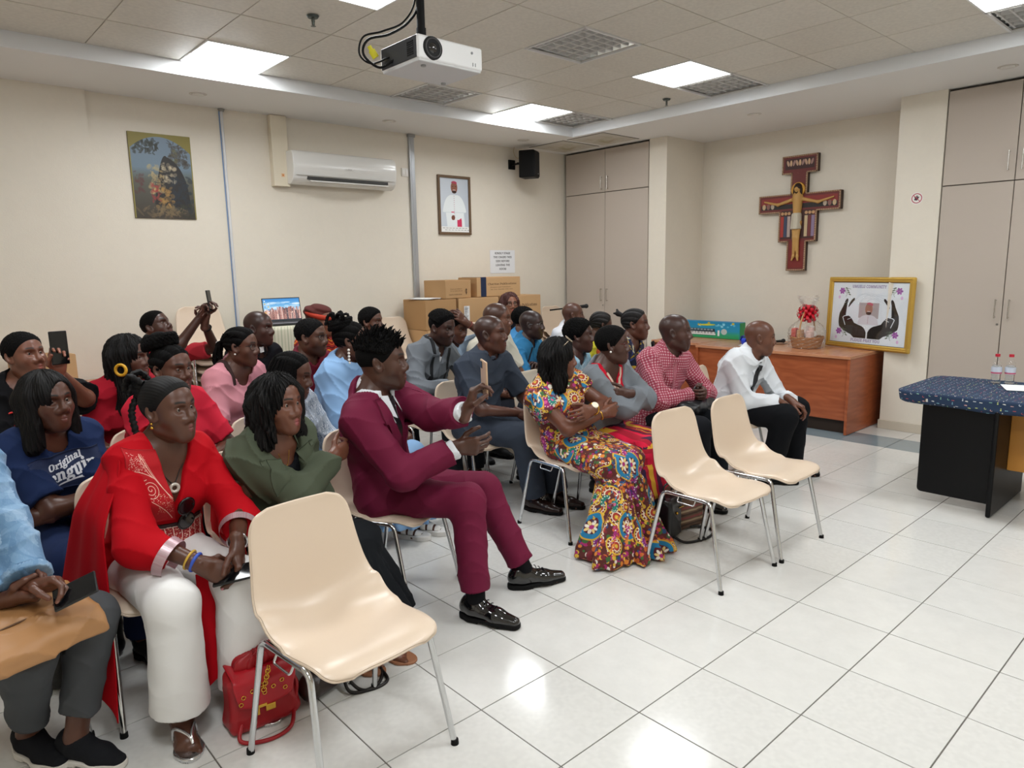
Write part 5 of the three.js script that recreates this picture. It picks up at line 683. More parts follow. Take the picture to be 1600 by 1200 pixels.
  const add = (geo, mtx, colour, mirror) => { const q = pos.length / 3, a = geo.attributes.position.array, b = geo.attributes.normal.array, v = V(), nm = new THREE.Matrix3().getNormalMatrix(mtx), I = geo.index.array; for (let i = 0; i < a.length; i += 3) { v.set(a[i], a[i + 1], a[i + 2]).applyMatrix4(mtx); pos.push(v.x, v.y, v.z); v.set(b[i], b[i + 1], b[i + 2]).applyMatrix3(nm).normalize(); nor.push(v.x, v.y, v.z); col.push(...colour(i / 3)); } for (let i = 0; i < I.length; i += 3) mirror ? idx.push(q + I[i], q + I[i + 2], q + I[i + 1]) : idx.push(q + I[i], q + I[i + 1], q + I[i + 2]); };
  add(bg, new THREE.Matrix4(), () => sk);
  const lips = S.lips ? lin(S.lips) : [sk[0] * 1.5 + 0.03, sk[1] * 0.95 + 0.005, sk[2] * 1.0 + 0.01], dark = [0.008, 0.006, 0.005], mix = (a, b, t) => [lerp(a[0], b[0], t), lerp(a[1], b[1], t), lerp(a[2], b[2], t)];
  if (!S.noHead) {
    const hg = headGeo(S.male ? S.face ?? {} : { neck: 0.048, ...S.face, jw: (S.face?.jw ?? 1) * 0.94 }, S.hh ?? (near < 0.012 ? 0.0026 : near < 0.0135 ? 0.0034 : 0.0045)), W = hg.userData.w, hm = new THREE.Matrix4().compose(H, hq, V(hs, hs, hs));
    add(hg, hm, (i) => { let c = mix(sk, lips, W[4 * i] * 0.8); c = mix(c, dark, W[4 * i + 1] * 0.95); c = mix(c, [sk[0] * 0.22, sk[1] * 0.22, sk[2] * 0.24], W[4 * i + 2] * (S.stubble ?? 0) * 0.75); return mix(c, dark, W[4 * i + 3] * (S.beard ?? 0)); });
    for (const e of EYES) { const m = part('eye', eyeGeo, mEye, g); m.position.copy(hv(e * 0.0315, 0, 0.0692)); m.quaternion.copy(hq); m.scale.setScalar(hs); }
  }
  for (const k of ['L', 'R']) { const a = arms[k]; if (!a.show) continue; const hg = handGeo(a.pose, near < 0.0135 ? 0.0034 : 0.0048), W = hg.userData.w, Z = a.f, Yh = a.n.clone().negate(), Xh = Yh.clone().cross(Z), o = a.wr, q = s * 0.98, m = new THREE.Matrix4().makeBasis(Xh.multiplyScalar(k === 'L' ? -q : q), Yh.multiplyScalar(q), Z.clone().multiplyScalar(q)).setPosition(o); const palm = [sk[0] * 1.7 + 0.03, sk[1] * 1.45 + 0.015, sk[2] * 1.35 + 0.012], nail = S.nails ? lin(S.nails) : [sk[0] * 1.5 + 0.04, sk[1] * 1.4 + 0.03, sk[2] * 1.4 + 0.028]; add(hg, m, (i) => mix(mix(sk, palm, W[4 * i + 1] * 0.75), nail, W[4 * i]), k === 'L'); p['hand' + k] = m; }
  const B = new THREE.BufferGeometry(); B.setAttribute('position', new THREE.Float32BufferAttribute(pos, 3)); B.setAttribute('normal', new THREE.Float32BufferAttribute(nor, 3)); B.setAttribute('color', new THREE.Float32BufferAttribute(col, 3)); B.setIndex(idx);
  part('body', B, mSkin, g); p.body = body;
  S.dress?.(p); if (S.hair) hair(p, ...[].concat(S.hair));
  if (S.glasses) glasses(p, S.glasses);
  return p;
}
// wrinkles: soft folds, finer across the limb
const rdg = (a) => { const q = 1 - Math.abs(Math.sin(a)); return q * q; };
const fold = (A, ph = 0, q = 1) => (x, y, z) => 1.7 * A * (rdg(q * (17 * y + 8 * x + 1.5 * Math.sin(q * 15 * z + ph) + 1.2 * Math.sin(q * 12 * x - ph))) + 0.7 * rdg(q * (21 * y - 16 * z + 1.6 * Math.sin(q * 14 * x + ph * 2) + ph)) - 0.55 + 0.3 * Math.sin(q * (38 * x + 19 * y + 1.6 * Math.sin(q * 26 * z + ph))));
function garment(p, name, f, mat, o = {}) {
  const [lo, hi] = o.box ?? p.bound(o.m ?? 0.19), w = o.fold === 0 ? null : fold(o.fold ?? 0.0035, o.ph ?? p.S.hip[0] * 7, o.q ?? 1), cuts = o.cut ?? [];
  if (o.top !== undefined) hi[1] = Math.min(hi[1], o.top); if (o.bottom !== undefined) lo[1] = Math.max(lo[1], o.bottom);
  const tb = o.torso; p.lastT = tb ? (x, y, z) => { const d = tb(x, y, z); return w ? d - w(x, y, z) : d; } : null; const ff = (x, y, z) => { let d = f(x, y, z); if (w) d -= w(x, y, z); for (const c of cuts) d = smax(d, c(x, y, z), 0.009); return d; };
  let geo = meshSDF(ff, lo, hi, o.h ?? p.near * 0.82);
  if (mat.map || o.uv) geo = skinUV(p, geo, o.scale ?? 1);
  p.last = p.lastT ?? ff; return part(name, geo, mat, o.parent ?? p.g, o.label);
}
// uv in metres: each triangle takes the nearest limb's own axes
function skinUV(p, geo, sc) {
  const bones = [[p.J.P0, p.J.N, 0.14]]; for (const k of ['L', 'R']) { const a = p.arms[k], l = p.legs[k]; bones.push([a.sh, a.el, 0.05], [a.el, a.wr, 0.04], [l.hip, l.kn, 0.08], [l.kn, l.an, 0.05]); }
  const B = bones.map(([a, b, r]) => { const d = b.clone().sub(a), L = d.length(); d.normalize(); const e1 = (Math.abs(d.y) > 0.75 ? p.J.SD.clone() : Math.abs(d.dot(p.J.SD)) > 0.75 ? V(0, 1, 0) : p.J.SD.clone()); e1.addScaledVector(d, -e1.dot(d)).normalize(); return { a, d, L, r, e1, e2: d.clone().cross(e1) }; });
  const n = geo.toNonIndexed(), P = n.attributes.position.array, N = n.attributes.normal.array, uv = new Float32Array(P.length / 3 * 2), c = V(), q = V(), m = V();
  for (let i = 0; i < P.length; i += 9) {
    c.set((P[i] + P[i + 3] + P[i + 6]) / 3, (P[i + 1] + P[i + 4] + P[i + 7]) / 3, (P[i + 2] + P[i + 5] + P[i + 8]) / 3); m.set(N[i], N[i + 1], N[i + 2]);
    let best = 9, b = B[0]; for (const k of B) { q.copy(c).sub(k.a); const t = clamp(q.dot(k.d), 0, k.L), d = q.addScaledVector(k.d, -t).length() - k.r; if (d < best) { best = d; b = k; } }
    const ax = Math.abs(m.dot(b.e1)), bx = Math.abs(m.dot(b.e2)), cx = Math.abs(m.dot(b.d)), [u1, v1] = cx > ax && cx > bx ? [b.e1, b.e2] : ax > bx ? [b.e2, b.d] : [b.e1, b.d];
    for (let k = 0; k < 3; k++) { q.set(P[i + 3 * k], P[i + 3 * k + 1], P[i + 3 * k + 2]); uv[(i / 3 + k) * 2] = q.dot(u1) * sc; uv[(i / 3 + k) * 2 + 1] = q.dot(v1) * sc; }
  }
  n.setAttribute('uv', new THREE.BufferAttribute(uv, 2)); return n;
}
// torso-frame cuts for necklines and hems (signed: positive outside is removed)
const tf = (p) => { const { N, SD, U, FD } = p.J; return (x, y, z) => { const a = x - N.x, b = y - N.y, c = z - N.z; return [a * SD.x + b * SD.y + c * SD.z, a * U.x + b * U.y + c * U.z, a * FD.x + b * FD.y + c * FD.z]; }; };
function crew(p, r = 0.07, drop = 0.02, fwd = 0.03) { const { N, U, FD } = p.J, a = N.clone().addScaledVector(U, -drop).addScaledVector(FD, fwd), b = N.clone().addScaledVector(U, 0.2).addScaledVector(FD, fwd + 0.03), c = capS(a, b, r * p.J.s, r * p.J.s * 1.25); return (x, y, z) => -c(x, y, z); }
function vneck(p, wTop = 0.075, depth = 0.2) { const t = tf(p), s = p.J.s; return (x, y, z) => { const [a, b, c] = t(x, y, z), yy = b / s, k = clamp((yy + depth) / (depth + 0.03), 0, 1.4); const d = Math.max(Math.abs(a) / s - wTop * k, -depth - yy, -c + 0.0 - 0.03 * k - 0.2 * Math.max(0, yy + 0.02)); return -d * s; }; }
const below = (y0) => (x, y, z) => y0 - y;                     // keep what lies above y0
const above = (y1) => (x, y, z) => y - y1;
// flat piece laid on a field: rays from fn(u,v) -> {o, d}
function patch(p, f, fn, nu, nv, lift, thick, name, mat, parent, label) {
  const g = sheet((u, v) => { const { o, d } = fn(u, v), q = o.clone(); for (let i = 0; i < 60; i++) { const e = f(q.x, q.y, q.z); if (e < 0.0004) break; q.addScaledVector(d, Math.max(e * 0.8, 0.0004)); if (q.distanceTo(o) > 0.46) break; } return q.addScaledVector(d, -lift).toArray(); }, nu, nv, 0);
  // give it thickness along the rays
  const P = g.attributes.position.array, n = P.length / 3, g2 = g.clone(), Q = g2.attributes.position.array;
  for (let i = 0; i < n; i++) { const u = (i % (nu + 1)) / nu, v = Math.floor(i / (nu + 1)) / nv, { d } = fn(u, v); Q[3 * i] += d.x * thick; Q[3 * i + 1] += d.y * thick; Q[3 * i + 2] += d.z * thick; }
  const I = Array.from(g.index.array), J = I.map((k) => k + n), at = (i, j) => j * (nu + 1) + i, rim = []; for (let k = 0; k < J.length; k += 3) [J[k], J[k + 1]] = [J[k + 1], J[k]];
  const R_ = (a, b) => rim.push(a, b, a + n, b, b + n, a + n); for (let i = 0; i < nu; i++) { R_(at(i, 0), at(i + 1, 0)); R_(at(i + 1, nv), at(i, nv)); } for (let j = 0; j < nv; j++) { R_(at(0, j + 1), at(0, j)); R_(at(nu, j), at(nu, j + 1)); }
  const G = new THREE.BufferGeometry(); G.setAttribute('position', new THREE.Float32BufferAttribute([...P, ...Q], 3)); G.setAttribute('uv', new THREE.Float32BufferAttribute([...g.attributes.uv.array, ...g.attributes.uv.array].map((q, i) => (i & 1 ? 1 - q : q)), 2)); G.setIndex([...I, ...J, ...rim]); G.computeVertexNormals();
  return part(name, G, mat, parent ?? p.g, label);
}
// ray from the front at torso-frame (x, y); and over the shoulder at angle th (deg, 0 = front)
const front = (p, x, y, dz = 0.45) => { const { N, SD, U, FD } = p.J, s = p.J.s; return { o: N.clone().addScaledVector(SD, x * s).addScaledVector(U, y * s).addScaledVector(FD, dz), d: FD.clone().negate() }; };
const over = (p, x, th, yc = -0.14) => { const { N, SD, U, FD } = p.J, a = R(th), d = FD.clone().multiplyScalar(Math.cos(a)).addScaledVector(U, Math.sin(a)); return { o: N.clone().addScaledVector(SD, x * p.J.s).addScaledVector(U, yc * p.J.s).addScaledVector(d, 0.4), d: d.negate() }; };
const ribbon = (p, f, pts, wid, name, mat, lift = 0.004, n = 14, label) => { const c = new THREE.CatmullRomCurve3(pts.map(([x, y]) => V(x, y, 0)), false, 'catmullrom', 0.5); return patch(p, f, (u, v) => { const q = c.getPoint(v), t = c.getTangent(v), w = Array.isArray(wid) ? lerp(wid[0], wid[1], v) : wid; return front(p, q.x - t.y * (u - 0.5) * w, q.y + t.x * (u - 0.5) * w); }, 4, n, lift, 0.006, name, mat, null, label); };
const strap = (p, f, x0, x1, th0, th1, wid, name, mat, lift = 0.003, label) => patch(p, f, (u, v) => over(p, lerp(x0, x1, v) + (u - 0.5) * wid, lerp(th0, th1, v)), 3, 22, lift, 0.005, name, mat, null, label);
// ---------- clothes ----------
function shirt(p, mat, o = {}) {
  const e = o.e ?? 0.013, T = p.torso(e), to = o.to ?? 1.93, A = ['L', 'R'].map((k) => p.arm(k, e * (o.ae ?? 0.9), { to, cuff: o.cuff ?? 0.006, sh: o.sh ?? 0, elb: o.elb ?? 0.006 })), k = o.k ?? 0.03;
  const cut = [...(o.cut ?? [crew(p)]), below(o.hem ?? p.J.P0.y - 0.075)];
  const T2 = (x, y, z) => { let d = T(x, y, z); for (const c of cut) d = smax(d, c(x, y, z), 0.009); return d; };
  return garment(p, o.name ?? 'shirt', (x, y, z) => smin(smin(T2(x, y, z), A[0](x, y, z), k), A[1](x, y, z), k), mat, { torso: ((u) => (x, y, z) => smin(smin(T(x, y, z), u[0](x, y, z), k), u[1](x, y, z), k))(['L', 'R'].map((q) => p.arm(q, e * (o.ae ?? 0.9), { to: 0.75, cuff: o.elb ?? 0.006, sh: o.sh ?? 0 }))), fold: o.fold ?? 0.005, ...o.g, label: o.label });
}
function trousers(p, mat, o = {}) {
  const e = o.e ?? 0.012, { legs, J } = p, s = J.s, w = J.w, pel = unionS([capS(legs.R.hip, legs.L.hip, 0.1 * w * s + e), capS(J.P0.clone().add(V(0, 0.03, 0)), J.waist, 0.096 * w * s + e, 0.086 * w * s + e, 1.34, J.SD)], 0.04), L = ['L', 'R'].map((k) => p.leg(k, e, { th: o.th ?? 0, kn: o.kn ?? 0.008, hem: o.hem ?? 0.062, to: o.to ?? 0.95 }));
  return garment(p, o.name ?? 'trousers', (x, y, z) => smin(smin(L[0](x, y, z), L[1](x, y, z), 0.012), Math.max(pel(x, y, z), y - J.P0.y - 0.08), 0.03), mat, { fold: (o.fold ?? 0.003) * 0.7, top: J.P0.y + 0.2, ...o.g });
}
function skirt(p, mat, o = {}) { // lap hull plus a flared drop from the knees to the hem
  const { legs, J } = p, s = J.s, kn = legs.L.kn.clone().lerp(legs.R.kn, 0.5), half = legs.L.kn.distanceTo(legs.R.kn) / 2, e = o.e ?? 0.014, an = legs.L.an.clone().lerp(legs.R.an, 0.5).addScaledVector(J.F, o.fwd ?? 0).addScaledVector(J.X, o.sx ?? 0); an.y = o.hem ?? 0.04;
  const rk = 0.062 * Math.sqrt(J.w) * s + e, rt = 0.08 * J.w * s + e, lap = capS(J.P0, kn, rt, rk, 1.25 + half / rk * 0.7, J.X), both = ['L', 'R'].map((k) => capS(legs[k].hip, legs[k].kn, rt, rk)), drop = capS(kn, an, rk, o.flare ?? 0.11, o.k ?? (1 + half / rk), J.X), pel = capS(J.P0.clone().add(V(0, 0.03, 0)), J.waist, 0.1 * J.w * s + e, 0.09 * J.w * s + e, 1.36, J.SD), n = o.n ?? 9;
  return garment(p, o.name ?? 'skirt', (x, y, z) => { let d = smin(Math.min(both[0](x, y, z), both[1](x, y, z)), lap(x, y, z), 0.03); const t = clamp((kn.y - y) / (kn.y - an.y), 0, 1.1), a = Math.atan2(x - an.x, z - an.z); d = smin(d, drop(x, y, z) - t * (o.amp ?? 0.018) * (Math.sin(a * n + 1.3 * Math.sin(3 * a) + y * 2) + 0.4 * Math.sin(a * n * 2.3)), 0.03); return smin(d, pel(x, y, z), 0.03); }, mat, { cut: [below(an.y), ...(o.topCut === false ? [] : [above(J.P0.y + 0.16)])], fold: o.fold ?? 0.003, ...o.g, m: 0.3 });
}
function shoes(p, mat, o = {}) {
  const s = p.J.s, sole = o.sole ?? mRubber;
  for (const k of o.only ?? ['L', 'R']) { const l = p.legs[k], q = (f, u, x = 0) => l.an.clone().addScaledVector(l.tf, f * s).addScaledVector(l.tx, x * s).setY(l.an.y - 0.085 * s + u * s), lo = V().copy(l.an).addScalar(-0.22).toArray(), hi = V().copy(l.an).addScalar(0.24).toArray(); lo[1] = Math.max(-0.01, l.an.y - 0.12); hi[1] = l.an.y + 0.06;
    const up = unionS([capS(q(-0.045, 0.05), q(-0.02, 0.045), 0.036 * s, 0.039 * s), capS(q(-0.03, 0.075), q(0.01, 0.07), 0.036 * s), capS(q(0.0, 0.05), q(0.1, 0.034), 0.042 * s, 0.034 * s, 1.12, l.tx), capS(q(0.1, 0.03), q(o.len ?? 0.172, 0.026), 0.036 * s, 0.022 * s, 1.25, l.tx)], 0.02), fl = l.an.y - 0.085 * s, topc = capS(q(-0.015, 0.13), q(0.0, 0.1), 0.05, 0.032 * s);
    const sh = part('shoe', meshSDF((x, y, z) => smax(smax(up(x, y, z), fl + 0.02 - y, 0.004), y - fl - (o.high ?? 0.105) * s, 0.004), lo, hi, 0.0055), mat, p.g);
    const cx = (x, y, z) => { const dx = x - l.an.x, dz = z - l.an.z, f = dx * l.tf.x + dz * l.tf.z; return up(x, fl + 0.034 * s, z) - 0.004; };
    part('sole', meshSDF((x, y, z) => { const dx = x - l.an.x, dz = z - l.an.z, f = (dx * l.tf.x + dz * l.tf.z) / s, heel = f < 0.025 ? 0 : o.heel ?? 0.008; return smax(smax(cx(x, y, z), y - fl - 0.024, 0.003), fl + 0.001 + (f > 0.12 ? 0.003 : f > 0.03 ? heel : 0) - y, 0.003); }, lo, [hi[0], fl + 0.06, hi[2]], 0.0055), sole, sh);
    if (o.sock) part('sock', meshSDF((x, y, z) => smax(smax(p.leg(k, 0.006)(x, y, z), y - l.an.y - 0.14, 0.003), l.an.y - 0.03 - y, 0.003), lo, [hi[0], l.an.y + 0.15, hi[2]], 0.008), cloth(o.sock), p.g);
    if (o.lace) for (let i = 0; i < 4; i++) { const a = q(0.035 + i * 0.02, 0.1 - i * 0.0095, -0.016), b = q(0.035 + i * 0.02, 0.1 - i * 0.0095, 0.016), m = q(0.035 + i * 0.02, 0.106 - i * 0.0095, 0); part('lace', tube([a, m, b], 0.0022, 8, 5), mRubber, sh); }
    if (o.buckle) part('buckle', [bar(q(0.055, 0.097, -0.022), q(0.055, 0.097, 0.022), 0.003), bar(q(0.068, 0.092, -0.022), q(0.068, 0.092, 0.022), 0.003)], M('#c9c2b4', 0.2, { metalness: 1 }), sh); }
}
function sandals(p, mat, o = {}) {
  const s = p.J.s; for (const k of o.only ?? ['L', 'R']) { const l = p.legs[k], fl = l.an.y - 0.085 * s, q = (f, u, x = 0) => l.an.clone().addScaledVector(l.tf, f * s).addScaledVector(l.tx, x * s).setY(fl + u * s), lo = [l.an.x - 0.24, Math.max(fl - 0.02, -0.01), l.an.z - 0.24], hi = [l.an.x + 0.24, fl + 0.05, l.an.z + 0.24], out = unionS([capS(q(-0.045, 0.01), q(0.02, 0.01), 0.036 * s, 0.036 * s), capS(q(0.02, 0.01), q(0.12, 0.01), 0.037 * s, 0.046 * s), capS(q(0.12, 0.01), q(0.15, 0.01), 0.046 * s, 0.034 * s)], 0.02);
    const so = part('sole', meshSDF((x, y, z) => smax(smax(out(x, fl + 0.01 * s, z), y - fl - (o.thick ?? 0.012), 0.003), fl - y, 0.002), lo, hi, 0.005), o.sole ?? mat, p.g, 'sandal sole');
    const ff = p.foot(k); const st = (fs, w0) => fs.forEach(([f, t]) => part('strap', sheet((u, v) => { const a = lerp(-1.45, 1.45, v), c = q(f + (u - 0.5) * w0, 0.03), d = l.tx.clone().multiplyScalar(Math.sin(a)).add(V(0, Math.cos(a), 0)), r = c.clone().addScaledVector(d, 0.09); for (let i = 0; i < 40; i++) { const e = ff(r.x, r.y, r.z); if (e < 0.003) break; r.addScaledVector(d, -e * 0.8); if (r.distanceTo(c) < 0.01) break; } return r.toArray(); }, 3, 16, 0.003), mat, so));
    if (o.thong) { const r = (pts) => part('strap', tube(pts, 0.0065, 16, 8), mat, so); r([q(0.125, 0.03, -l.e * 0.014), q(0.1, 0.05, -l.e * 0.005), q(0.05, 0.06, l.e * 0.03), q(0.03, 0.012, l.e * 0.04)]); r([q(0.125, 0.03, -l.e * 0.014), q(0.1, 0.052, -l.e * 0.015), q(0.05, 0.06, -l.e * 0.032), q(0.03, 0.012, -l.e * 0.04)]); } else st(o.straps ?? [[0.1, 0], [0.05, 0]], o.wide ?? 0.03); }
}
// ---------- hair ----------
const mHair = M('#070606', 0.85, { specularIntensity: 0.3 }), mHairG = M('#080606', 0.6, { specularIntensity: 0.45 }), HAIR = new Map();
const scalpCut = (c = -0.02) => (x, y, z) => c - (0.62 * y - 0.78 * z);
function hairGeo(kind, t, h) {
  const key = kind + JSON.stringify(t) + h; if (HAIR.has(key)) return HAIR.get(key);
  const cr = ellS([0, 0.032, -0.012], [0.0755, 0.086, 0.097]), fo = ellS([0, 0.03, 0.028], [0.065, 0.062, 0.058]), C = (x, y, z) => smin(cr(x, y, z), fo(x, y, z), 0.032), n = fold(1, 3, 5), out = []; let lo = [-0.16, -0.14, -0.17], hi = [0.16, 0.2, 0.16], f;
  const cap = (th, c = -0.02, g = () => 0) => { const sc = scalpCut(c); return (x, y, z) => { const q = sc(x, y, z), k = clamp(0.12 - q / 0.024, 0.12, 1); return smax(C(x, y, z) - th * k - g(x, y, z) * k, q, 0.004); }; };
  if (kind === 'crop') f = cap(t.th ?? 0.0055, t.c, (x, y, z) => 0.0011 * n(x, y, z) + 0.0011 * Math.sin(x * 520) * Math.sin(y * 540) * Math.sin(z * 510));
  if (kind === 'fade') { const a = cap(0.003), b = cap(0.017, -0.012); f = (x, y, z) => Math.min(a(x, y, z), smax(b(x, y, z) - 0.002 * n(x, y, z), 0.045 - y - 0.2 * z, 0.012)); }
  if (kind === 'afro') { const q = t.th ?? 0.03; f = (x, y, z) => smax(C(x, y, z) - q * sstep(-0.06, 0.05, y) - 0.004 - 0.0025 * n(x * 2, y * 2, z * 2), scalpCut(-0.02)(x, y, z), 0.02); }
  if (kind === 'slick') { const st = (x, y, z) => 0.00022 * Math.sin(Math.atan2(x, y + 0.02) * 70 + 80 * z); const a = cap(0.008, -0.009, st); const bun = t.bun === 0 ? null : ellS([0, 0.075, -0.105], [t.bun ?? 0.042, 0.036, 0.04]); f = bun ? (x, y, z) => smin(a(x, y, z), bun(x, y, z) - 0.003 * Math.sin(y * 260 + x * 120), 0.012) : a; lo = [-0.13, -0.14, -0.19]; }
  if (kind === 'cornrow') { f = cap(0.006, -0.011, (x, y, z) => 0.007 * Math.abs(Math.sin(Math.atan2(x, y + 0.03 + 0.25 * z) * 9)) - 0.004 + 0.0008 * Math.sin(z * 500)); if (t.tail) { const a = f, b = unionS([capS([0, 0.07, -0.1], [0, 0.085, -0.135], 0.016, 0.022), capS([0, 0.085, -0.135], [0.01, 0.115, -0.145], 0.016, 0.009), capS([0, 0.085, -0.135], [-0.02, 0.09, -0.165], 0.014, 0.007)], 0.01); f = (x, y, z) => smin(a(x, y, z), b(x, y, z), 0.01); lo = [-0.13, -0.14, -0.2]; } }
  if (kind === 'bob') { // loose hair falling round the face
    const L = t.len ?? 0.2, wd = t.wide ?? 1, wav = t.wave ?? 0.004, top = ellS([0, 0.03, -0.014], [0.094 * wd, 0.102, 0.114]), side = [1, -1].map((s) => capS([s * 0.066 * wd, 0.02, 0.0], [s * 0.082 * wd, -L, t.fw ?? 0.0], 0.036, 0.032, 1.5, V(0, 0, 1))), back = capS([0, 0, -0.062], [0, -L * (t.back ?? 1), -0.085], 0.058, 0.042, 1.75 * wd, V(1, 0, 0)), face = unionS([ellS([t.part ?? 0.006, -0.006, 0.115], [0.058 * (t.open ?? 1), 0.1, 0.074 * (t.open ?? 1)]), capS([0, -0.1, 0.09], [0, -L - 0.1, 0.09], 0.05, 0.062, 1.15, V(1, 0, 0))], 0.03);
    f = (x, y, z) => { let d = smin(top(x, y, z), Math.min(side[0](x, y, z), side[1](x, y, z)), 0.03); d = smin(d, back(x, y, z), 0.03); const a = Math.atan2(x, z + 0.01); d += -wav * 0.55 * Math.sin(a * 34 + 2.5 * Math.sin(y * 38) + (t.curl ?? 0) * Math.sin(y * 95 + a * 6)) - wav * 0.45 * Math.sin(a * 67 + y * 60) - 0.006 * (t.curl ?? 0) * Math.sin(y * 62 + 3 * Math.sin(a * 5)) - 0.004 * Math.sin(a * 9 + y * 20); d = smax(d, -face(x, y, z), 0.014); return smax(d, -y - L - 0.02 + 0.014 * Math.sin(a * 31), 0.012); };
    lo = [-0.19, -L - 0.06, -0.2]; hi = [0.19, 0.17, 0.14];
  }
  if (kind === 'wrap') { const a = ellS([0, 0.05, -0.02], [0.092, 0.072, 0.112]), b = ellS([0, 0.085, -0.03], [0.098, 0.05, 0.11]); f = (x, y, z) => { const q = smin(a(x, y, z), b(x, y, z), 0.02) - 0.0035 * Math.sin(120 * (y + 0.45 * z)); return smax(q, 0.012 - (y + 0.42 * (-z)) + 0.02, 0.01); }; }
  const g = meshSDF(f, lo, hi, h); HAIR.set(key, g); return g;
}
function onHead(p, name, geo, mat, label) { const m = part(name, geo, mat, p.g, label); m.position.copy(p.H); m.quaternion.copy(p.hq); m.scale.setScalar(p.hs); return m; }
function braid(pts, r, twist = 34) { const c = new THREE.CatmullRomCurve3(pts.map(v3)), L = c.getLength(), n = Math.max(10, Math.round(L * 130)), g = new THREE.TubeGeometry(c, n, r, 7); const P = g.attributes.position.array, ctr = Array.from({ length: n + 1 }, (_, i) => c.getPointAt(i / n)); for (let i = 0; i <= n; i++) for (let j = 0; j <= 7; j++) { const o = (i * 8 + j) * 3, k = 1 + 0.24 * Math.sin(i / n * L * 330 + (j % 7) * 0.9) - 0.25 * (i / n) ** 3; for (let a = 0; a < 3; a++) { const q = ctr[i].getComponent(a); P[o + a] = q + (P[o + a] - q) * k; } } g.computeVertexNormals(); return g; }
function hair(p, kind, t = {}) {
  const h = p.near < 0.012 ? 0.0034 : p.near < 0.0135 ? 0.0042 : 0.0056, mat = t.mat ?? (kind === 'slick' || kind === 'bob' ? mHairG : kind === 'cornrow' ? M('#120f0f', 0.6, { specularIntensity: 0.6 }) : mHair), r = rng(Math.round(p.S.hip[0] * 1000 + 7));
  if (kind === 'bald') return;
  const { mat: _, ...key } = t;
  if (['crop', 'fade', 'afro', 'slick', 'cornrow', 'bob', 'wrap'].includes(kind)) onHead(p, kind === 'wrap' ? 'head_wrap' : 'hair', hairGeo(kind, key, h), mat);
  if (kind === 'slick' && t.braid) for (const pts of t.braid) onHead(p, 'braid', braid(pts, t.br ?? 0.012), mHairG);
  if (kind === 'twists') { // short freeform twists on top, faded sides
    onHead(p, 'hair', hairGeo('fade', {}, h), mHair); const l = []; for (let i = 0; i < 230; i++) { const a = i * 2.39996, q = Math.sqrt((i + 0.5) / 230), x = 0.078 * q * Math.cos(a), z = -0.014 + 0.1 * q * Math.sin(a), y = 0.03 + 0.095 * Math.sqrt(Math.max(0.02, 1 - (x / 0.083) ** 2 - ((z + 0.012) / 0.105) ** 2)); if (y < 0.062 - 0.3 * z * 0) continue; const d = V(x * 6 + (r() - 0.5) * 0.5, 1, z * 5 + 0.35 + (r() - 0.5) * 0.5).normalize(), L = 0.03 + 0.03 * r(), b = V(x, y - 0.012, z), m = b.clone().addScaledVector(d, L * 0.55).add(V((r() - 0.5) * 0.012, 0, (r() - 0.5) * 0.012)), e = b.clone().addScaledVector(d, L).add(V((r() - 0.5) * 0.03, -0.004 * r(), (r() - 0.5) * 0.02)); const g = tube([b, m, e], 0.0058, 7, 6), P = g.attributes.position.array, c = [b, m, e]; for (let s = 0; s <= 7; s++) { const k = 1 - 0.75 * (s / 7) ** 2, ctr = new THREE.CatmullRomCurve3(c).getPoint(s / 7); for (let j = 0; j <= 6; j++) { const o = (s * 7 + j) * 3; P[o] = ctr.x + (P[o] - ctr.x) * k; P[o + 1] = ctr.y + (P[o + 1] - ctr.y) * k; P[o + 2] = ctr.z + (P[o + 2] - ctr.z) * k; } } l.push(g); } onHead(p, 'hair_twists', l, mHair).userData.kind = 'stuff'; }
  if (kind === 'braids') { // many thin braids gathered or hanging
    onHead(p, 'hair', hairGeo('cornrow', {}, h), mHair); const l = [], n = t.n ?? 46; for (let i = 0; i < n; i++) { const a = lerp(-2.2, 2.2, (i + 0.5) / n), x = 0.088 * Math.sin(a), z = -0.012 - 0.104 * Math.cos(a), y = 0.0 + 0.03 * r(), L = (t.len ?? 0.28) * (0.85 + 0.3 * r()), k = t.to; l.push(braid(k ? [[x * 0.9, y + 0.05, z * 0.9], [lerp(x, k[0], 0.7), lerp(y, k[1], 0.7) + 0.01, lerp(z, k[2], 0.7)], [k[0] + (r() - 0.5) * 0.035, k[1], k[2] + (r() - 0.5) * 0.035], [k[0] + (r() - 0.5) * 0.06, k[1] - L * 0.6, k[2] - 0.02 + (r() - 0.5) * 0.05], [k[0] + (r() - 0.5) * 0.08, k[1] - L, k[2] - 0.015 + (r() - 0.5) * 0.06]] : [[x * 0.85, y + 0.06, z * 0.85], [x * 1.05, y, z * 1.05], [x * 1.12, y - L * 0.5, z * 1.1 - 0.01], [x * 1.1 + (r() - 0.5) * 0.02, y - L, z * 1.06]], 0.0058, 20)); } onHead(p, 'braids', l, mHair).userData.kind = 'stuff';
    if (t.beads) for (let i = 0; i < 5; i++) onHead(p, 'bead', new THREE.SphereGeometry(0.008, 10, 8).translate(t.to[0] + 0.02 * (i % 2), t.to[1] - i * 0.045 * (i > 0), t.to[2] - 0.02), M(['#e8e8ee', '#d9dde8', '#7fb4d8', '#e6e6e6', '#86b9dc'][i], 0.2)); }
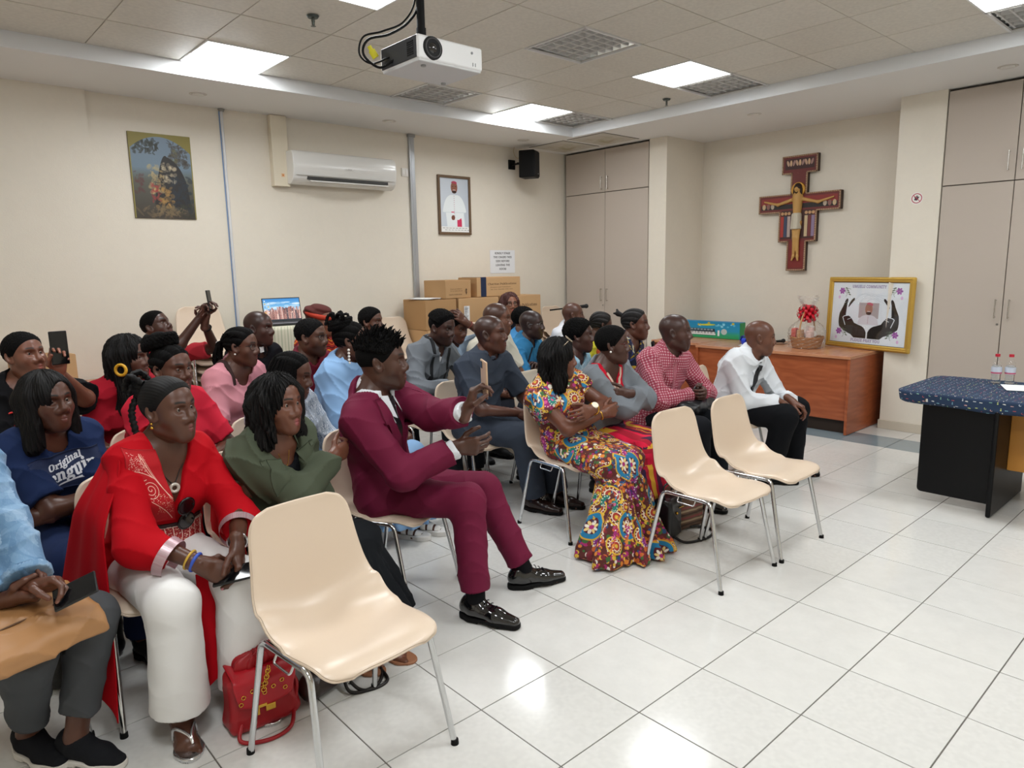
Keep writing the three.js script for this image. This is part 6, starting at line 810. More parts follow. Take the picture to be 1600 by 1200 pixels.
  if (kind === 'bun') { // braids coiled into a high bun
    onHead(p, 'hair', hairGeo('cornrow', {}, h), mHair); const l = [], c = t.c ?? [0, 0.1, -0.09], q = t.r ?? 0.06; for (let i = 0; i < 16; i++) { const a = r() * 6.28, e = (r() - 0.3) * 2, pts = []; for (let k = 0; k < 7; k++) { const b = a + k * 0.85; pts.push([c[0] + q * Math.cos(b) * Math.cos(e * 0.5), c[1] + q * 0.75 * Math.sin(e * 0.5 + 0.35 * Math.sin(b)), c[2] + q * Math.sin(b)]); } l.push(braid(pts, t.br ?? 0.011, 20)); } for (let i = 0; i < (t.loops ?? 0); i++) { const a = i * 1.3, x = 0.05 * Math.cos(a), z = -0.05 + 0.05 * Math.sin(a); l.push(braid([[x, 0.09, z], [x * 1.5, 0.15 + 0.03 * r(), z - 0.01], [x * 1.2 + 0.03, 0.16, z - 0.04], [x * 0.6, 0.1, z - 0.06]], 0.008)); } l.push(new THREE.SphereGeometry(q * 0.8, 16, 12).translate(...c)); onHead(p, 'hair_bun', l, mHair); }
}
function glasses(p, o) {
  const m = M(o.color ?? '#1c1a1a', 0.25), fr = [], y = -0.001, z = 0.093, rx = o.rx ?? 0.024, ry = o.ry ?? 0.019; for (const e of EYES) { const pts = []; for (let i = 0; i < 24; i++) { const a = i / 24 * 6.283, k = 1 / (Math.abs(Math.cos(a)) ** 3 + Math.abs(Math.sin(a)) ** 3) ** (1 / 3); pts.push([e * 0.0325 + rx * k * Math.cos(a), y + ry * k * Math.sin(a), z - 0.012 * Math.abs(Math.cos(a) * e > 0 ? Math.cos(a) : 0)]); } fr.push(tube(pts, o.t ?? 0.0016, 60, 6, true), bar([e * 0.057, y + 0.008, z - 0.012], [e * 0.078, y + 0.006, 0.0], 0.0018, 6), bar([e * 0.078, y + 0.006, 0.0], [e * 0.081, y - 0.012, -0.025], 0.0018, 6)); }
  fr.push(tube([[-0.009, y + 0.006, z - 0.001], [0, y + 0.01, z + 0.004], [0.009, y + 0.006, z - 0.001]], 0.0016, 10, 6)); const G = onHead(p, 'glasses', fr, m, o.label ?? 'thin-framed glasses');
  for (const e of EYES) part('lens', new THREE.CircleGeometry(1, 24).scale(rx, ry, 1).translate(e * 0.0325, y, z - 0.003), M('#ffffff', 0.03, { transmission: 1, thickness: 0, ior: 1.5, side: THREE.DoubleSide }), G);
}
function earring(p, geoAt, mat, label, sides = EYES) { for (const e of sides) onHead(p, 'earring', geoAt(e), mat, label); }
function bangle(p, k, t, r, mat, name, label, tr = 0.004) { const a = p.arms[k], c = a.el.clone().lerp(a.wr, t), d = a.wr.clone().sub(a.el).normalize(), g = new THREE.TorusGeometry(r, tr, 8, 28); const m = part(name, g, mat, p.g, label); m.position.copy(c); m.quaternion.setFromUnitVectors(V(0, 0, 1), d); return m; }
// shirt collar: two leaves round the neck
function collar(p, f, mat, o = {}) { const { N, SD, U, FD } = p.J, s = p.J.s; const g = sheet((u, v) => { const a = lerp(-(o.open ?? 2.75), o.open ?? 2.75, u), r = (o.r ?? 0.067) * s + 0.014 * v + (o.spread ?? 0) * v, d = FD.clone().multiplyScalar(-Math.cos(a)).addScaledVector(SD, Math.sin(a)), tip = Math.abs(a) > 2 ? (Math.abs(a) - 2) * (o.tip ?? 0.05) : 0; return N.clone().addScaledVector(FD, 0.022 * s + (1 - v) * 0.004).addScaledVector(d, r + tip * v * 0.7).addScaledVector(U, (o.y ?? 0.034) * s - v * (o.drop ?? 0.042) - tip * v * 1.0 - 0.035 * Math.abs(a / 3.1) ** 2).toArray(); }, 40, 4, 0.004); return part('collar', g, mat, p.g, o.label); }
// ---------- the audience ----------
const tile = (w, h, size, draw) => { const t = canvasTex(w, h, draw, true); t.repeat.set(1 / size, 1 / size * w / h); return t; };
const ankara = tile(1024, 1024, 0.66, (q, W) => {
  q.fillStyle = '#5c2420'; q.fillRect(0, 0, W, W); const r = rng(101), at = (x, y, f) => { for (const dx of [-W, 0, W]) for (const dy of [-W, 0, W]) { q.save(); q.translate(x + dx, y + dy); f(); q.restore(); } };
  const dot = (x, y, R0, c) => { q.fillStyle = c; q.beginPath(); q.arc(x, y, R0, 0, 7); q.fill(); };
  for (let i = 0; i < 1000; i++) { const x = r() * W, y = r() * W, R0 = 9 + r() * 13, c = ['#c9622a', '#d9b13a', '#7d1f2c', '#e4ded0', '#3d6a35', '#a8246c', '#d9822e', '#24477a'][Math.floor(r() * 8)]; at(x, y, () => dot(0, 0, R0, c)); }
  const ring = (x, y, s) => at(x, y, () => { [['#e0b93c', 1], ['#7a1f22', 0.82], ['#e8dcc0', 0.62], ['#b23a2a', 0.48], ['#d9b13a', 0.22]].forEach(([c, k]) => dot(0, 0, s * k, c)); for (let i = 0; i < 12; i++) dot(s * 0.72 * Math.cos(i * 0.5236), s * 0.72 * Math.sin(i * 0.5236), s * 0.08, '#f0e6c8'); });
  for (let i = 0; i < 17; i++) ring(r() * W, r() * W, 40 + r() * 34);
  for (let i = 0; i < 9; i++) { const x = r() * W, y = r() * W, a = r() * 6; at(x, y, () => { q.rotate(a); q.fillStyle = ['#9c1f6e', '#1f7f74', '#8a2a86'][i % 3]; q.beginPath(); q.ellipse(0, 0, 66, 40, 0, 0, 7); q.fill(); for (let k = 0; k < 12; k++) dot(56 * Math.cos(k * 0.52), 32 * Math.sin(k * 0.52), 5, '#efe6cf'); dot(0, 0, 16, '#d85a9c'); }); }
  for (const [x, y, a] of [[230, 250, 0.2], [760, 180, -0.3], [520, 620, 0.1], [120, 800, 0.5], [880, 800, -0.2]]) at(x, y, () => { q.rotate(a); for (const [c, k] of [['#d8aa34', 1.13], ['#1f7fae', 1], ['#5c1a26', 0.62]]) { q.fillStyle = c; q.beginPath(); q.moveTo(0, 118 * k); q.bezierCurveTo(-150 * k, 30 * k, -90 * k, -105 * k, 0, -105 * k); q.bezierCurveTo(90 * k, -105 * k, 150 * k, 30 * k, 0, 118 * k); q.fill(); } for (let i = 0; i < 8; i++) { q.save(); q.translate(0, -8); q.rotate(i * 0.785); q.fillStyle = i % 2 ? '#f0d489' : '#f4ece0'; q.beginPath(); q.ellipse(0, -36, 12, 21, 0, 0, 7); q.fill(); q.restore(); } dot(0, -8, 17, '#b02a78'); });
});
const checkTex = tile(128, 128, 0.07, (q) => { q.fillStyle = '#d8b4b8'; q.fillRect(0, 0, 128, 128); for (let i = 0; i < 4; i++) { q.fillStyle = 'rgba(140,28,52,0.62)'; q.fillRect(i * 32, 0, 19, 128); q.fillRect(0, i * 32, 128, 19); } });
const denimTex = tile(512, 512, 0.5, (q) => { q.fillStyle = '#6f93b4'; q.fillRect(0, 0, 512, 512); const r = rng(5); for (let i = 0; i < 150; i++) { q.fillStyle = r() > 0.5 ? 'rgba(205,225,238,0.13)' : 'rgba(50,85,125,0.13)'; q.beginPath(); q.ellipse(r() * 512, r() * 512, 20 + r() * 60, 15 + r() * 40, r() * 3, 0, 7); q.fill(); } for (let i = 0; i < 3000; i++) { q.fillStyle = `rgba(255,255,255,${r() * 0.12})`; q.fillRect(r() * 512, r() * 512, 1, 8); } });
const leafTex = tile(512, 512, 0.34, (q) => { q.fillStyle = '#1d2340'; q.fillRect(0, 0, 512, 512); const r = rng(9); for (let i = 0; i < 46; i++) { const x = r() * 512, y = r() * 512, a = r() * 6; for (const dx of [-512, 0, 512]) for (const dy of [-512, 0, 512]) { q.save(); q.translate(x + dx, y + dy); q.rotate(a); q.fillStyle = ['#d9b63a', '#3d55a0', '#c9c6a8', '#b5a33a', '#15182c'][i % 5]; q.beginPath(); q.moveTo(0, -52); q.quadraticCurveTo(34, 0, 0, 52); q.quadraticCurveTo(-30, 0, 0, -52); q.fill(); q.restore(); } } });
const tieDye = tile(512, 512, 0.4, (q) => { q.fillStyle = '#8fc3dc'; q.fillRect(0, 0, 512, 512); const r = rng(19); for (let i = 0; i < 60; i++) { q.fillStyle = ['rgba(235,240,245,0.5)', 'rgba(90,150,190,0.5)', 'rgba(190,215,225,0.5)'][i % 3]; q.fillRect(r() * 512, 0, 4 + r() * 14, 512); } });
const hotTex = tile(256, 256, 0.16, (q) => { q.fillStyle = '#a3201c'; q.fillRect(0, 0, 256, 256); for (let i = 0; i < 6; i++) { q.strokeStyle = ['#e0701e', '#1a1010', '#e8a02c'][i % 3]; q.lineWidth = 12; q.beginPath(); for (let x = 0; x <= 256; x += 8) q.lineTo(x, 22 + i * 43 + 14 * Math.sin(x / 256 * 12.566)); q.stroke(); } });
const wrapTex = tile(256, 256, 0.1, (q) => { for (let i = 0; i < 8; i++) { q.fillStyle = ['#16110f', '#d8cfc2', '#16110f', '#b5442a', '#16110f', '#d8cfc2', '#16110f', '#8a241c'][i]; q.fillRect(0, i * 32, 256, 32); } });
const skirtTex = tile(512, 512, 0.55, (q) => { q.fillStyle = '#b3122f'; q.fillRect(0, 0, 512, 512); for (let i = 0; i < 5; i++) { q.strokeStyle = ['#e01040', '#4a1030', '#d8a32c', '#2d1540', '#e23a5a'][i]; q.lineWidth = 26; const k = 220 - i * 44; q.strokeRect(256 - k, 256 - k, 2 * k, 2 * k); } q.fillStyle = '#3a1638'; q.beginPath(); q.moveTo(0, 0); q.lineTo(180, 0); q.lineTo(0, 180); q.fill(); q.fillStyle = '#d9a52e'; q.beginPath(); q.moveTo(512, 512); q.lineTo(380, 512); q.lineTo(512, 330); q.fill(); });
const paleTex = tile(256, 256, 0.14, (q) => { q.fillStyle = '#a7b3c2'; q.fillRect(0, 0, 256, 256); const r = rng(33); for (let i = 0; i < 60; i++) { q.strokeStyle = r() > 0.5 ? '#dfe4ea' : '#5c6c86'; q.lineWidth = 5; q.beginPath(); const x = r() * 256, y = r() * 256; q.moveTo(x, y); q.quadraticCurveTo(x + 20, y - 20, x + 30 * r(), y + 30); q.stroke(); } });
const mapped = (t, o = {}) => new THREE.MeshPhysicalMaterial({ map: t, roughness: 0.85, sheen: 0.2, sheenRoughness: 0.5, side: THREE.DoubleSide, ...o });
const mGold = M('#d6a848', 0.22, { metalness: 1 }), mSilver = M('#d3d4d6', 0.2, { metalness: 1 }), mPearl = M('#efe9e0', 0.2), mBlackGloss = M('#0b0b0d', 0.12, { clearcoat: 1, clearcoatRoughness: 0.05 });
const CROSS = { L: { o: [-0.15, 0.245, 0.16], fl: [-0.85, 0.05, -0.35], nl: [0, 0, -1], pole: [1, -0.6, 0.25], pose: 'flat' }, R: { o: [-0.13, 0.285, 0.2], fl: [-0.9, 0.1, -0.15], nl: [0, 0, -1], pole: [1, -0.7, 0.3], pose: 'relax' } };
function phone(label, pos, n, up, o = {}) { // n: screen normal
  const ph = thing('phone', label, 'phone'), Z = V(...n).normalize(), Y = V(...up); Y.addScaledVector(Z, -Y.dot(Z)).normalize(); const X = Y.clone().cross(Z);
  ph.position.set(...pos); ph.quaternion.setFromRotationMatrix(new THREE.Matrix4().makeBasis(X, Y, Z)); const w = o.w ?? 0.074, h = o.h ?? 0.156;
  part('phone_case', rb(w, h, 0.009, 0.004), M(o.back ?? '#17181a', 0.35), ph); part('screen', rb(w - 0.006, h - 0.006, 0.002, 0.001, 0, 0, 0.0045), M('#0c0d10', 0.06), ph); part('camera_bump', rb(0.022, 0.03, 0.003, 0.001, w / 2 - 0.018, h / 2 - 0.022, -0.0055), M(o.bump ?? '#0c0c0d', 0.2), ph); return ph;
}
const seatOf = []; const P = (S) => { const p = person(S); if (S.chair !== false) seatOf.push([S.hip[0] - Math.sin(R(S.yaw ?? 0)) * -0.02, S.hip[1] + 0.02, S.cyaw ?? (S.yaw ?? 0) * 0.6, S.chairLabel]); return p; };
const band = (p, k, t0, t1, e, r0 = 0) => { const a = p.arms[k], d = a.wr.clone().sub(a.el), L = d.length(); d.normalize(); const c = a.el.dot(d), [dx, dy, dz] = d.toArray(), f = p.arm(k, e, { to: 1.99, cuff: r0, elb: r0 }); return (x, y, z) => { const q = dx * x + dy * y + dz * z - c; return smax(smax(f(x, y, z), q - L * t1, 0.002), L * t0 - q, 0.002); }; };

const flipU = (t) => t;
const seqTex = tile(128, 64, 0.25, (q) => { q.fillStyle = '#b9a3a8'; q.fillRect(0, 0, 128, 64); const r = rng(3); for (let i = 0; i < 400; i++) { q.fillStyle = ['#f2eef0', '#8d6a74', '#d8c4cc', '#c23a48'][i % 4]; q.fillRect(r() * 128, r() * 64, 4, 3); } });
// 1. red kaftan
const kaftan = cloth('#b80416', { roughness: 0.8, sheen: 0.05 });
P({ label: 'person in red embroidered kaftan and wide white trousers holding a phone', hip: [-0.77, -1.0], yaw: 8, head: [-0.705, 1.095, -0.875], look: 29, pitch: 2, h: 0.0105, skin: '#583729', lips: '#7d4644', face: { jw: 1.04, fat: 0.003, neck: 0.049 }, hair: ['slick', { bun: 0.052, braid: [[[0.03, 0.09, -0.1], [0.0, 0.14, -0.12], [-0.05, 0.11, -0.14], [-0.05, 0.06, -0.15]], [[-0.03, 0.1, -0.08], [-0.05, 0.13, -0.12], [-0.03, 0.09, -0.155]], [[-0.02, 0.06, -0.12], [-0.05, 0.0, -0.13], [-0.07, -0.1, -0.1], [-0.09, -0.2, -0.085], [-0.095, -0.27, -0.075]], [[0.01, 0.07, -0.14], [-0.03, 0.1, -0.13], [-0.05, 0.06, -0.14]]], br: 0.0125 }],
  armR: { at: [-0.735, 0.6, -0.585], pole: [1, -0.5, -0.35], f: [0.75, -0.5, 0.35], n: [0.3, -0.4, -0.5], pose: 'hold' }, armL: { at: [-0.6, 0.625, -0.6], pole: [0.8, -0.5, -0.5], f: [-0.12, -0.85, 0.5], n: [-0.5, -0.2, -0.3], pose: 'relax' }, nails: '#e58a98', legR: { at: [-0.835, -0.61], toe: -8 }, legL: { at: [-0.61, -0.6], toe: 12 }, chairLabel: 'under the person in the red kaftan',
  dress(p) {
    trousers(p, cloth('#e9e8e6', { roughness: 0.8 }), { th: 0.012, kn: 0.014, hem: 0.098, to: 0.93, fold: 0.0018 });
    const { J, arms } = p, e = 0.018, T = p.torso(e), sl = ['L', 'R'].map((k) => { const a = arms[k], dn = V(0, -0.035, 0), t = k === 'R' ? 0.52 : 0.42, en = a.el.clone().lerp(a.wr, t); const up = capS(a.sh, a.el.clone().add(dn), 0.058, 0.066), lo = capS(a.el.clone().add(dn), en.clone().add(dn.clone().multiplyScalar(0.7)), 0.07, 0.056), d = a.wr.clone().sub(a.el).normalize(), off = en.dot(d), [dx, dy, dz] = d.toArray(); return (x, y, z) => smin(up(x, y, z), smax(lo(x, y, z), dx * x + dy * y + dz * z - off, 0.004), 0.04); });
    const f = (x, y, z) => smin(smin(T(x, y, z), sl[0](x, y, z), 0.012), sl[1](x, y, z), 0.012);
    garment(p, 'kaftan_top', f, kaftan, { torso: T, cut: [vneck(p, 0.07, 0.21), below(J.P0.y - 0.06)], fold: 0.004 }); const F_ = p.topF = p.last;
    const emb = canvasTex(512, 768, (q, w, h) => { q.fillStyle = '#b80416'; q.fillRect(0, 0, w, h); const r = rng(41); q.strokeStyle = '#f0c9b8'; q.fillStyle = '#f6ded0'; q.lineCap = 'round'; const L = (pts, lw) => { q.lineWidth = lw; q.beginPath(); q.moveTo(...pts[0]); for (let i = 1; i < pts.length; i++) q.lineTo(...pts[i]); q.stroke(); }; for (let i = 0; i < 170; i++) { const x = 30 + r() * 250, y = 20 + r() * 150; q.fillRect(x, y + x * 0.1, 10 * r() + 3, 4); } for (const [o, lw] of [[0, 9], [26, 5]]) { q.lineWidth = lw; q.beginPath(); q.moveTo(210 + o, 30); q.quadraticCurveTo(330 + o, 240, 505, 470 + o); q.stroke(); } q.lineWidth = 7; q.beginPath(); q.moveTo(40, 190); q.quadraticCurveTo(180, 170, 330, 250); q.quadraticCurveTo(220, 150, 200, 40); q.stroke(); q.beginPath(); for (let a = 0; a < 17; a += 0.1) { const k = 8 + a * 6.4; q.lineTo(270 + k * Math.cos(a), 360 + k * 0.86 * Math.sin(a)); } q.stroke(); q.lineWidth = 8; q.beginPath(); q.moveTo(200, 270); q.quadraticCurveTo(110, 380, 240, 470); q.quadraticCurveTo(400, 560, 480, 740); q.stroke(); for (let i = 0; i < 14; i++) { q.beginPath(); q.arc(180 + i * 20 + 10 * r(), 420 + i * 14 * r(), 5, 0, 7); q.fill(); } for (let i = 0; i < 120; i++) { const x = 300 + r() * 190, y = 400 + r() * 240; q.fillStyle = ['#e8b08a', '#f0d8c0', '#c9503a'][i % 3]; q.fillRect(x, y, 9, 4); } });
    patch(p, F_, (u, v) => front(p, lerp(-0.165, lerp(-0.066, 0.012, v), u), lerp(0.02, -0.26, v)), 20, 24, 0.005, 0.008, 'embroidery', new THREE.MeshPhysicalMaterial({ map: flipU(emb), roughness: 0.8 }), null, 'pale beaded swirl embroidery');
    const bead = canvasTex(512, 128, (q, w, h) => { q.fillStyle = '#9c0a18'; q.fillRect(0, 0, w, h); const r = rng(6); for (let i = 0; i < 420; i++) { q.fillStyle = ['#f0d2bc', '#e0a080', '#d8c0b0', '#c43a34'][i % 4]; q.fillRect(r() * w, 8 + r() * 112, 8 * r() + 3, 5); } q.strokeStyle = '#f0d8c8'; q.lineWidth = 6; for (let i = 0; i < 10; i++) { q.beginPath(); q.moveTo(i * 54, 0); q.quadraticCurveTo(i * 54 + 24, 64, i * 54 + 6, 128); q.stroke(); } q.strokeRect(0, 3, w, 122); });
    patch(p, F_, (u, v) => front(p, lerp(-0.15, 0.14, u), lerp(-0.29, -0.37, v)), 24, 6, 0.008, 0.01, 'beaded_belt', new THREE.MeshPhysicalMaterial({ map: bead, roughness: 0.5 }), null, 'wide beaded sash');
    ribbon(p, F_, [[-0.15, -0.28], [0, -0.285], [0.13, -0.275]], 0.014, 'belt_cord', M('#2a0f10', 0.5), 0.008);
    // cape and open robe panels hanging outside the chair
    const cape = (e, y1, z0, z1, nm) => part(nm, sheet((u, v) => { const sh = arms[e < 0 ? 'R' : 'L'].sh, out = lerp(0.03, 0.1, sstep(0, 0.3, v)) + 0.012 * v * Math.sin(u * 15 + v * 3) + (v > 0.6 ? 0.02 * (v - 0.6) : 0), top = sh.clone().addScaledVector(J.F, lerp(-0.085, 0.06, u)).add(V(0, 0.05 - 0.06 * Math.abs(u - 0.5), 0)), bot = J.P0.clone().addScaledVector(J.X, e * 0.19).addScaledVector(J.F, lerp(z0, z1, u)).setY(y1 + (u > 0.72 ? -0.1 * (u - 0.72) / 0.28 : 0.03 * Math.sin(u * 12))), q = top.lerp(bot, v); return q.addScaledVector(J.X, e * out).toArray(); }, 36, 36, 0.004), kaftan, p.g);
    cape(-1, 0.2, -0.25, 0.3, 'robe_panel'); cape(1, 0.22, -0.22, 0.2, 'robe_panel');
    part('robe_panel', sheet((u, v) => { const c = p.legs.R.kn.clone().addScaledVector(J.X, lerp(0.11, 0.36, u)).addScaledVector(J.F, lerp(-0.06, 0.0, u)); return [c.x + 0.012 * Math.sin(u * 14 + v * 3) * v, lerp(J.P0.y + 0.03, 0.1 + 0.06 * Math.sin(u * 5), v), c.z + 0.02 * v * Math.sin(u * 11)]; }, 30, 20, 0.004), kaftan, p.g);
    for (const [k, t] of [['R', [0.47, 0.54]], ['L', [0.37, 0.44]]]) { const a = arms[k], c = a.el.clone().lerp(a.wr, (t[0] + t[1]) / 2).add(V(0, -0.026, 0)), b = new THREE.CylinderGeometry(0.067, 0.071, 0.035, 40, 1, true); const m = part('sequin_cuff', b, new THREE.MeshPhysicalMaterial({ map: seqTex, roughness: 0.35, metalness: 0.3, side: THREE.DoubleSide }), p.g, 'silver sequin cuff'); m.position.copy(c); m.quaternion.setFromUnitVectors(V(0, 1, 0), a.wr.clone().sub(a.el).normalize()); }
    bangle(p, 'R', 0.84, 0.032, M('#c9a23a', 0.4), 'bracelet', 'beaded bracelet', 0.0045); bangle(p, 'R', 0.93, 0.03, M('#3455b8', 0.5), 'bracelet', 'blue and red wristband', 0.006); bangle(p, 'L', 0.9, 0.031, mSilver, 'watch', 'silver wristwatch', 0.006); { const a = arms.L, m = part('watch_face', cyl(0.017, 0.017, 0.008, 0, 0, 0, 20), M('#1a1a1c', 0.15), p.g); m.position.copy(a.el.clone().lerp(a.wr, 0.9).add(V(-0.02, 0.02, 0.02))); m.quaternion.setFromUnitVectors(V(0, 1, 0), V(-0.5, 0.6, 0.6).normalize()); }
    const nk = [-0.075, -0.04, 0, 0.03, 0.07].map((x, i) => { const { o, d } = front(p, x, [0.0, -0.07, -0.115, -0.07, 0.0][i]); const q = o.clone(); for (let k = 0; k < 60; k++) { const z = p.body(q.x, q.y, q.z); if (z < 0.003) break; q.addScaledVector(d, z * 0.8); } return q; });
    part('necklace', tube(nk, 0.002, 40, 6), M('#1d1412', 0.5), p.g); part('pendant', new THREE.TorusGeometry(0.014, 0.006, 10, 24).translate(nk[2].x, nk[2].y - 0.016, nk[2].z + 0.006), M('#cfc9bd', 0.25, { metalness: 0.3 }), p.g, 'silver ring pendant');
    earring(p, (e) => mergeGeometries([new THREE.SphereGeometry(0.005, 12, 8).translate(e * 0.083, -0.043, -0.006), new THREE.SphereGeometry(0.0068, 12, 8).translate(e * 0.084, -0.058, -0.005)]), mGold, 'gold pearl earring');
    sandals(p, mSilver, { thong: true, thick: 0.014 });
  } });
phone('phone with pale screen edge in the hands of the red kaftan wearer', [-0.635, 0.553, -0.53], [-0.35, 0.8, 0.25], [0.6, 0.3, 0.5], { back: '#101113' });
{ const p = PB, s = thing('sunglasses', 'black sunglasses hooked on the neckline of the red kaftan', 'sunglasses'), q = V(), hit = (x, y) => { const { o, d } = front(p, x, y); q.copy(o); for (let k = 0; k < 80; k++) { const z = p.topF(q.x, q.y, q.z); if (z < 0.002) break; q.addScaledVector(d, z * 0.7); } return q.clone().addScaledVector(d, -0.012).add(p.g.position); };
  const a = hit(0.03, -0.19), b = hit(0.048, -0.268), m = a.clone().lerp(b, 0.5); s.position.copy(m); const rel = (v) => v.clone().sub(m); const z = p.J.FD; for (const [c, i] of [[a, 0], [b, 1]]) { const g = cyl(0.03, 0.031, 0.008, 0, 0, 0, 28); const l = part('lens', g, mBlackGloss, s); l.position.copy(rel(c)); l.quaternion.setFromUnitVectors(V(0, 1, 0), z.clone().addScaledVector(p.J.SD, 0.2).normalize()); const r = part('rim', new THREE.TorusGeometry(0.031, 0.005, 8, 28), M('#0d0d0f', 0.25), s); r.position.copy(rel(c)); r.quaternion.setFromUnitVectors(V(0, 0, 1), z.clone().addScaledVector(p.J.SD, 0.2).normalize()); }
  part('temple', [bar(rel(a).add(V(0.026, 0, 0)), rel(a).add(V(0.02, 0.0, -0.05)), 0.003, 6), bar(rel(b).add(V(0.026, 0, 0)), rel(b).add(V(0.02, 0, -0.05)), 0.003, 6)], M('#0d0d0f', 0.3), s); part('bridge', bar(rel(a).lerp(rel(b), 0.3), rel(a).lerp(rel(b), 0.7), 0.004, 6), M('#0d0d0f', 0.3), s); }

const up = [0, 1, 0];
// 2. denim jacket at the left edge
P({ label: 'person in pale denim jacket and grey trousers cut by the left edge, texting', hip: [-1.36, -1.02], yaw: 16, head: [-1.36, 1.13, -0.93], look: 30, pitch: -14, h: 0.0105, hair: ['bob', { len: 0.16 }], chairLabel: 'under the person in the denim jacket',
  armL: { at: [-1.2, 0.63, -0.58], pole: [0.9, -0.5, -0.4], f: [0.72, 0.06, 0.6], n: [-0.4, -0.6, 0.3], pose: 'hold' }, armR: { at: [-1.25, 0.6, -0.62], pole: [0.8, -0.6, -0.3], f: [0.85, 0.02, 0.45], n: [-0.2, 0.5, -0.5], pose: 'grip' }, legR: { at: [-1.24, -0.86], toe: 20 }, legL: { at: [-1.13, -0.72], toe: 32, out: 0.5 },
  dress(p) { trousers(p, cloth('#4b4d50'), { th: 0.004, hem: 0.055, to: 0.78, fold: 0.0045 }); shirt(p, cloth('#6b1620'), { e: 0.01, to: 0.5 }); const m = mapped(denimTex); shirt(p, m, { name: 'denim_jacket', e: 0.026, to: 1.9, cuff: 0.012, fold: 0.006, cut: [vneck(p, 0.08, 0.5)], hem: p.J.P0.y - 0.02 }); const F_ = p.last; collar(p, F_, m, { r: 0.085, open: 2.3, drop: 0.06, tip: 0.08 }); for (const k of ['L', 'R']) { garment(p, 'cuff', band(p, k, 0.83, 0.93, 0.03, 0.013), m, { fold: 0 }); } patch(p, F_, (u, v) => front(p, lerp(0.06, 0.15, u), lerp(-0.13, -0.25, v)), 10, 10, 0.003, 0.008, 'chest_pocket', m); for (let i = 0; i < 2; i++) part('button', cyl(0.007, 0.007, 0.004, 0, 0, 0, 12).rotateX(Math.PI / 2).translate(...front(p, 0.1, -0.15 - i * 0.1, 0.15).o.toArray()), mSilver, p.g); shoes(p, cloth('#1b1c20', { roughness: 0.95 }), { sole: M('#d8d4cc', 0.6), high: 0.12 }); } });
phone('dark phone held low in both hands by the denim-jacket person', [-1.11, 0.655, -0.51], [-0.5, 0.72, 0.45], [0.75, 0.3, 0.3], { h: 0.125 });
{ const b = thing('handbag', 'tan leather handbag lying across the lap of the denim-jacket person', 'bag', [-1.26, 0.6, -0.66], R(20)), f = (x, y, z) => { const w = Math.max(z - 0.02, 0), yy = y + 0.03 + 1.9 * w * w, q = V(Math.max(Math.abs(x) - 0.16, 0), Math.max(Math.abs(yy) - 0.012, 0), Math.max(Math.abs(z - 0.05) - 0.12, 0)); return (q.length() - 0.024) * 0.8; }, n = fold(0.004, 1, 0.9); const lea = M('#a97b4e', 0.45); part('bag_body', meshSDF((x, y, z) => f(x, y, z) - n(x, y, z) + 0.0025 * Math.exp(-(((z - 0.1) / 0.006) ** 2)), [-0.3, -0.26, -0.16], [0.3, 0.1, 0.28], 0.008), lea, b); part('zip', tube([[-0.11, -0.012, 0.1], [0, -0.01, 0.1], [0.09, -0.012, 0.1]], 0.003, 30, 6), M('#5b3d22', 0.5), b); part('handle', tube([[-0.1, 0.02, 0.0], [-0.12, 0.06, -0.08], [0.04, 0.06, -0.09], [0.06, 0.02, 0.0]], 0.008, 40, 8), lea, b); part('stud', new THREE.SphereGeometry(0.006, 10, 8).translate(-0.14, -0.005, 0.1), mSilver, b); }
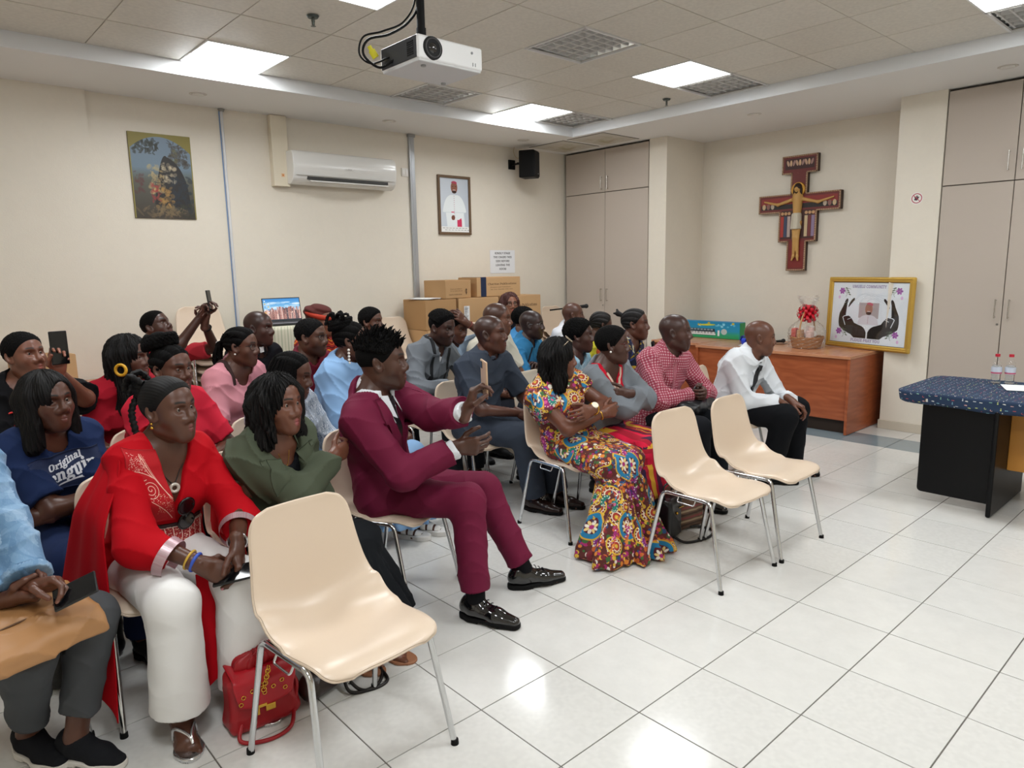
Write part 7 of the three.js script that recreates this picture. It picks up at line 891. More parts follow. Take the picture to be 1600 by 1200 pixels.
// 3. olive jacket
P({ label: 'person in olive green jacket and long black skirt with crossed arms', hip: [-0.29, -1.02], yaw: 14, head: [-0.3, 1.055, -0.87], look: 22, pitch: 1, h: 0.0105, skin: '#6b4231', lips: '#9a4f52', face: { neck: 0.048, fat: 0.002 }, hair: ['bob', { len: 0.165, wide: 1.08, curl: 0.55, wave: 0.0055, fw: -0.005, open: 1.1 }], chairLabel: 'under the person in the olive jacket',
  armR: { ...CROSS.R, o: [-0.15, 0.29, 0.22] }, armL: { ...CROSS.L, o: [-0.12, 0.22, 0.13] }, legR: { at: [-0.2, -0.6], toe: 22 }, legL: { at: [-0.07, -0.58], toe: 25 },
  dress(p) { skirt(p, cloth('#15181c'), { flare: 0.13, hem: 0.1, n: 11, amp: 0.02 }); shirt(p, cloth('#111318'), { name: 'top', e: 0.009, to: 0.4, cut: [crew(p, 0.085, 0.06, 0.035)] }); const S_ = p.last, m = cloth('#4c5343', { roughness: 0.8 }); part('cross_print', [rb(0.008, 0.034, 0.003, 0.001), rb(0.022, 0.008, 0.003, 0.001, 0, 0.006, 0)], M('#d9d9d9', 0.4), p.g, 'small pale cross'); { const { o, d } = front(p, 0.01, -0.16), q = o.clone(); for (let k = 0; k < 70; k++) { const z = S_(q.x, q.y, q.z); if (z < 0.001) break; q.addScaledVector(d, z * 0.8); } const c = p.g.children.at(-1); c.position.copy(q.addScaledVector(d, -0.004)); c.quaternion.setFromUnitVectors(V(0, 0, 1), p.J.FD); }
    shirt(p, m, { name: 'jacket', e: 0.024, to: 1.88, cuff: 0.012, fold: 0.006, cut: [vneck(p, 0.085, 0.34)], hem: p.J.P0.y - 0.03 }); const F_ = p.last; collar(p, F_, m, { r: 0.082, open: 2.35, drop: 0.065, tip: 0.1, spread: 0.012 }); for (const e of [-1, 1]) { ribbon(p, F_, [[e * 0.075, -0.03], [e * 0.1, -0.12], [e * 0.06, -0.24]], [0.07, 0.03], 'lapel', m, 0.006); patch(p, F_, (u, v) => front(p, e * lerp(0.115, 0.135, u), lerp(-0.02, -0.035, v)), 3, 3, 0.004, 0.006, 'strap_tab', m); } bangle(p, 'R', 0.93, 0.03, M('#c9a08c', 0.25, { metalness: 0.8 }), 'bracelet', 'rose gold bracelet', 0.005); const nk = [-0.045, 0, 0.045].map((x, i) => { const { o, d } = front(p, x, [0.02, -0.1, 0.02][i]), q = o.clone(); for (let k = 0; k < 60; k++) { const z = p.body(q.x, q.y, q.z); if (z < 0.002) break; q.addScaledVector(d, z * 0.8); } return q; }); part('necklace', tube(nk, 0.001, 24, 5), mGold, p.g); sandals(p, M('#9c6a4c', 0.6), { straps: [[0.1, 0], [0.03, 0]] }); } });
// 4. burgundy suit
const burg = cloth('#6c1a38', { roughness: 0.72, sheen: 0.2 }), shirtW = cloth('#dfe3e8', { roughness: 0.8 });
P({ label: 'person in burgundy suit and black tie filming with a phone', male: 1, size: 1.06, hip: [0.3, -1.06], yaw: 38, head: [0.235, 1.165, -0.95], look: 50, pitch: 2, h: 0.0105, skin: '#4d3024', face: { jw: 0.98, nose: 1.05, lip: 1.1 }, beard: 0.25, hair: 'twists', seat: 0.445, chairLabel: 'under the person in the burgundy suit', cyaw: 26,
  armR: { at: [0.4, 0.785, -0.63], pole: [0.5, -0.9, -0.5], f: [0.66, 0.1, 0.7], n: [0.75, 0.1, -0.6], pose: 'relax' }, armL: { at: [0.41, 0.96, -0.56], pole: [0.6, -1, -0.1], f: [0.28, 0.93, 0.2], n: [0.5, -0.15, 0.55], pose: 'hold' }, legR: { at: [0.41, -0.53], toe: 20 }, legL: { at: [0.79, -0.62], toe: 66 },
  dress(p) { trousers(p, burg, { th: 0.004, kn: 0.008, hem: 0.066, to: 0.9, fold: 0.004 }); shirt(p, shirtW, { e: 0.009, to: 1.99, cuff: 0.012, cut: [crew(p, 0.06, -0.01, 0.03)] }); const S_ = p.last; collar(p, S_, shirtW, { open: 2.85, r: 0.063, tip: 0.07 });
    ribbon(p, S_, [[0, -0.028], [0.002, -0.16], [0.0, -0.34]], [0.036, 0.062], 'tie', M('#16151a', 0.5), 0.005); ribbon(p, S_, [[0, -0.012], [0, -0.05]], [0.046, 0.03], 'tie_knot', M('#131217', 0.5), 0.012, 4);
    shirt(p, burg, { name: 'suit_jacket', e: 0.024, to: 1.88, cuff: 0.016, elb: 0.01, sh: 0.008, fold: 0.0035, cut: [vneck(p, 0.084, 0.31)], hem: p.J.P0.y - 0.09 }); const F_ = p.last; collar(p, F_, burg, { r: 0.08, open: 2.2, y: 0.034, drop: 0.05, tip: 0.0 });
    for (const e of [-1, 1]) { patch(p, F_, (u, v) => { const inn = 0.09 * (1 - v) + 0.006, wd = v < 0.36 ? lerp(0.03, 0.105, v / 0.36) : lerp(0.08, 0.006, (v - 0.36) / 0.64); return front(p, e * (inn + wd * u) + (1 - v) * 0, lerp(0.03, -0.3, v) + 0.03 * u * (v < 0.36 ? v / 0.36 : (1 - v) / 0.64)); }, 8, 26, 0.013, 0.014, 'lapel', burg); }
    for (const [x, y] of [[-0.05, -0.33], [0.06, -0.33], [-0.055, -0.25], [-0.05, -0.41], [0.06, -0.41]]) { const { o, d } = front(p, x, y), q = o.clone(); for (let k = 0; k < 80; k++) { const z = F_(q.x, q.y, q.z); if (z < 0.002) break; q.addScaledVector(d, z * 0.8); } part('button', new THREE.SphereGeometry(0.0085, 12, 8).scale(1, 1, 0.6).translate(q.x, q.y, q.z), mGold, p.g, 'gold button'); }
    patch(p, F_, (u, v) => front(p, lerp(-0.06, -0.17, u), lerp(-0.4, -0.44, v) - 0.02 * u), 8, 4, 0.005, 0.008, 'pocket_flap', burg); shoes(p, mBlackGloss, { lace: 1, sock: '#101013', len: 0.185 }); } });
phone('phone in a pale gold case held up by the burgundy-suited person', [0.475, 1.105, -0.51], [0.93, 0.05, 0.36], [-0.05, 1, 0.1], { back: '#c9a888', bump: '#2a2725' });
// 5. ankara gown
const ank = mapped(ankara, { roughness: 0.75 });
P({ label: 'person in colourful patterned puff-sleeve gown with crossed arms and gold watch', hip: [1.6, -1.05], yaw: -2, head: [1.5, 1.045, -1.06], look: 47, pitch: -2, h: 0.0112, w: 1.06, skin: '#6e4433', lips: '#84504a', face: { fat: 0.003, neck: 0.05 }, hair: ['bob', { len: 0.19, wide: 1.06, curl: 0.3, back: 1.15 }], chairLabel: 'under the person in the patterned gown', cyaw: -4,
  armR: { at: [1.6, 0.735, -0.8], pole: [1, -0.9, 0.3], f: [0.85, 0.1, 0.15], n: [0, -0.2, -1], pose: 'relax' }, armL: { at: [1.5, 0.77, -0.8], pole: [1, -0.5, 0.3], f: [-0.85, -0.1, 0.1], n: [0, -0.3, -1], pose: 'relax' }, legR: { at: [1.42, -0.6], toe: 0 }, legL: { at: [1.6, -0.54], toe: 8 },
  dress(p) { skirt(p, ank, { name: 'gown_skirt', flare: 0.2, hem: 0.012, n: 9, amp: 0.03, fwd: 0.04, k: 1.5, e: 0.018, sx: -0.02 }); const T = p.torso(0.014), a = ['L', 'R'].map((k) => { const r = p.arms[k], q = r.sh.clone().lerp(r.el, 0.42), g = capS(r.sh, q, 0.074, 0.082), d = q.clone().sub(r.sh).normalize(), off = q.dot(d) + 0.03, [dx, dy, dz] = d.toArray(); return (x, y, z) => smax(g(x, y, z) + 0.005 * Math.sin(Math.atan2(x - r.sh.x, z - r.sh.z) * 14), dx * x + dy * y + dz * z - off, 0.02); }); garment(p, 'gown_bodice', (x, y, z) => smin(smin(T(x, y, z), a[0](x, y, z), 0.025), a[1](x, y, z), 0.025), ank, { cut: [crew(p, 0.07, 0.02), below(p.J.P0.y - 0.02)], fold: 0.004 }); bangle(p, 'L', 0.88, 0.032, mGold, 'watch', 'gold wristwatch', 0.006); { const m = part('watch_face', cyl(0.02, 0.02, 0.01, 0, 0, 0, 20), M('#f2ead6', 0.2), p.g), b = p.arms.L; m.position.copy(b.el.clone().lerp(b.wr, 0.88).add(V(-0.01, 0.026, 0.02))); m.quaternion.setFromUnitVectors(V(0, 1, 0), V(-0.25, 0.75, 0.6).normalize()); } bangle(p, 'R', 0.9, 0.031, mGold, 'bracelet', 'gold bangle', 0.004);
    onHead(p, 'sunglasses', [new THREE.TorusGeometry(0.024, 0.004, 8, 24).rotateX(-0.9).translate(0.034, 0.118, 0.062), new THREE.TorusGeometry(0.024, 0.004, 8, 24).rotateX(-0.9).translate(-0.034, 0.118, 0.062), bar([-0.06, 0.112, 0.055], [-0.088, 0.04, -0.02], 0.003, 6), bar([0.06, 0.112, 0.055], [0.088, 0.04, -0.02], 0.003, 6)], M('#8d7f6c', 0.25, { metalness: 0.6 }), 'sunglasses pushed up on the hair'); } });
// 6. grey cardigan
P({ label: 'person in grey cardigan over red top with glasses and crossed arms', hip: [1.93, -1.1], yaw: 6, head: [1.87, 1.1, -0.96], look: 36, pitch: 2, h: 0.0125, skin: '#4b3027', face: { neck: 0.047, jw: 0.97 }, hair: ['crop', { th: 0.009 }], glasses: { color: '#6b2a2a' }, ...{ armR: { ...CROSS.R, o: [-0.15, 0.24, 0.24] }, armL: { ...CROSS.L, o: [-0.06, 0.29, 0.24], pose: 'relax' } }, chairLabel: 'under the person in the grey cardigan', legL: { at: [2.06, -0.68], toe: 20 },
  dress(p) { skirt(p, mapped(skirtTex), { flare: 0.13, hem: 0.06, n: 7, amp: 0.012 }); shirt(p, cloth('#c4162f'), { name: 'top', e: 0.01, to: 0.4, cut: [vneck(p, 0.07, 0.12)] }); const S_ = p.last; const m = cloth('#7b8188', { roughness: 0.9 }); ribbon(p, S_, [[-0.07, 0.0], [0, -0.13]], 0.016, 'neck_trim', cloth('#e8c9b8'), 0.003, 8); ribbon(p, S_, [[0.07, 0.0], [0, -0.13]], 0.016, 'neck_trim', cloth('#e8c9b8'), 0.003, 8); shirt(p, m, { name: 'cardigan', e: 0.022, to: 1.92, cuff: 0.008, fold: 0.005, cut: [vneck(p, 0.1, 0.33)], hem: p.J.P0.y - 0.02 }); earring(p, (e) => new THREE.SphereGeometry(0.009, 12, 8).scale(1, 0.8, 0.8).translate(e * 0.084, -0.04, -0.006), M('#efece6', 0.2), 'white stud earring'); sandals(p, M('#5b3a2c', 0.6)); } });
// 7. checked shirt
P({ label: 'person in red and white checked shirt with clasped hands', male: 1, hip: [2.5, -1.12], yaw: 2, twist: -12, head: [2.55, 1.125, -0.98], look: 27, pitch: 1, h: 0.0125, w: 1.04, belly: 0.02, skin: '#4a2e26', face: { jw: 1.0, nose: 1.1, fat: 0.002 }, stubble: 0.6, beard: 0.15, hair: 'bald', chairLabel: 'under the person in the checked shirt', armR: { o: [-0.02, 0.2, 0.31], pole: [1, -0.8, 0], f: [0.95, -0.05, 0.3], n: [0.2, 0, -1], pose: 'clasp' }, armL: { o: [0.1, 0.215, 0.33], pole: [1, -0.8, 0], f: [-0.75, -0.05, 0.6], n: [-0.6, 0, -0.8], pose: 'clasp' },
  dress(p) { trousers(p, cloth('#14161b')); const m = mapped(checkTex); shirt(p, m, { e: 0.02, to: 1.93, fold: 0.005, cut: [crew(p, 0.064, 0.0, 0.03)] }); const F_ = p.last; collar(p, F_, m, { open: 2.7 }); ribbon(p, F_, [[0, -0.03], [0, -0.4]], 0.03, 'button_placket', m, 0.003); patch(p, F_, (u, v) => front(p, lerp(0.05, 0.14, u), lerp(-0.16, -0.27, v)), 8, 8, 0.002, 0.005, 'chest_pocket', m); shoes(p, mBlackGloss, {}); } });
{ const b = thing('handbag', 'black leather bag on the lap of the checked-shirt wearer', 'bag', [2.58, 0.64, -0.84], R(20)), f = capS([-0.17, 0, 0], [0.17, -0.015, 0.02], 0.055, 0.06, 1.7, V(0, 0, 1)), n = fold(0.004, 2); part('bag_body', meshSDF((x, y, z) => f(x, y, z) - n(x, y, z), [-0.28, -0.1, -0.16], [0.28, 0.1, 0.18], 0.009), M('#15171b', 0.35), b); part('handle', tube([[-0.1, 0.05, 0.0], [-0.08, 0.12, 0.02], [0.06, 0.13, 0.02], [0.09, 0.05, 0.0]], 0.009, 30, 8), M('#1a1b1e', 0.4), b); }
// 8. white shirt and tie
P({ label: 'person in white shirt and dark tie leaning forward at the row end', male: 1, hip: [3.19, -0.94], yaw: 8, twist: -14, head: [3.27, 1.045, -0.755], look: 34, pitch: -4, slouch: 1.2, w: 1.06, h: 0.0125, skin: '#6b4332', stubble: 0.35, hair: 'bald', face: { nose: 1.05 }, chairLabel: 'under the person in the white shirt', cyaw: 14, armR: { at: [3.2, 0.6, -0.53], pole: [0.4, -0.6, -0.8], f: [0.6, -0.45, 0.6], n: [-0.1, -1, -0.3], pose: 'relax' }, armL: { at: [3.33, 0.605, -0.53], pole: [0.9, -0.4, -0.5], f: [0.25, -0.5, 0.8], n: [-0.2, -1, -0.2], pose: 'relax' }, legR: { at: [3.2, -0.6], toe: 34 }, legL: { at: [3.48, -0.57], toe: 42 },
  dress(p) { trousers(p, cloth('#0f1014'), { th: 0.01, kn: 0.014, hem: 0.075 }); shirt(p, shirtW, { e: 0.022, to: 1.94, fold: 0.006, cut: [crew(p, 0.062, 0.0, 0.03)] }); const F_ = p.last; collar(p, F_, shirtW, { open: 2.8, tip: 0.06 }); const tm = canvasTex(64, 256, (q) => { q.fillStyle = '#14161c'; q.fillRect(0, 0, 64, 256); q.fillStyle = '#c9cdd4'; for (const y of [140, 175]) { q.save(); q.translate(32, y); q.rotate(-0.5); q.fillRect(-40, -1.5, 80, 3); q.restore(); } q.fillRect(28, 118, 8, 10); q.fillRect(27, 152, 10, 12); }); ribbon(p, F_, [[0, -0.03], [0.004, -0.18], [0.0, -0.4]], [0.04, 0.075], 'tie', new THREE.MeshStandardMaterial({ map: tm, roughness: 0.55 }), 0.006, 16, 'dark tie with pale stripes'); ribbon(p, F_, [[0, -0.012], [0, -0.05]], [0.05, 0.032], 'tie_knot', M('#14161c', 0.5), 0.014, 4); patch(p, F_, (u, v) => front(p, lerp(0.06, 0.15, u), lerp(-0.16, -0.27, v)), 8, 8, 0.002, 0.005, 'chest_pocket', shirtW); shoes(p, M('#101012', 0.3), { sock: '#111' }); } });
// 9. navy tunic
P({ label: 'person in slate navy short-sleeved tunic and trousers with hands folded', male: 1, hip: [1.5, -1.82], yaw: 6, head: [1.52, 1.15, -1.7], look: 31, pitch: 4, h: 0.0125, skin: '#593629', face: { jw: 1.0, nose: 1.08 }, stubble: 1, hair: 'bald', chairLabel: 'under the person in the navy tunic', armR: { at: [1.56, 0.645, -1.47], pole: [0.8, -0.8, -0.2], f: [0.6, -0.35, 0.7], n: [0.5, -0.6, -0.5], pose: 'clasp' }, armL: { at: [1.66, 0.65, -1.47], pole: [0.8, -0.8, -0.2], f: [-0.3, -0.3, 0.9], n: [-0.6, -0.6, -0.2], pose: 'clasp' }, legR: { at: [1.6, -1.38], toe: 16 }, legL: { at: [1.77, -1.35], toe: 20 },
  dress(p) { const m = cloth('#3b424e'); trousers(p, m, { th: 0.012, kn: 0.014, hem: 0.08 }); shirt(p, m, { name: 'tunic', e: 0.02, to: 0.86, cuff: 0.02, fold: 0.005, cut: [crew(p, 0.062, 0.0, 0.028)] }); const F_ = p.last; patch(p, F_, (u, v) => front(p, lerp(-0.06, 0.075, u), lerp(-0.15, -0.29, v)), 12, 10, 0.002, 0.005, 'yoke_panel', cloth('#424a57')); shoes(p, M('#2a1a16', 0.25), { buckle: 1 }); } });
// 10. penguin shirt
P({ label: 'person in navy T-shirt with white script lettering, arms crossed', hip: [-0.98, -1.64], yaw: 12, head: [-0.985, 1.085, -1.48], look: 24, pitch: 2, h: 0.0118, w: 1.14, skin: '#573527', lips: '#7a4a44', face: { fat: 0.004, jw: 1.05, neck: 0.052 }, hair: ['bob', { len: 0.19, wave: 0.002, wide: 1.02, part: 0.02 }], armL: { ...CROSS.L, o: [-0.14, 0.14, 0.25] }, armR: { ...CROSS.R, o: [-0.13, 0.18, 0.27] }, chairLabel: 'under the person in the lettered navy T-shirt',
  dress(p) { trousers(p, cloth('#1d2a4c'), { th: 0.01, kn: 0.012, hem: 0.07 }); const m = cloth('#1b2a4e'); shirt(p, m, { name: 't_shirt', e: 0.016, to: 0.85, cuff: 0.018, fold: 0.004, cut: [crew(p, 0.074, 0.02, 0.03)] }); const F_ = p.last, t = canvasTex(512, 256, (q, w, h) => { q.fillStyle = '#1b2a4e'; q.fillRect(0, 0, w, h); q.fillStyle = q.strokeStyle = '#e6e9ee'; q.save(); q.translate(256, 128); q.rotate(-0.2); q.textAlign = 'center'; q.font = 'italic bold 62px serif'; q.lineWidth = 3; q.fillText('Original', 10, -46); q.strokeText('Original', 10, -46); q.font = 'italic bold 112px serif'; q.fillText('Penguin', -8, 44, 430); q.lineWidth = 5; q.strokeText('Penguin', -8, 44, 430); q.lineWidth = 13; q.beginPath(); q.moveTo(-215, 84); q.quadraticCurveTo(0, 66, 200, 58); q.stroke(); q.font = 'bold 34px sans-serif'; q.fillText('1955', 170, 92); q.restore(); }); patch(p, F_, (u, v) => front(p, lerp(-0.115, 0.155, u), lerp(-0.05, -0.19, v)), 24, 14, 0.007, 0.009, 'shirt_print', new THREE.MeshStandardMaterial({ map: t, roughness: 0.8 }), null, 'white script lettering'); shoes(p, M('#161616', 0.5)); } });
// 11. raised phone, left
P({ label: 'person in black top with red loop trim raising a black phone', hip: [-0.95, -2.55], yaw: 12, head: [-0.93, 1.19, -2.4], look: 30, pitch: 8, w: 1.12, skin: '#704534', face: { fat: 0.005, jw: 1.06, neck: 0.053 }, hair: ['crop', { th: 0.008 }], armL: { at: [-0.845, 1.125, -2.08], pole: [0.9, -1, 0], f: [0.05, 1, 0.1], n: [0.1, 0, 1], pose: 'hold' }, armR: { o: [-0.02, 0.3, 0.26], pole: [1, -0.8, 0] }, chairLabel: 'under the person in black with red loops',
  dress(p) { trousers(p, cloth('#17181c')); const m = cloth('#0e0e11'); shirt(p, m, { name: 'top', e: 0.02, to: 0.95, cuff: 0.03, cut: [crew(p, 0.08, 0.03)] }); const F_ = p.last, red = M('#d8281f', 0.5); for (const [x, y] of [[-0.1, -0.12], [-0.11, -0.18], [0.06, -0.1], [0.12, -0.1]]) { const { o, d } = front(p, x, y), q = o.clone(); for (let k = 0; k < 70; k++) { const z = F_(q.x, q.y, q.z); if (z < 0.003) break; q.addScaledVector(d, z * 0.8); } const t = part('red_loop', new THREE.TorusGeometry(0.022, 0.005, 8, 24).scale(1.3, 0.8, 1), red, p.g); t.position.copy(q); t.quaternion.setFromUnitVectors(V(0, 0, 1), p.J.FD); } const a = p.arms.L, c = a.sh.clone().lerp(a.el, 0.9), tr = part('sleeve_trim', new THREE.TorusGeometry(0.066, 0.006, 8, 32), M('#c96a2a', 0.6), p.g, 'orange sleeve trim'); tr.position.copy(c); tr.quaternion.setFromUnitVectors(V(0, 0, 1), a.el.clone().sub(a.sh).normalize()); shoes(p, M('#1c1c1e', 0.5)); } });
phone('black phone held upright by the person in black at the left', [-0.838, 1.245, -2.02], [0.1, 0.02, 1], up);
// 12. red T-shirt behind the kaftan
P({ label: 'person in plain red T-shirt seated directly behind the red kaftan', hip: [-0.46, -1.82], yaw: 14, head: [-0.45, 1.135, -1.7], look: 26, pitch: 0, w: 1.08, h: 0.0125, skin: '#5d392b', face: { fat: 0.003, neck: 0.05 }, hair: ['bun', { c: [0.0, 0.125, -0.06], r: 0.075, loops: 7, br: 0.013 }], chairLabel: 'under the person in the plain red T-shirt', armL: { o: [0.02, 0.2, 0.3], pole: [1, -0.7, -0.2] }, armR: { o: [-0.05, 0.2, 0.3], pole: [1, -0.7, -0.2] }, dress(p) { trousers(p, cloth('#1a1a20')); shirt(p, cloth('#c8253a'), { name: 't_shirt', e: 0.016, to: 0.86, cuff: 0.016, cut: [crew(p, 0.074, 0.02)] }); shoes(p, M('#1c1c1e', 0.5)); } });
// 13. hoop earring
P({ label: 'person in dark red top with a large yellow hoop earring', hip: [-0.5, -2.52], yaw: 14, head: [-0.47, 1.14, -2.36], look: 44, skin: '#5a3a2d', face: { neck: 0.048 }, hair: ['bob', { len: 0.3, wave: 0.004, back: 1.1 }], chairLabel: 'under the person with the yellow hoop earring', dress(p) { trousers(p, cloth('#1b1b22')); shirt(p, cloth('#9c1526'), { name: 'top', to: 0.7, cuff: 0.016 }); earring(p, (e) => new THREE.TorusGeometry(0.03, 0.0085, 10, 28).rotateY(Math.PI / 2).translate(e * 0.106, -0.062, 0.012), M('#d9a52a', 0.35), 'large yellow hoop earring'); shoes(p, M('#1c1c1e', 0.5)); } });
// 14. man filming at the back
P({ label: 'person in red shirt at the back filming with both arms raised', male: 1, hip: [-0.02, -3.85], seat: 0.5, yaw: 22, head: [0.09, 1.19, -3.88], look: 40, pitch: 22, skin: '#4a2f26', face: { nose: 1.05 }, hair: ['crop', { th: 0.0035 }], chairLabel: 'under the person filming at the back', armR: { at: [0.33, 1.265, -3.62], pole: [0.3, -1, 0], f: [0.35, 0.8, 0.3], n: [0.5, 0, 0.8], pose: 'hold' }, armL: { at: [0.36, 1.2, -3.64], pole: [1, -0.8, 0.2], f: [0.1, 0.9, 0.2], n: [-0.8, 0, 0.4], pose: 'hold' }, dress(p) { trousers(p, cloth('#22242a')); const m = cloth('#b8303a'); shirt(p, m, { to: 0.82, cuff: 0.02, cut: [crew(p, 0.066, 0.01)] }); collar(p, p.last, m, {}); bangle(p, 'L', 0.85, 0.034, mRubber, 'watch', 'black wristwatch', 0.006); shoes(p, M('#1c1c1e', 0.5)); } });
phone('black phone raised high by the person in red at the back', [0.385, 1.375, -3.57], [0.75, 0.1, 0.6], up);
// 15. pink blouse
P({ label: 'person in pink blouse with dark neck trim and glasses', hip: [0.12, -2.56], yaw: 18, head: [0.15, 1.14, -2.4], look: 46, pitch: -2, h: 0.0135, w: 1.05, skin: '#5d3b2d', face: { neck: 0.049 }, hair: ['braids', { to: [-0.02, 0.02, -0.125], len: 0.2, n: 34, beads: 1 }], glasses: { color: '#2a2224' }, chairLabel: 'under the person in the pink blouse', dress(p) { trousers(p, cloth('#2b2730')); shirt(p, cloth('#d08d97'), { name: 'blouse', e: 0.02, to: 0.9, cuff: 0.024, cut: [crew(p, 0.085, 0.03, 0.03)] }); strap(p, p.last, -0.1, -0.075, 150, 35, 0.02, 'neck_trim', cloth('#3a2a28'), 0.002); earring(p, (e) => new THREE.SphereGeometry(0.006, 10, 8).translate(e * 0.083, -0.043, -0.006), mPearl, 'pearl stud earring'); shoes(p, M('#1c1c1e', 0.5)); } });
// 16. cleric
P({ label: 'person in dark clothes with a white clerical collar tab', male: 1, hip: [0.55, -3.35], yaw: 16, head: [0.59, 1.18, -3.2], look: 40, skin: '#4a2f28', hair: 'bald', stubble: 0.8, h: 0.0155, chairLabel: 'under the person with the clerical collar', dress(p) { trousers(p, cloth('#121318')); shirt(p, cloth('#15161b'), {}); collar(p, p.last, cloth('#15161b'), { open: 2.9, drop: 0.03, tip: 0.01 }); patch(p, p.last, (u, v) => front(p, lerp(-0.018, 0.018, u), lerp(0.03, -0.005, v)), 4, 4, 0.012, 0.006, 'collar_tab', cloth('#e8e8e8')); shoes(p, mBlackGloss); } });
// 17. braids behind olive jacket
P({ label: 'person in pale blue patterned top seated behind the olive jacket', hip: [0.08, -1.68], yaw: 18, head: [0.06, 1.065, -1.52], look: 44, pitch: -10, h: 0.0125, skin: '#5b392c', lips: '#7b4a45', face: { neck: 0.047 }, hair: ['braids', { len: 0.36, n: 60 }], chairLabel: 'under the person in the pale blue patterned top', dress(p) { trousers(p, cloth('#2a3040')); shirt(p, mapped(paleTex), { name: 'top', e: 0.018, to: 1.5 }); shoes(p, M('#1c1c1e', 0.5)); } });
// 18. maroon shirt
P({ label: 'person in maroon long-sleeved shirt with thin glasses', male: 1, hip: [0.66, -2.75], yaw: 18, head: [0.68, 1.145, -2.56], look: 38, h: 0.0135, skin: '#573728', beard: 0.5, hair: ['crop', { th: 0.005 }], glasses: { color: '#3a3432', rx: 0.022, ry: 0.015 }, chairLabel: 'under the person in the maroon shirt', dress(p) { trousers(p, cloth('#1d1e24')); const m = cloth('#681428', { roughness: 0.7 }); shirt(p, m, { e: 0.02, cut: [crew(p, 0.064, 0.01)] }); const F_ = p.last; collar(p, F_, m, { open: 2.6 }); ribbon(p, F_, [[0, -0.04], [0, -0.4]], 0.03, 'button_placket', m, 0.003); shoes(p, mBlackGloss); } });
// 19. head wrap
P({ label: 'person in striped red and black head wrap and fiery patterned dress', hip: [1.05, -3.32], yaw: 16, head: [1.08, 1.2, -3.2], look: 36, h: 0.0155, skin: '#7a4c39', hair: ['wrap', { mat: mapped(wrapTex) }], chairLabel: 'under the person with the head wrap', dress(p) { skirt(p, mapped(hotTex), {}); shirt(p, mapped(hotTex), { name: 'bodice', to: 1.3 }); const b = onHead(p, 'wrap_band', new THREE.TorusGeometry(0.092, 0.02, 10, 40).rotateX(Math.PI / 2 + 0.32).scale(0.96, 1, 1.12).translate(0, 0.048, -0.012), M('#b5361e', 0.8), 'orange red band'); shoes(p, M('#1c1c1e', 0.5)); } });
// 20. light blue dress
P({ label: 'person in light blue dress with a long pearl drop earring', hip: [0.62, -2.02], yaw: 22, head: [0.62, 1.165, -1.92], look: 54, h: 0.0125, skin: '#573628', face: { neck: 0.046 }, hair: ['bun', { c: [0, 0.1, -0.06], r: 0.065, loops: 9, br: 0.013 }], chairLabel: 'under the person in the light blue dress', legR: { at: [0.72, -1.6], toe: 30 }, legL: { at: [0.84, -1.58], toe: 34 }, dress(p) { const m = cloth('#86aad2'); skirt(p, m, { flare: 0.12, hem: 0.1, n: 8 }); shirt(p, m, { name: 'bodice', e: 0.026, to: 1.85, cuff: 0.03, elb: 0.02, cut: [crew(p, 0.066, 0.0)] }); earring(p, (e) => mergeGeometries([0, 1, 2, 3, 4].map((i) => new THREE.SphereGeometry(0.0085, 12, 8).translate(e * 0.086, -0.05 - i * 0.02, -0.006))), mPearl, 'long pearl drop earring'); sandals(p, M('#e9e7e2', 0.5), { straps: [[0.11, 0], [0.065, 0], [0.02, 0]], thick: 0.03, wide: 0.032 }); } });
// 21. half-hidden head
P({ label: 'person in dark clothing half hidden behind the light blue dress', hip: [1.48, -3.32], yaw: 14, head: [1.52, 1.165, -3.2], look: 30, h: 0.0165, skin: '#5d3b2d', hair: ['crop', { th: 0.01 }], chairLabel: 'under the half-hidden person in dark clothing', dress(p) { trousers(p, cloth('#1c1c22')); shirt(p, cloth('#23232b'), {}); shoes(p, M('#1c1c1e', 0.5)); } });
// 22. grey shirt with braces
P({ label: 'person in grey shirt with black braces looking down to his side', male: 1, hip: [1.55, -2.58], yaw: 8, head: [1.64, 1.15, -2.4], look: 16, pitch: -10, h: 0.0128, skin: '#432a22', face: { fat: 0.002, nose: 1.1 }, beard: 0.35, hair: 'fade', chairLabel: 'under the person with black braces', armR: { at: [1.56, 0.75, -2.2], pole: [0.9, -0.7, -0.3] }, armL: { at: [1.74, 0.72, -2.22], pole: [0.9, -0.7, -0.3] }, dress(p) { trousers(p, cloth('#24272c')); shirt(p, cloth('#d5d6d8'), { name: 'undershirt', e: 0.008, to: 0.5 }); const m = cloth('#71767c'); shirt(p, m, { e: 0.02, to: 1.93, fold: 0.006, cut: [vneck(p, 0.05, 0.1)] }); const F_ = p.last; collar(p, F_, m, { open: 2.5, drop: 0.05, tip: 0.06 }); for (const e of [-1, 1]) strap(p, F_, e * 0.085, e * 0.075, 210, -48, 0.026, 'braces', M('#121318', 0.7), 0.002); ribbon(p, F_, [[0, -0.1], [0, -0.4]], 0.03, 'button_placket', m, 0.003); shoes(p, mBlackGloss); } });
{ const g = thing('flat_cap', 'round pale grey cap resting on a knee beside the black braces wearer', 'cap', [1.72, 0.63, -2.12], 0.4); part('crown', new THREE.SphereGeometry(0.09, 28, 14, 0, 7, 0, 1.5).scale(1, 0.6, 1.1).rotateX(1.0), cloth('#9a9da2'), g); part('brim', sheet((u, v) => [0.1 * Math.sin((u - 0.5) * 2.2) * (0.85 + 0.4 * v), 0.01 - 0.02 * v, 0.07 + 0.06 * v * Math.cos((u - 0.5) * 2)], 14, 4, 0.004).rotateX(0.6), cloth('#8d9096'), g); }
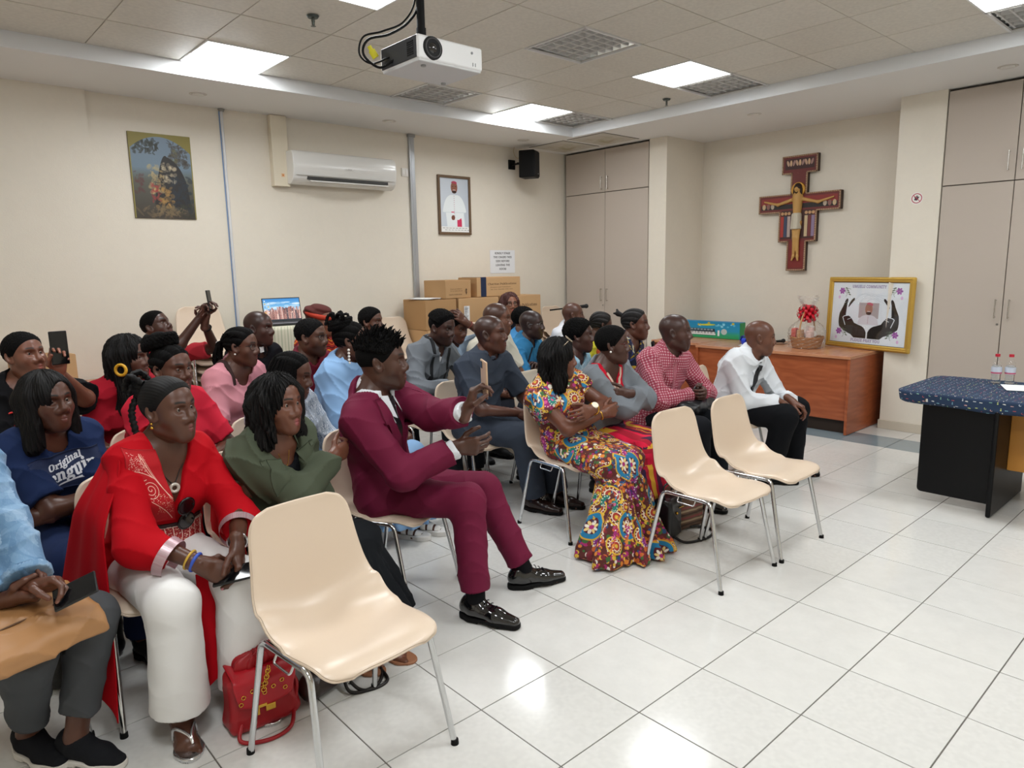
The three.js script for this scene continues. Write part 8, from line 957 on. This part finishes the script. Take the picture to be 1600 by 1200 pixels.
// 23. head on hand
P({ label: 'person in pale blue shirt resting the head on a raised hand', male: 1, hip: [2.15, -3.05], yaw: 6, head: [2.2, 1.085, -2.95], look: 10, pitch: -18, h: 0.0145, skin: '#5b382b', hair: ['crop', { th: 0.006 }], chairLabel: 'under the person with head on hand', armL: { at: [2.2, 1.13, -2.82], pole: [1, -0.6, 0.5], f: [-0.7, 0.6, -0.1], n: [-0.4, 0, -1], pose: 'relax' }, dress(p) { trousers(p, cloth('#23262e')); shirt(p, cloth('#a4b8cc'), { e: 0.02, to: 0.85, cuff: 0.02 }); bangle(p, 'L', 0.84, 0.032, M('#8a3a2e', 0.5), 'bracelet', 'thin red bracelet', 0.004); shoes(p, M('#1c1c1e', 0.5)); } });
// 24. cream T-shirt
P({ label: 'person in cream T-shirt directly behind the navy tunic', male: 1, hip: [2.02, -2.38], yaw: 14, head: [2.03, 1.195, -2.22], look: 40, h: 0.0135, skin: '#6d4534', face: { nose: 1.1 }, stubble: 1, hair: 'bald', chairLabel: 'under the person in the cream T-shirt', armL: { o: [0.0, 0.2, 0.28], pole: [1, -0.7, -0.1] }, dress(p) { trousers(p, cloth('#25272f')); shirt(p, cloth('#d8d2c2'), { name: 't_shirt', e: 0.018, to: 0.8, cuff: 0.02 }); shoes(p, M('#1c1c1e', 0.5)); } });
// 25. auburn hair
P({ label: 'person in black with dark glasses in front of the cardboard boxes', hip: [3.52, -3.76], seat: 0.5, yaw: -8, head: [3.5, 1.2, -3.72], look: -22, pitch: 2, h: 0.0145, skin: '#8a5a45', lips: '#b0504e', hair: ['bob', { len: 0.15, curl: 0.5, wave: 0.006, mat: M('#48201a', 0.6), wide: 1.05, fw: -0.01, open: 1.12 }], glasses: { color: '#14110f', t: 0.0026 }, chairLabel: 'under the person in black by the boxes', dress(p) { trousers(p, cloth('#15161c')); shirt(p, cloth('#15161d'), { to: 1.5 }); shoes(p, M('#1c1c1e', 0.5)); } });
// 26. afro in blue
P({ label: 'person in bright blue shirt facing away behind the blue collared shirt', hip: [3.05, -3.2], yaw: 20, head: [3.1, 1.08, -3.08], look: 70, h: 0.0155, skin: '#5b3a2d', hair: ['afro', { th: 0.022 }], chairLabel: 'under the person in the bright blue shirt', dress(p) { trousers(p, cloth('#1d2230')); shirt(p, cloth('#4f93cb'), { to: 0.9, cuff: 0.02 }); shoes(p, M('#1c1c1e', 0.5)); } });
// 27. blue shirt
P({ label: 'person in blue collared shirt with a dark bag strap', male: 1, hip: [2.68, -2.75], yaw: 16, head: [2.73, 1.09, -2.58], look: 34, h: 0.0135, skin: '#3f2a26', stubble: 0.7, beard: 0.3, hair: 'bald', glasses: { color: '#8d9094', t: 0.001 }, chairLabel: 'under the person in the blue shirt', armL: { o: [-0.06, 0.22, 0.26], pole: [1, -0.7, 0] }, armR: { o: [0.02, 0.25, 0.28], pole: [1, -0.7, 0] }, dress(p) { trousers(p, cloth('#1d2740')); const m = cloth('#3579a8'); shirt(p, m, { e: 0.02, to: 0.9, cuff: 0.02, cut: [crew(p, 0.064, 0.01)] }); const F_ = p.last; collar(p, F_, m, { open: 2.6 }); strap(p, F_, 0.06, -0.1, 180, -40, 0.02, 'bag_strap', M('#1b1e2a', 0.7), 0.002, 'dark bag strap'); shoes(p, M('#1c1c1e', 0.5)); } });
// 28. bald in white
P({ label: 'person in white shirt near the microphone stand and beige cupboard', male: 1, hip: [3.64, -3.14], yaw: 16, head: [3.7, 1.1, -3.0], look: 48, h: 0.0145, skin: '#5d3c30', stubble: 0.35, hair: 'bald', chairLabel: 'under the person in white by the cupboard', dress(p) { trousers(p, cloth('#22252d')); shirt(p, cloth('#d5d6dc'), { e: 0.02 }); shoes(p, M('#1c1c1e', 0.5)); } });
// 29. tie-dye
P({ label: 'person in pale blue tie-dye top between the gown and the cardigan', hip: [2.16, -1.76], yaw: 16, head: [2.2, 1.095, -1.54], look: 36, pitch: 3, h: 0.0128, skin: '#4a2f27', hair: ['afro', { th: 0.014 }], face: { neck: 0.048 }, chairLabel: 'under the person in the tie-dye top', dress(p) { trousers(p, cloth('#2b3342')); shirt(p, mapped(tieDye), { name: 'top', e: 0.02, to: 0.95, cuff: 0.02 }); shoes(p, M('#1c1c1e', 0.5)); } });
// 30. cornrows
P({ label: 'person in yellow blouse with colourful collar behind the cardigan', hip: [3.14, -2.36], yaw: 16, head: [3.2, 1.07, -2.2], look: 62, pitch: -8, h: 0.0135, skin: '#543528', hair: ['cornrow', {}], chairLabel: 'under the person in the yellow blouse', dress(p) { skirt(p, cloth('#2d2340'), { hem: 0.3 }); const m = mapped(hotTex); shirt(p, cloth('#c9c23a'), { name: 'blouse', to: 0.9 }); collar(p, p.last, m, { r: 0.078, drop: 0.06, spread: 0.02 }); shoes(p, M('#1c1c1e', 0.5)); } });
// 31. yellow leaf print
P({ label: 'person in yellow and blue leaf print holding a phone', hip: [2.76, -1.68], yaw: 20, head: [2.78, 1.14, -1.5], look: 28, pitch: 2, h: 0.0128, skin: '#5f3b2d', lips: '#8a4f48', hair: ['cornrow', { tail: 1 }], face: { neck: 0.047 }, chairLabel: 'under the person in leaf print', armR: { at: [2.68, 0.84, -1.32], pole: [0.9, -0.8, 0], f: [0.45, 0.75, 0.1], n: [0.7, 0, 0.4], pose: 'hold' }, dress(p) { const m = mapped(leafTex); skirt(p, m, { hem: 0.2 }); shirt(p, m, { name: 'bodice', e: 0.018, to: 0.95, cuff: 0.02, cut: [crew(p, 0.075, 0.02)] }); shoes(p, M('#1c1c1e', 0.5)); } });
phone('black phone held by the person in yellow leaf print', [2.74, 0.95, -1.29], [0.75, 0.15, 0.6], [0.4, 1, 0], {});
// ---------- bags on the floor ----------
{ const b = thing('backpack', 'red flap backpack with gold chain and studs under the front chair', 'bag', [-0.6, 0, -0.5], R(-6)), red = M('#9c0c18', 0.45), n = fold(0.003, 1.3);
  const f = (x, y, z) => { const q = V(Math.abs(x) - 0.085 - 0.01 * (1 - y * 4), Math.abs(y - 0.105) - 0.075, Math.abs(z) - 0.035).max(V()), d = q.length() - 0.028; return d; };
  part('bag_body', meshSDF((x, y, z) => f(x, y, z) - n(x, y, z), [-0.16, -0.02, -0.12], [0.16, 0.25, 0.12], 0.006), red, b);
  part('flap', sheet((u, v) => { const x = (u - 0.5) * 0.21 * (1 - 0.35 * Math.max(0, v - 0.55)), y = v < 0.35 ? 0.214 : 0.214 - (v - 0.35) / 0.65 * 0.1 - 0.018 * Math.cos((u - 0.5) * 3.1), z = v < 0.35 ? lerp(-0.055, 0.06, v / 0.35) : 0.072; return [x, y, z]; }, 20, 16, 0.005), M('#b01020', 0.4), b); part('gathered_top', meshSDF(((a) => (x, y, z) => a(x, y, z) - 0.004 * Math.sin(Math.atan2(x, z) * 12))(capS([-0.05, 0.22, -0.01], [0.05, 0.255, 0.0], 0.035, 0.03)), [-0.12, 0.16, -0.08], [0.12, 0.31, 0.08], 0.006), red, b);
  const ch = []; for (let i = 0; i < 8; i++) ch.push(new THREE.TorusGeometry(0.008, 0.0022, 6, 14).rotateY(i % 2 ? 0.9 : 0).rotateZ(0.4).translate(-0.008 + i * 0.003, 0.16 + i * 0.0105, 0.082)); part('chain', ch, mGold, b, 'gold chain'); part('clasp', [rb(0.04, 0.012, 0.006, 0.002, -0.02, 0.1, 0.076), rb(0.01, 0.03, 0.006, 0.002, -0.03, 0.085, 0.076), rb(0.034, 0.024, 0.006, 0.002, 0.012, 0.086, 0.076)], mGold, b, 'gold clasp');
  for (let i = 0; i < 9; i++) part('stud', new THREE.TorusGeometry(0.0065, 0.0018, 6, 14).translate(-0.085 + (i * 37 % 90) * 0.0019, 0.13 + (i * 53 % 60) * 0.0009, 0.079), mGold, b); part('strap', [tube([[-0.08, 0.05, 0.05], [-0.1, 0.012, 0.1], [-0.02, 0.008, 0.14], [0.06, 0.01, 0.12], [0.1, 0.03, 0.05]], 0.007, 40, 8), tube([[0.075, 0.2, 0.03], [0.11, 0.14, 0.06], [0.105, 0.05, 0.05]], 0.006, 24, 8)], red, b); part('ring', new THREE.TorusGeometry(0.009, 0.002, 6, 16).translate(0.09, 0.19, 0.06), mGold, b); }
{ const b = thing('handbag', 'small dark brown handbag with a looping strap under the front chair', 'bag', [-0.36, 0, -0.5], R(24)), n = fold(0.003, 2.1); part('bag_body', meshSDF((x, y, z) => capS([-0.07, 0.06, 0], [0.07, 0.06, 0], 0.052, 0.05, 1, null)(x, y, z) * 0.9 - n(x, y, z), [-0.16, -0.01, -0.09], [0.16, 0.14, 0.09], 0.006), M('#2a1d19', 0.4), b); part('strap', [tube([[0.06, 0.05, 0.04], [0.02, 0.01, 0.11], [0.1, 0.008, 0.17], [0.2, 0.01, 0.12], [0.22, 0.03, 0.02], [0.15, 0.07, -0.04], [0.08, 0.1, -0.02]], 0.0065, 60, 8), tube([[0.06, 0.05, 0.04], [0.05, 0.008, 0.14], [0.14, 0.006, 0.19], [0.21, 0.01, 0.1]], 0.0065, 40, 8)], M('#15100f', 0.5), b); part('ring', new THREE.TorusGeometry(0.01, 0.0025, 6, 16).translate(0.05, 0.03, 0.085), mSilver, b); }
{ const b = thing('handbag', 'black handbag with gold trim and trailing strap beside the patterned gown', 'bag', [1.82, 0, -0.5], R(10)), n = fold(0.003, 0.4); part('bag_body', meshSDF((x, y, z) => { const q = V(Math.abs(x) - 0.05 - 0.02 * (0.3 - y), Math.abs(y - 0.125) - 0.09, Math.abs(z) - 0.03).max(V()); return q.length() - 0.03 - n(x, y, z); }, [-0.14, -0.01, -0.09], [0.14, 0.27, 0.09], 0.006), M('#0f1014', 0.35), b); part('handle', tube([[-0.04, 0.24, 0], [-0.05, 0.32, 0], [0.05, 0.32, 0], [0.04, 0.24, 0]], 0.006, 30, 8), M('#0f1014', 0.4), b); part('trim', [rb(0.06, 0.006, 0.006, 0.002, 0.03, 0.19, 0.063).rotateZ(-0.1), new THREE.SphereGeometry(0.009, 10, 8).translate(-0.01, 0.165, 0.064)], mGold, b, 'gold trim'); part('strap', tube([[-0.03, 0.03, 0.05], [-0.02, 0.008, 0.13], [0.12, 0.008, 0.2], [0.24, 0.008, 0.18], [0.25, 0.012, 0.1], [0.17, 0.03, 0.04]], 0.008, 60, 8), M('#121013', 0.5), b); }
{ const t = tile(128, 256, 0.3, (q) => { q.fillStyle = '#6d5444'; q.fillRect(0, 0, 128, 256); for (let i = 0; i < 6; i++) { q.fillStyle = ['#8d4a48', '#a89478', '#4a3830'][i % 3]; q.fillRect(0, 190 + i * 9, 128, 5); } }), b = thing('tote_bag', 'brown woven tote bag with striped base under the middle chair', 'bag', [2.02, 0, -0.56], R(-8)), n = fold(0.004, 0.9); part('bag_body', boxUV(meshSDF((x, y, z) => { const q = V(Math.abs(x) - 0.1 - 0.05 * (0.2 - y) * 0.5, Math.abs(y - 0.14) - 0.1, Math.abs(z) - 0.06).max(V()); return Math.max(q.length() - 0.032 - n(x, y, z), -y + 0.001); }, [-0.2, -0.01, -0.14], [0.2, 0.3, 0.14], 0.008)), mapped(t), b); part('handle', [tube([[-0.06, 0.25, 0.06], [-0.07, 0.34, 0.04], [0.06, 0.34, 0.04], [0.06, 0.25, 0.06]], 0.008, 30, 8), tube([[-0.06, 0.25, -0.06], [-0.07, 0.33, -0.05], [0.06, 0.33, -0.05], [0.06, 0.25, -0.06]], 0.008, 30, 8)], M('#4a382c', 0.6), b); }
{ const b = thing('handbag', 'black bag on the floor behind the red kaftan chair', 'bag', [-1.0, 0, -1.32], R(30)), n = fold(0.004, 2.9); part('bag_body', meshSDF((x, y, z) => { const q = V(Math.abs(x) - 0.13, Math.abs(y - 0.1) - 0.07, Math.abs(z) - 0.04).max(V()); return q.length() - 0.03 - n(x, y, z); }, [-0.2, -0.02, -0.1], [0.2, 0.24, 0.1], 0.008), M('#15130f', 0.45), b); part('handle', tube([[-0.06, 0.19, 0], [-0.05, 0.27, 0], [0.05, 0.27, 0], [0.06, 0.19, 0]], 0.007, 30, 8), M('#1a1715', 0.5), b); }
{ const z = tile(256, 256, 0.22, (q) => { q.fillStyle = '#cfc8ba'; q.fillRect(0, 0, 256, 256); q.strokeStyle = '#15120f'; for (let i = 0; i < 9; i++) { q.lineWidth = 9 + (i % 3) * 4; q.beginPath(); for (let y = 0; y <= 256; y += 8) q.lineTo(i * 30 + 10 * Math.sin(y / 40 + i), y); q.stroke(); } }), b = thing('handbag', 'black and white striped bag hanging on a chair behind the pink blouse', 'bag', [-0.1, 0.62, -2.86], R(20)), n = fold(0.005, 0.2); part('bag_body', boxUV(meshSDF((x, y, zz) => { const q = V(Math.abs(x) - 0.08, Math.abs(y - 0.12) - 0.09, Math.abs(zz) - 0.03).max(V()); return q.length() - 0.03 - n(x, y, zz); }, [-0.15, -0.03, -0.1], [0.15, 0.27, 0.1], 0.008)), mapped(z), b); part('handle', tube([[-0.05, 0.22, 0], [-0.04, 0.33, 0], [0.04, 0.33, 0], [0.05, 0.22, 0]], 0.007, 30, 8), M('#1a1715', 0.5), b); }
for (const [x, z, a, l] of seatOf) chair(x, z, a, 'cream plastic chair ' + l);
shade(scene);
renderer.render(scene, camera);
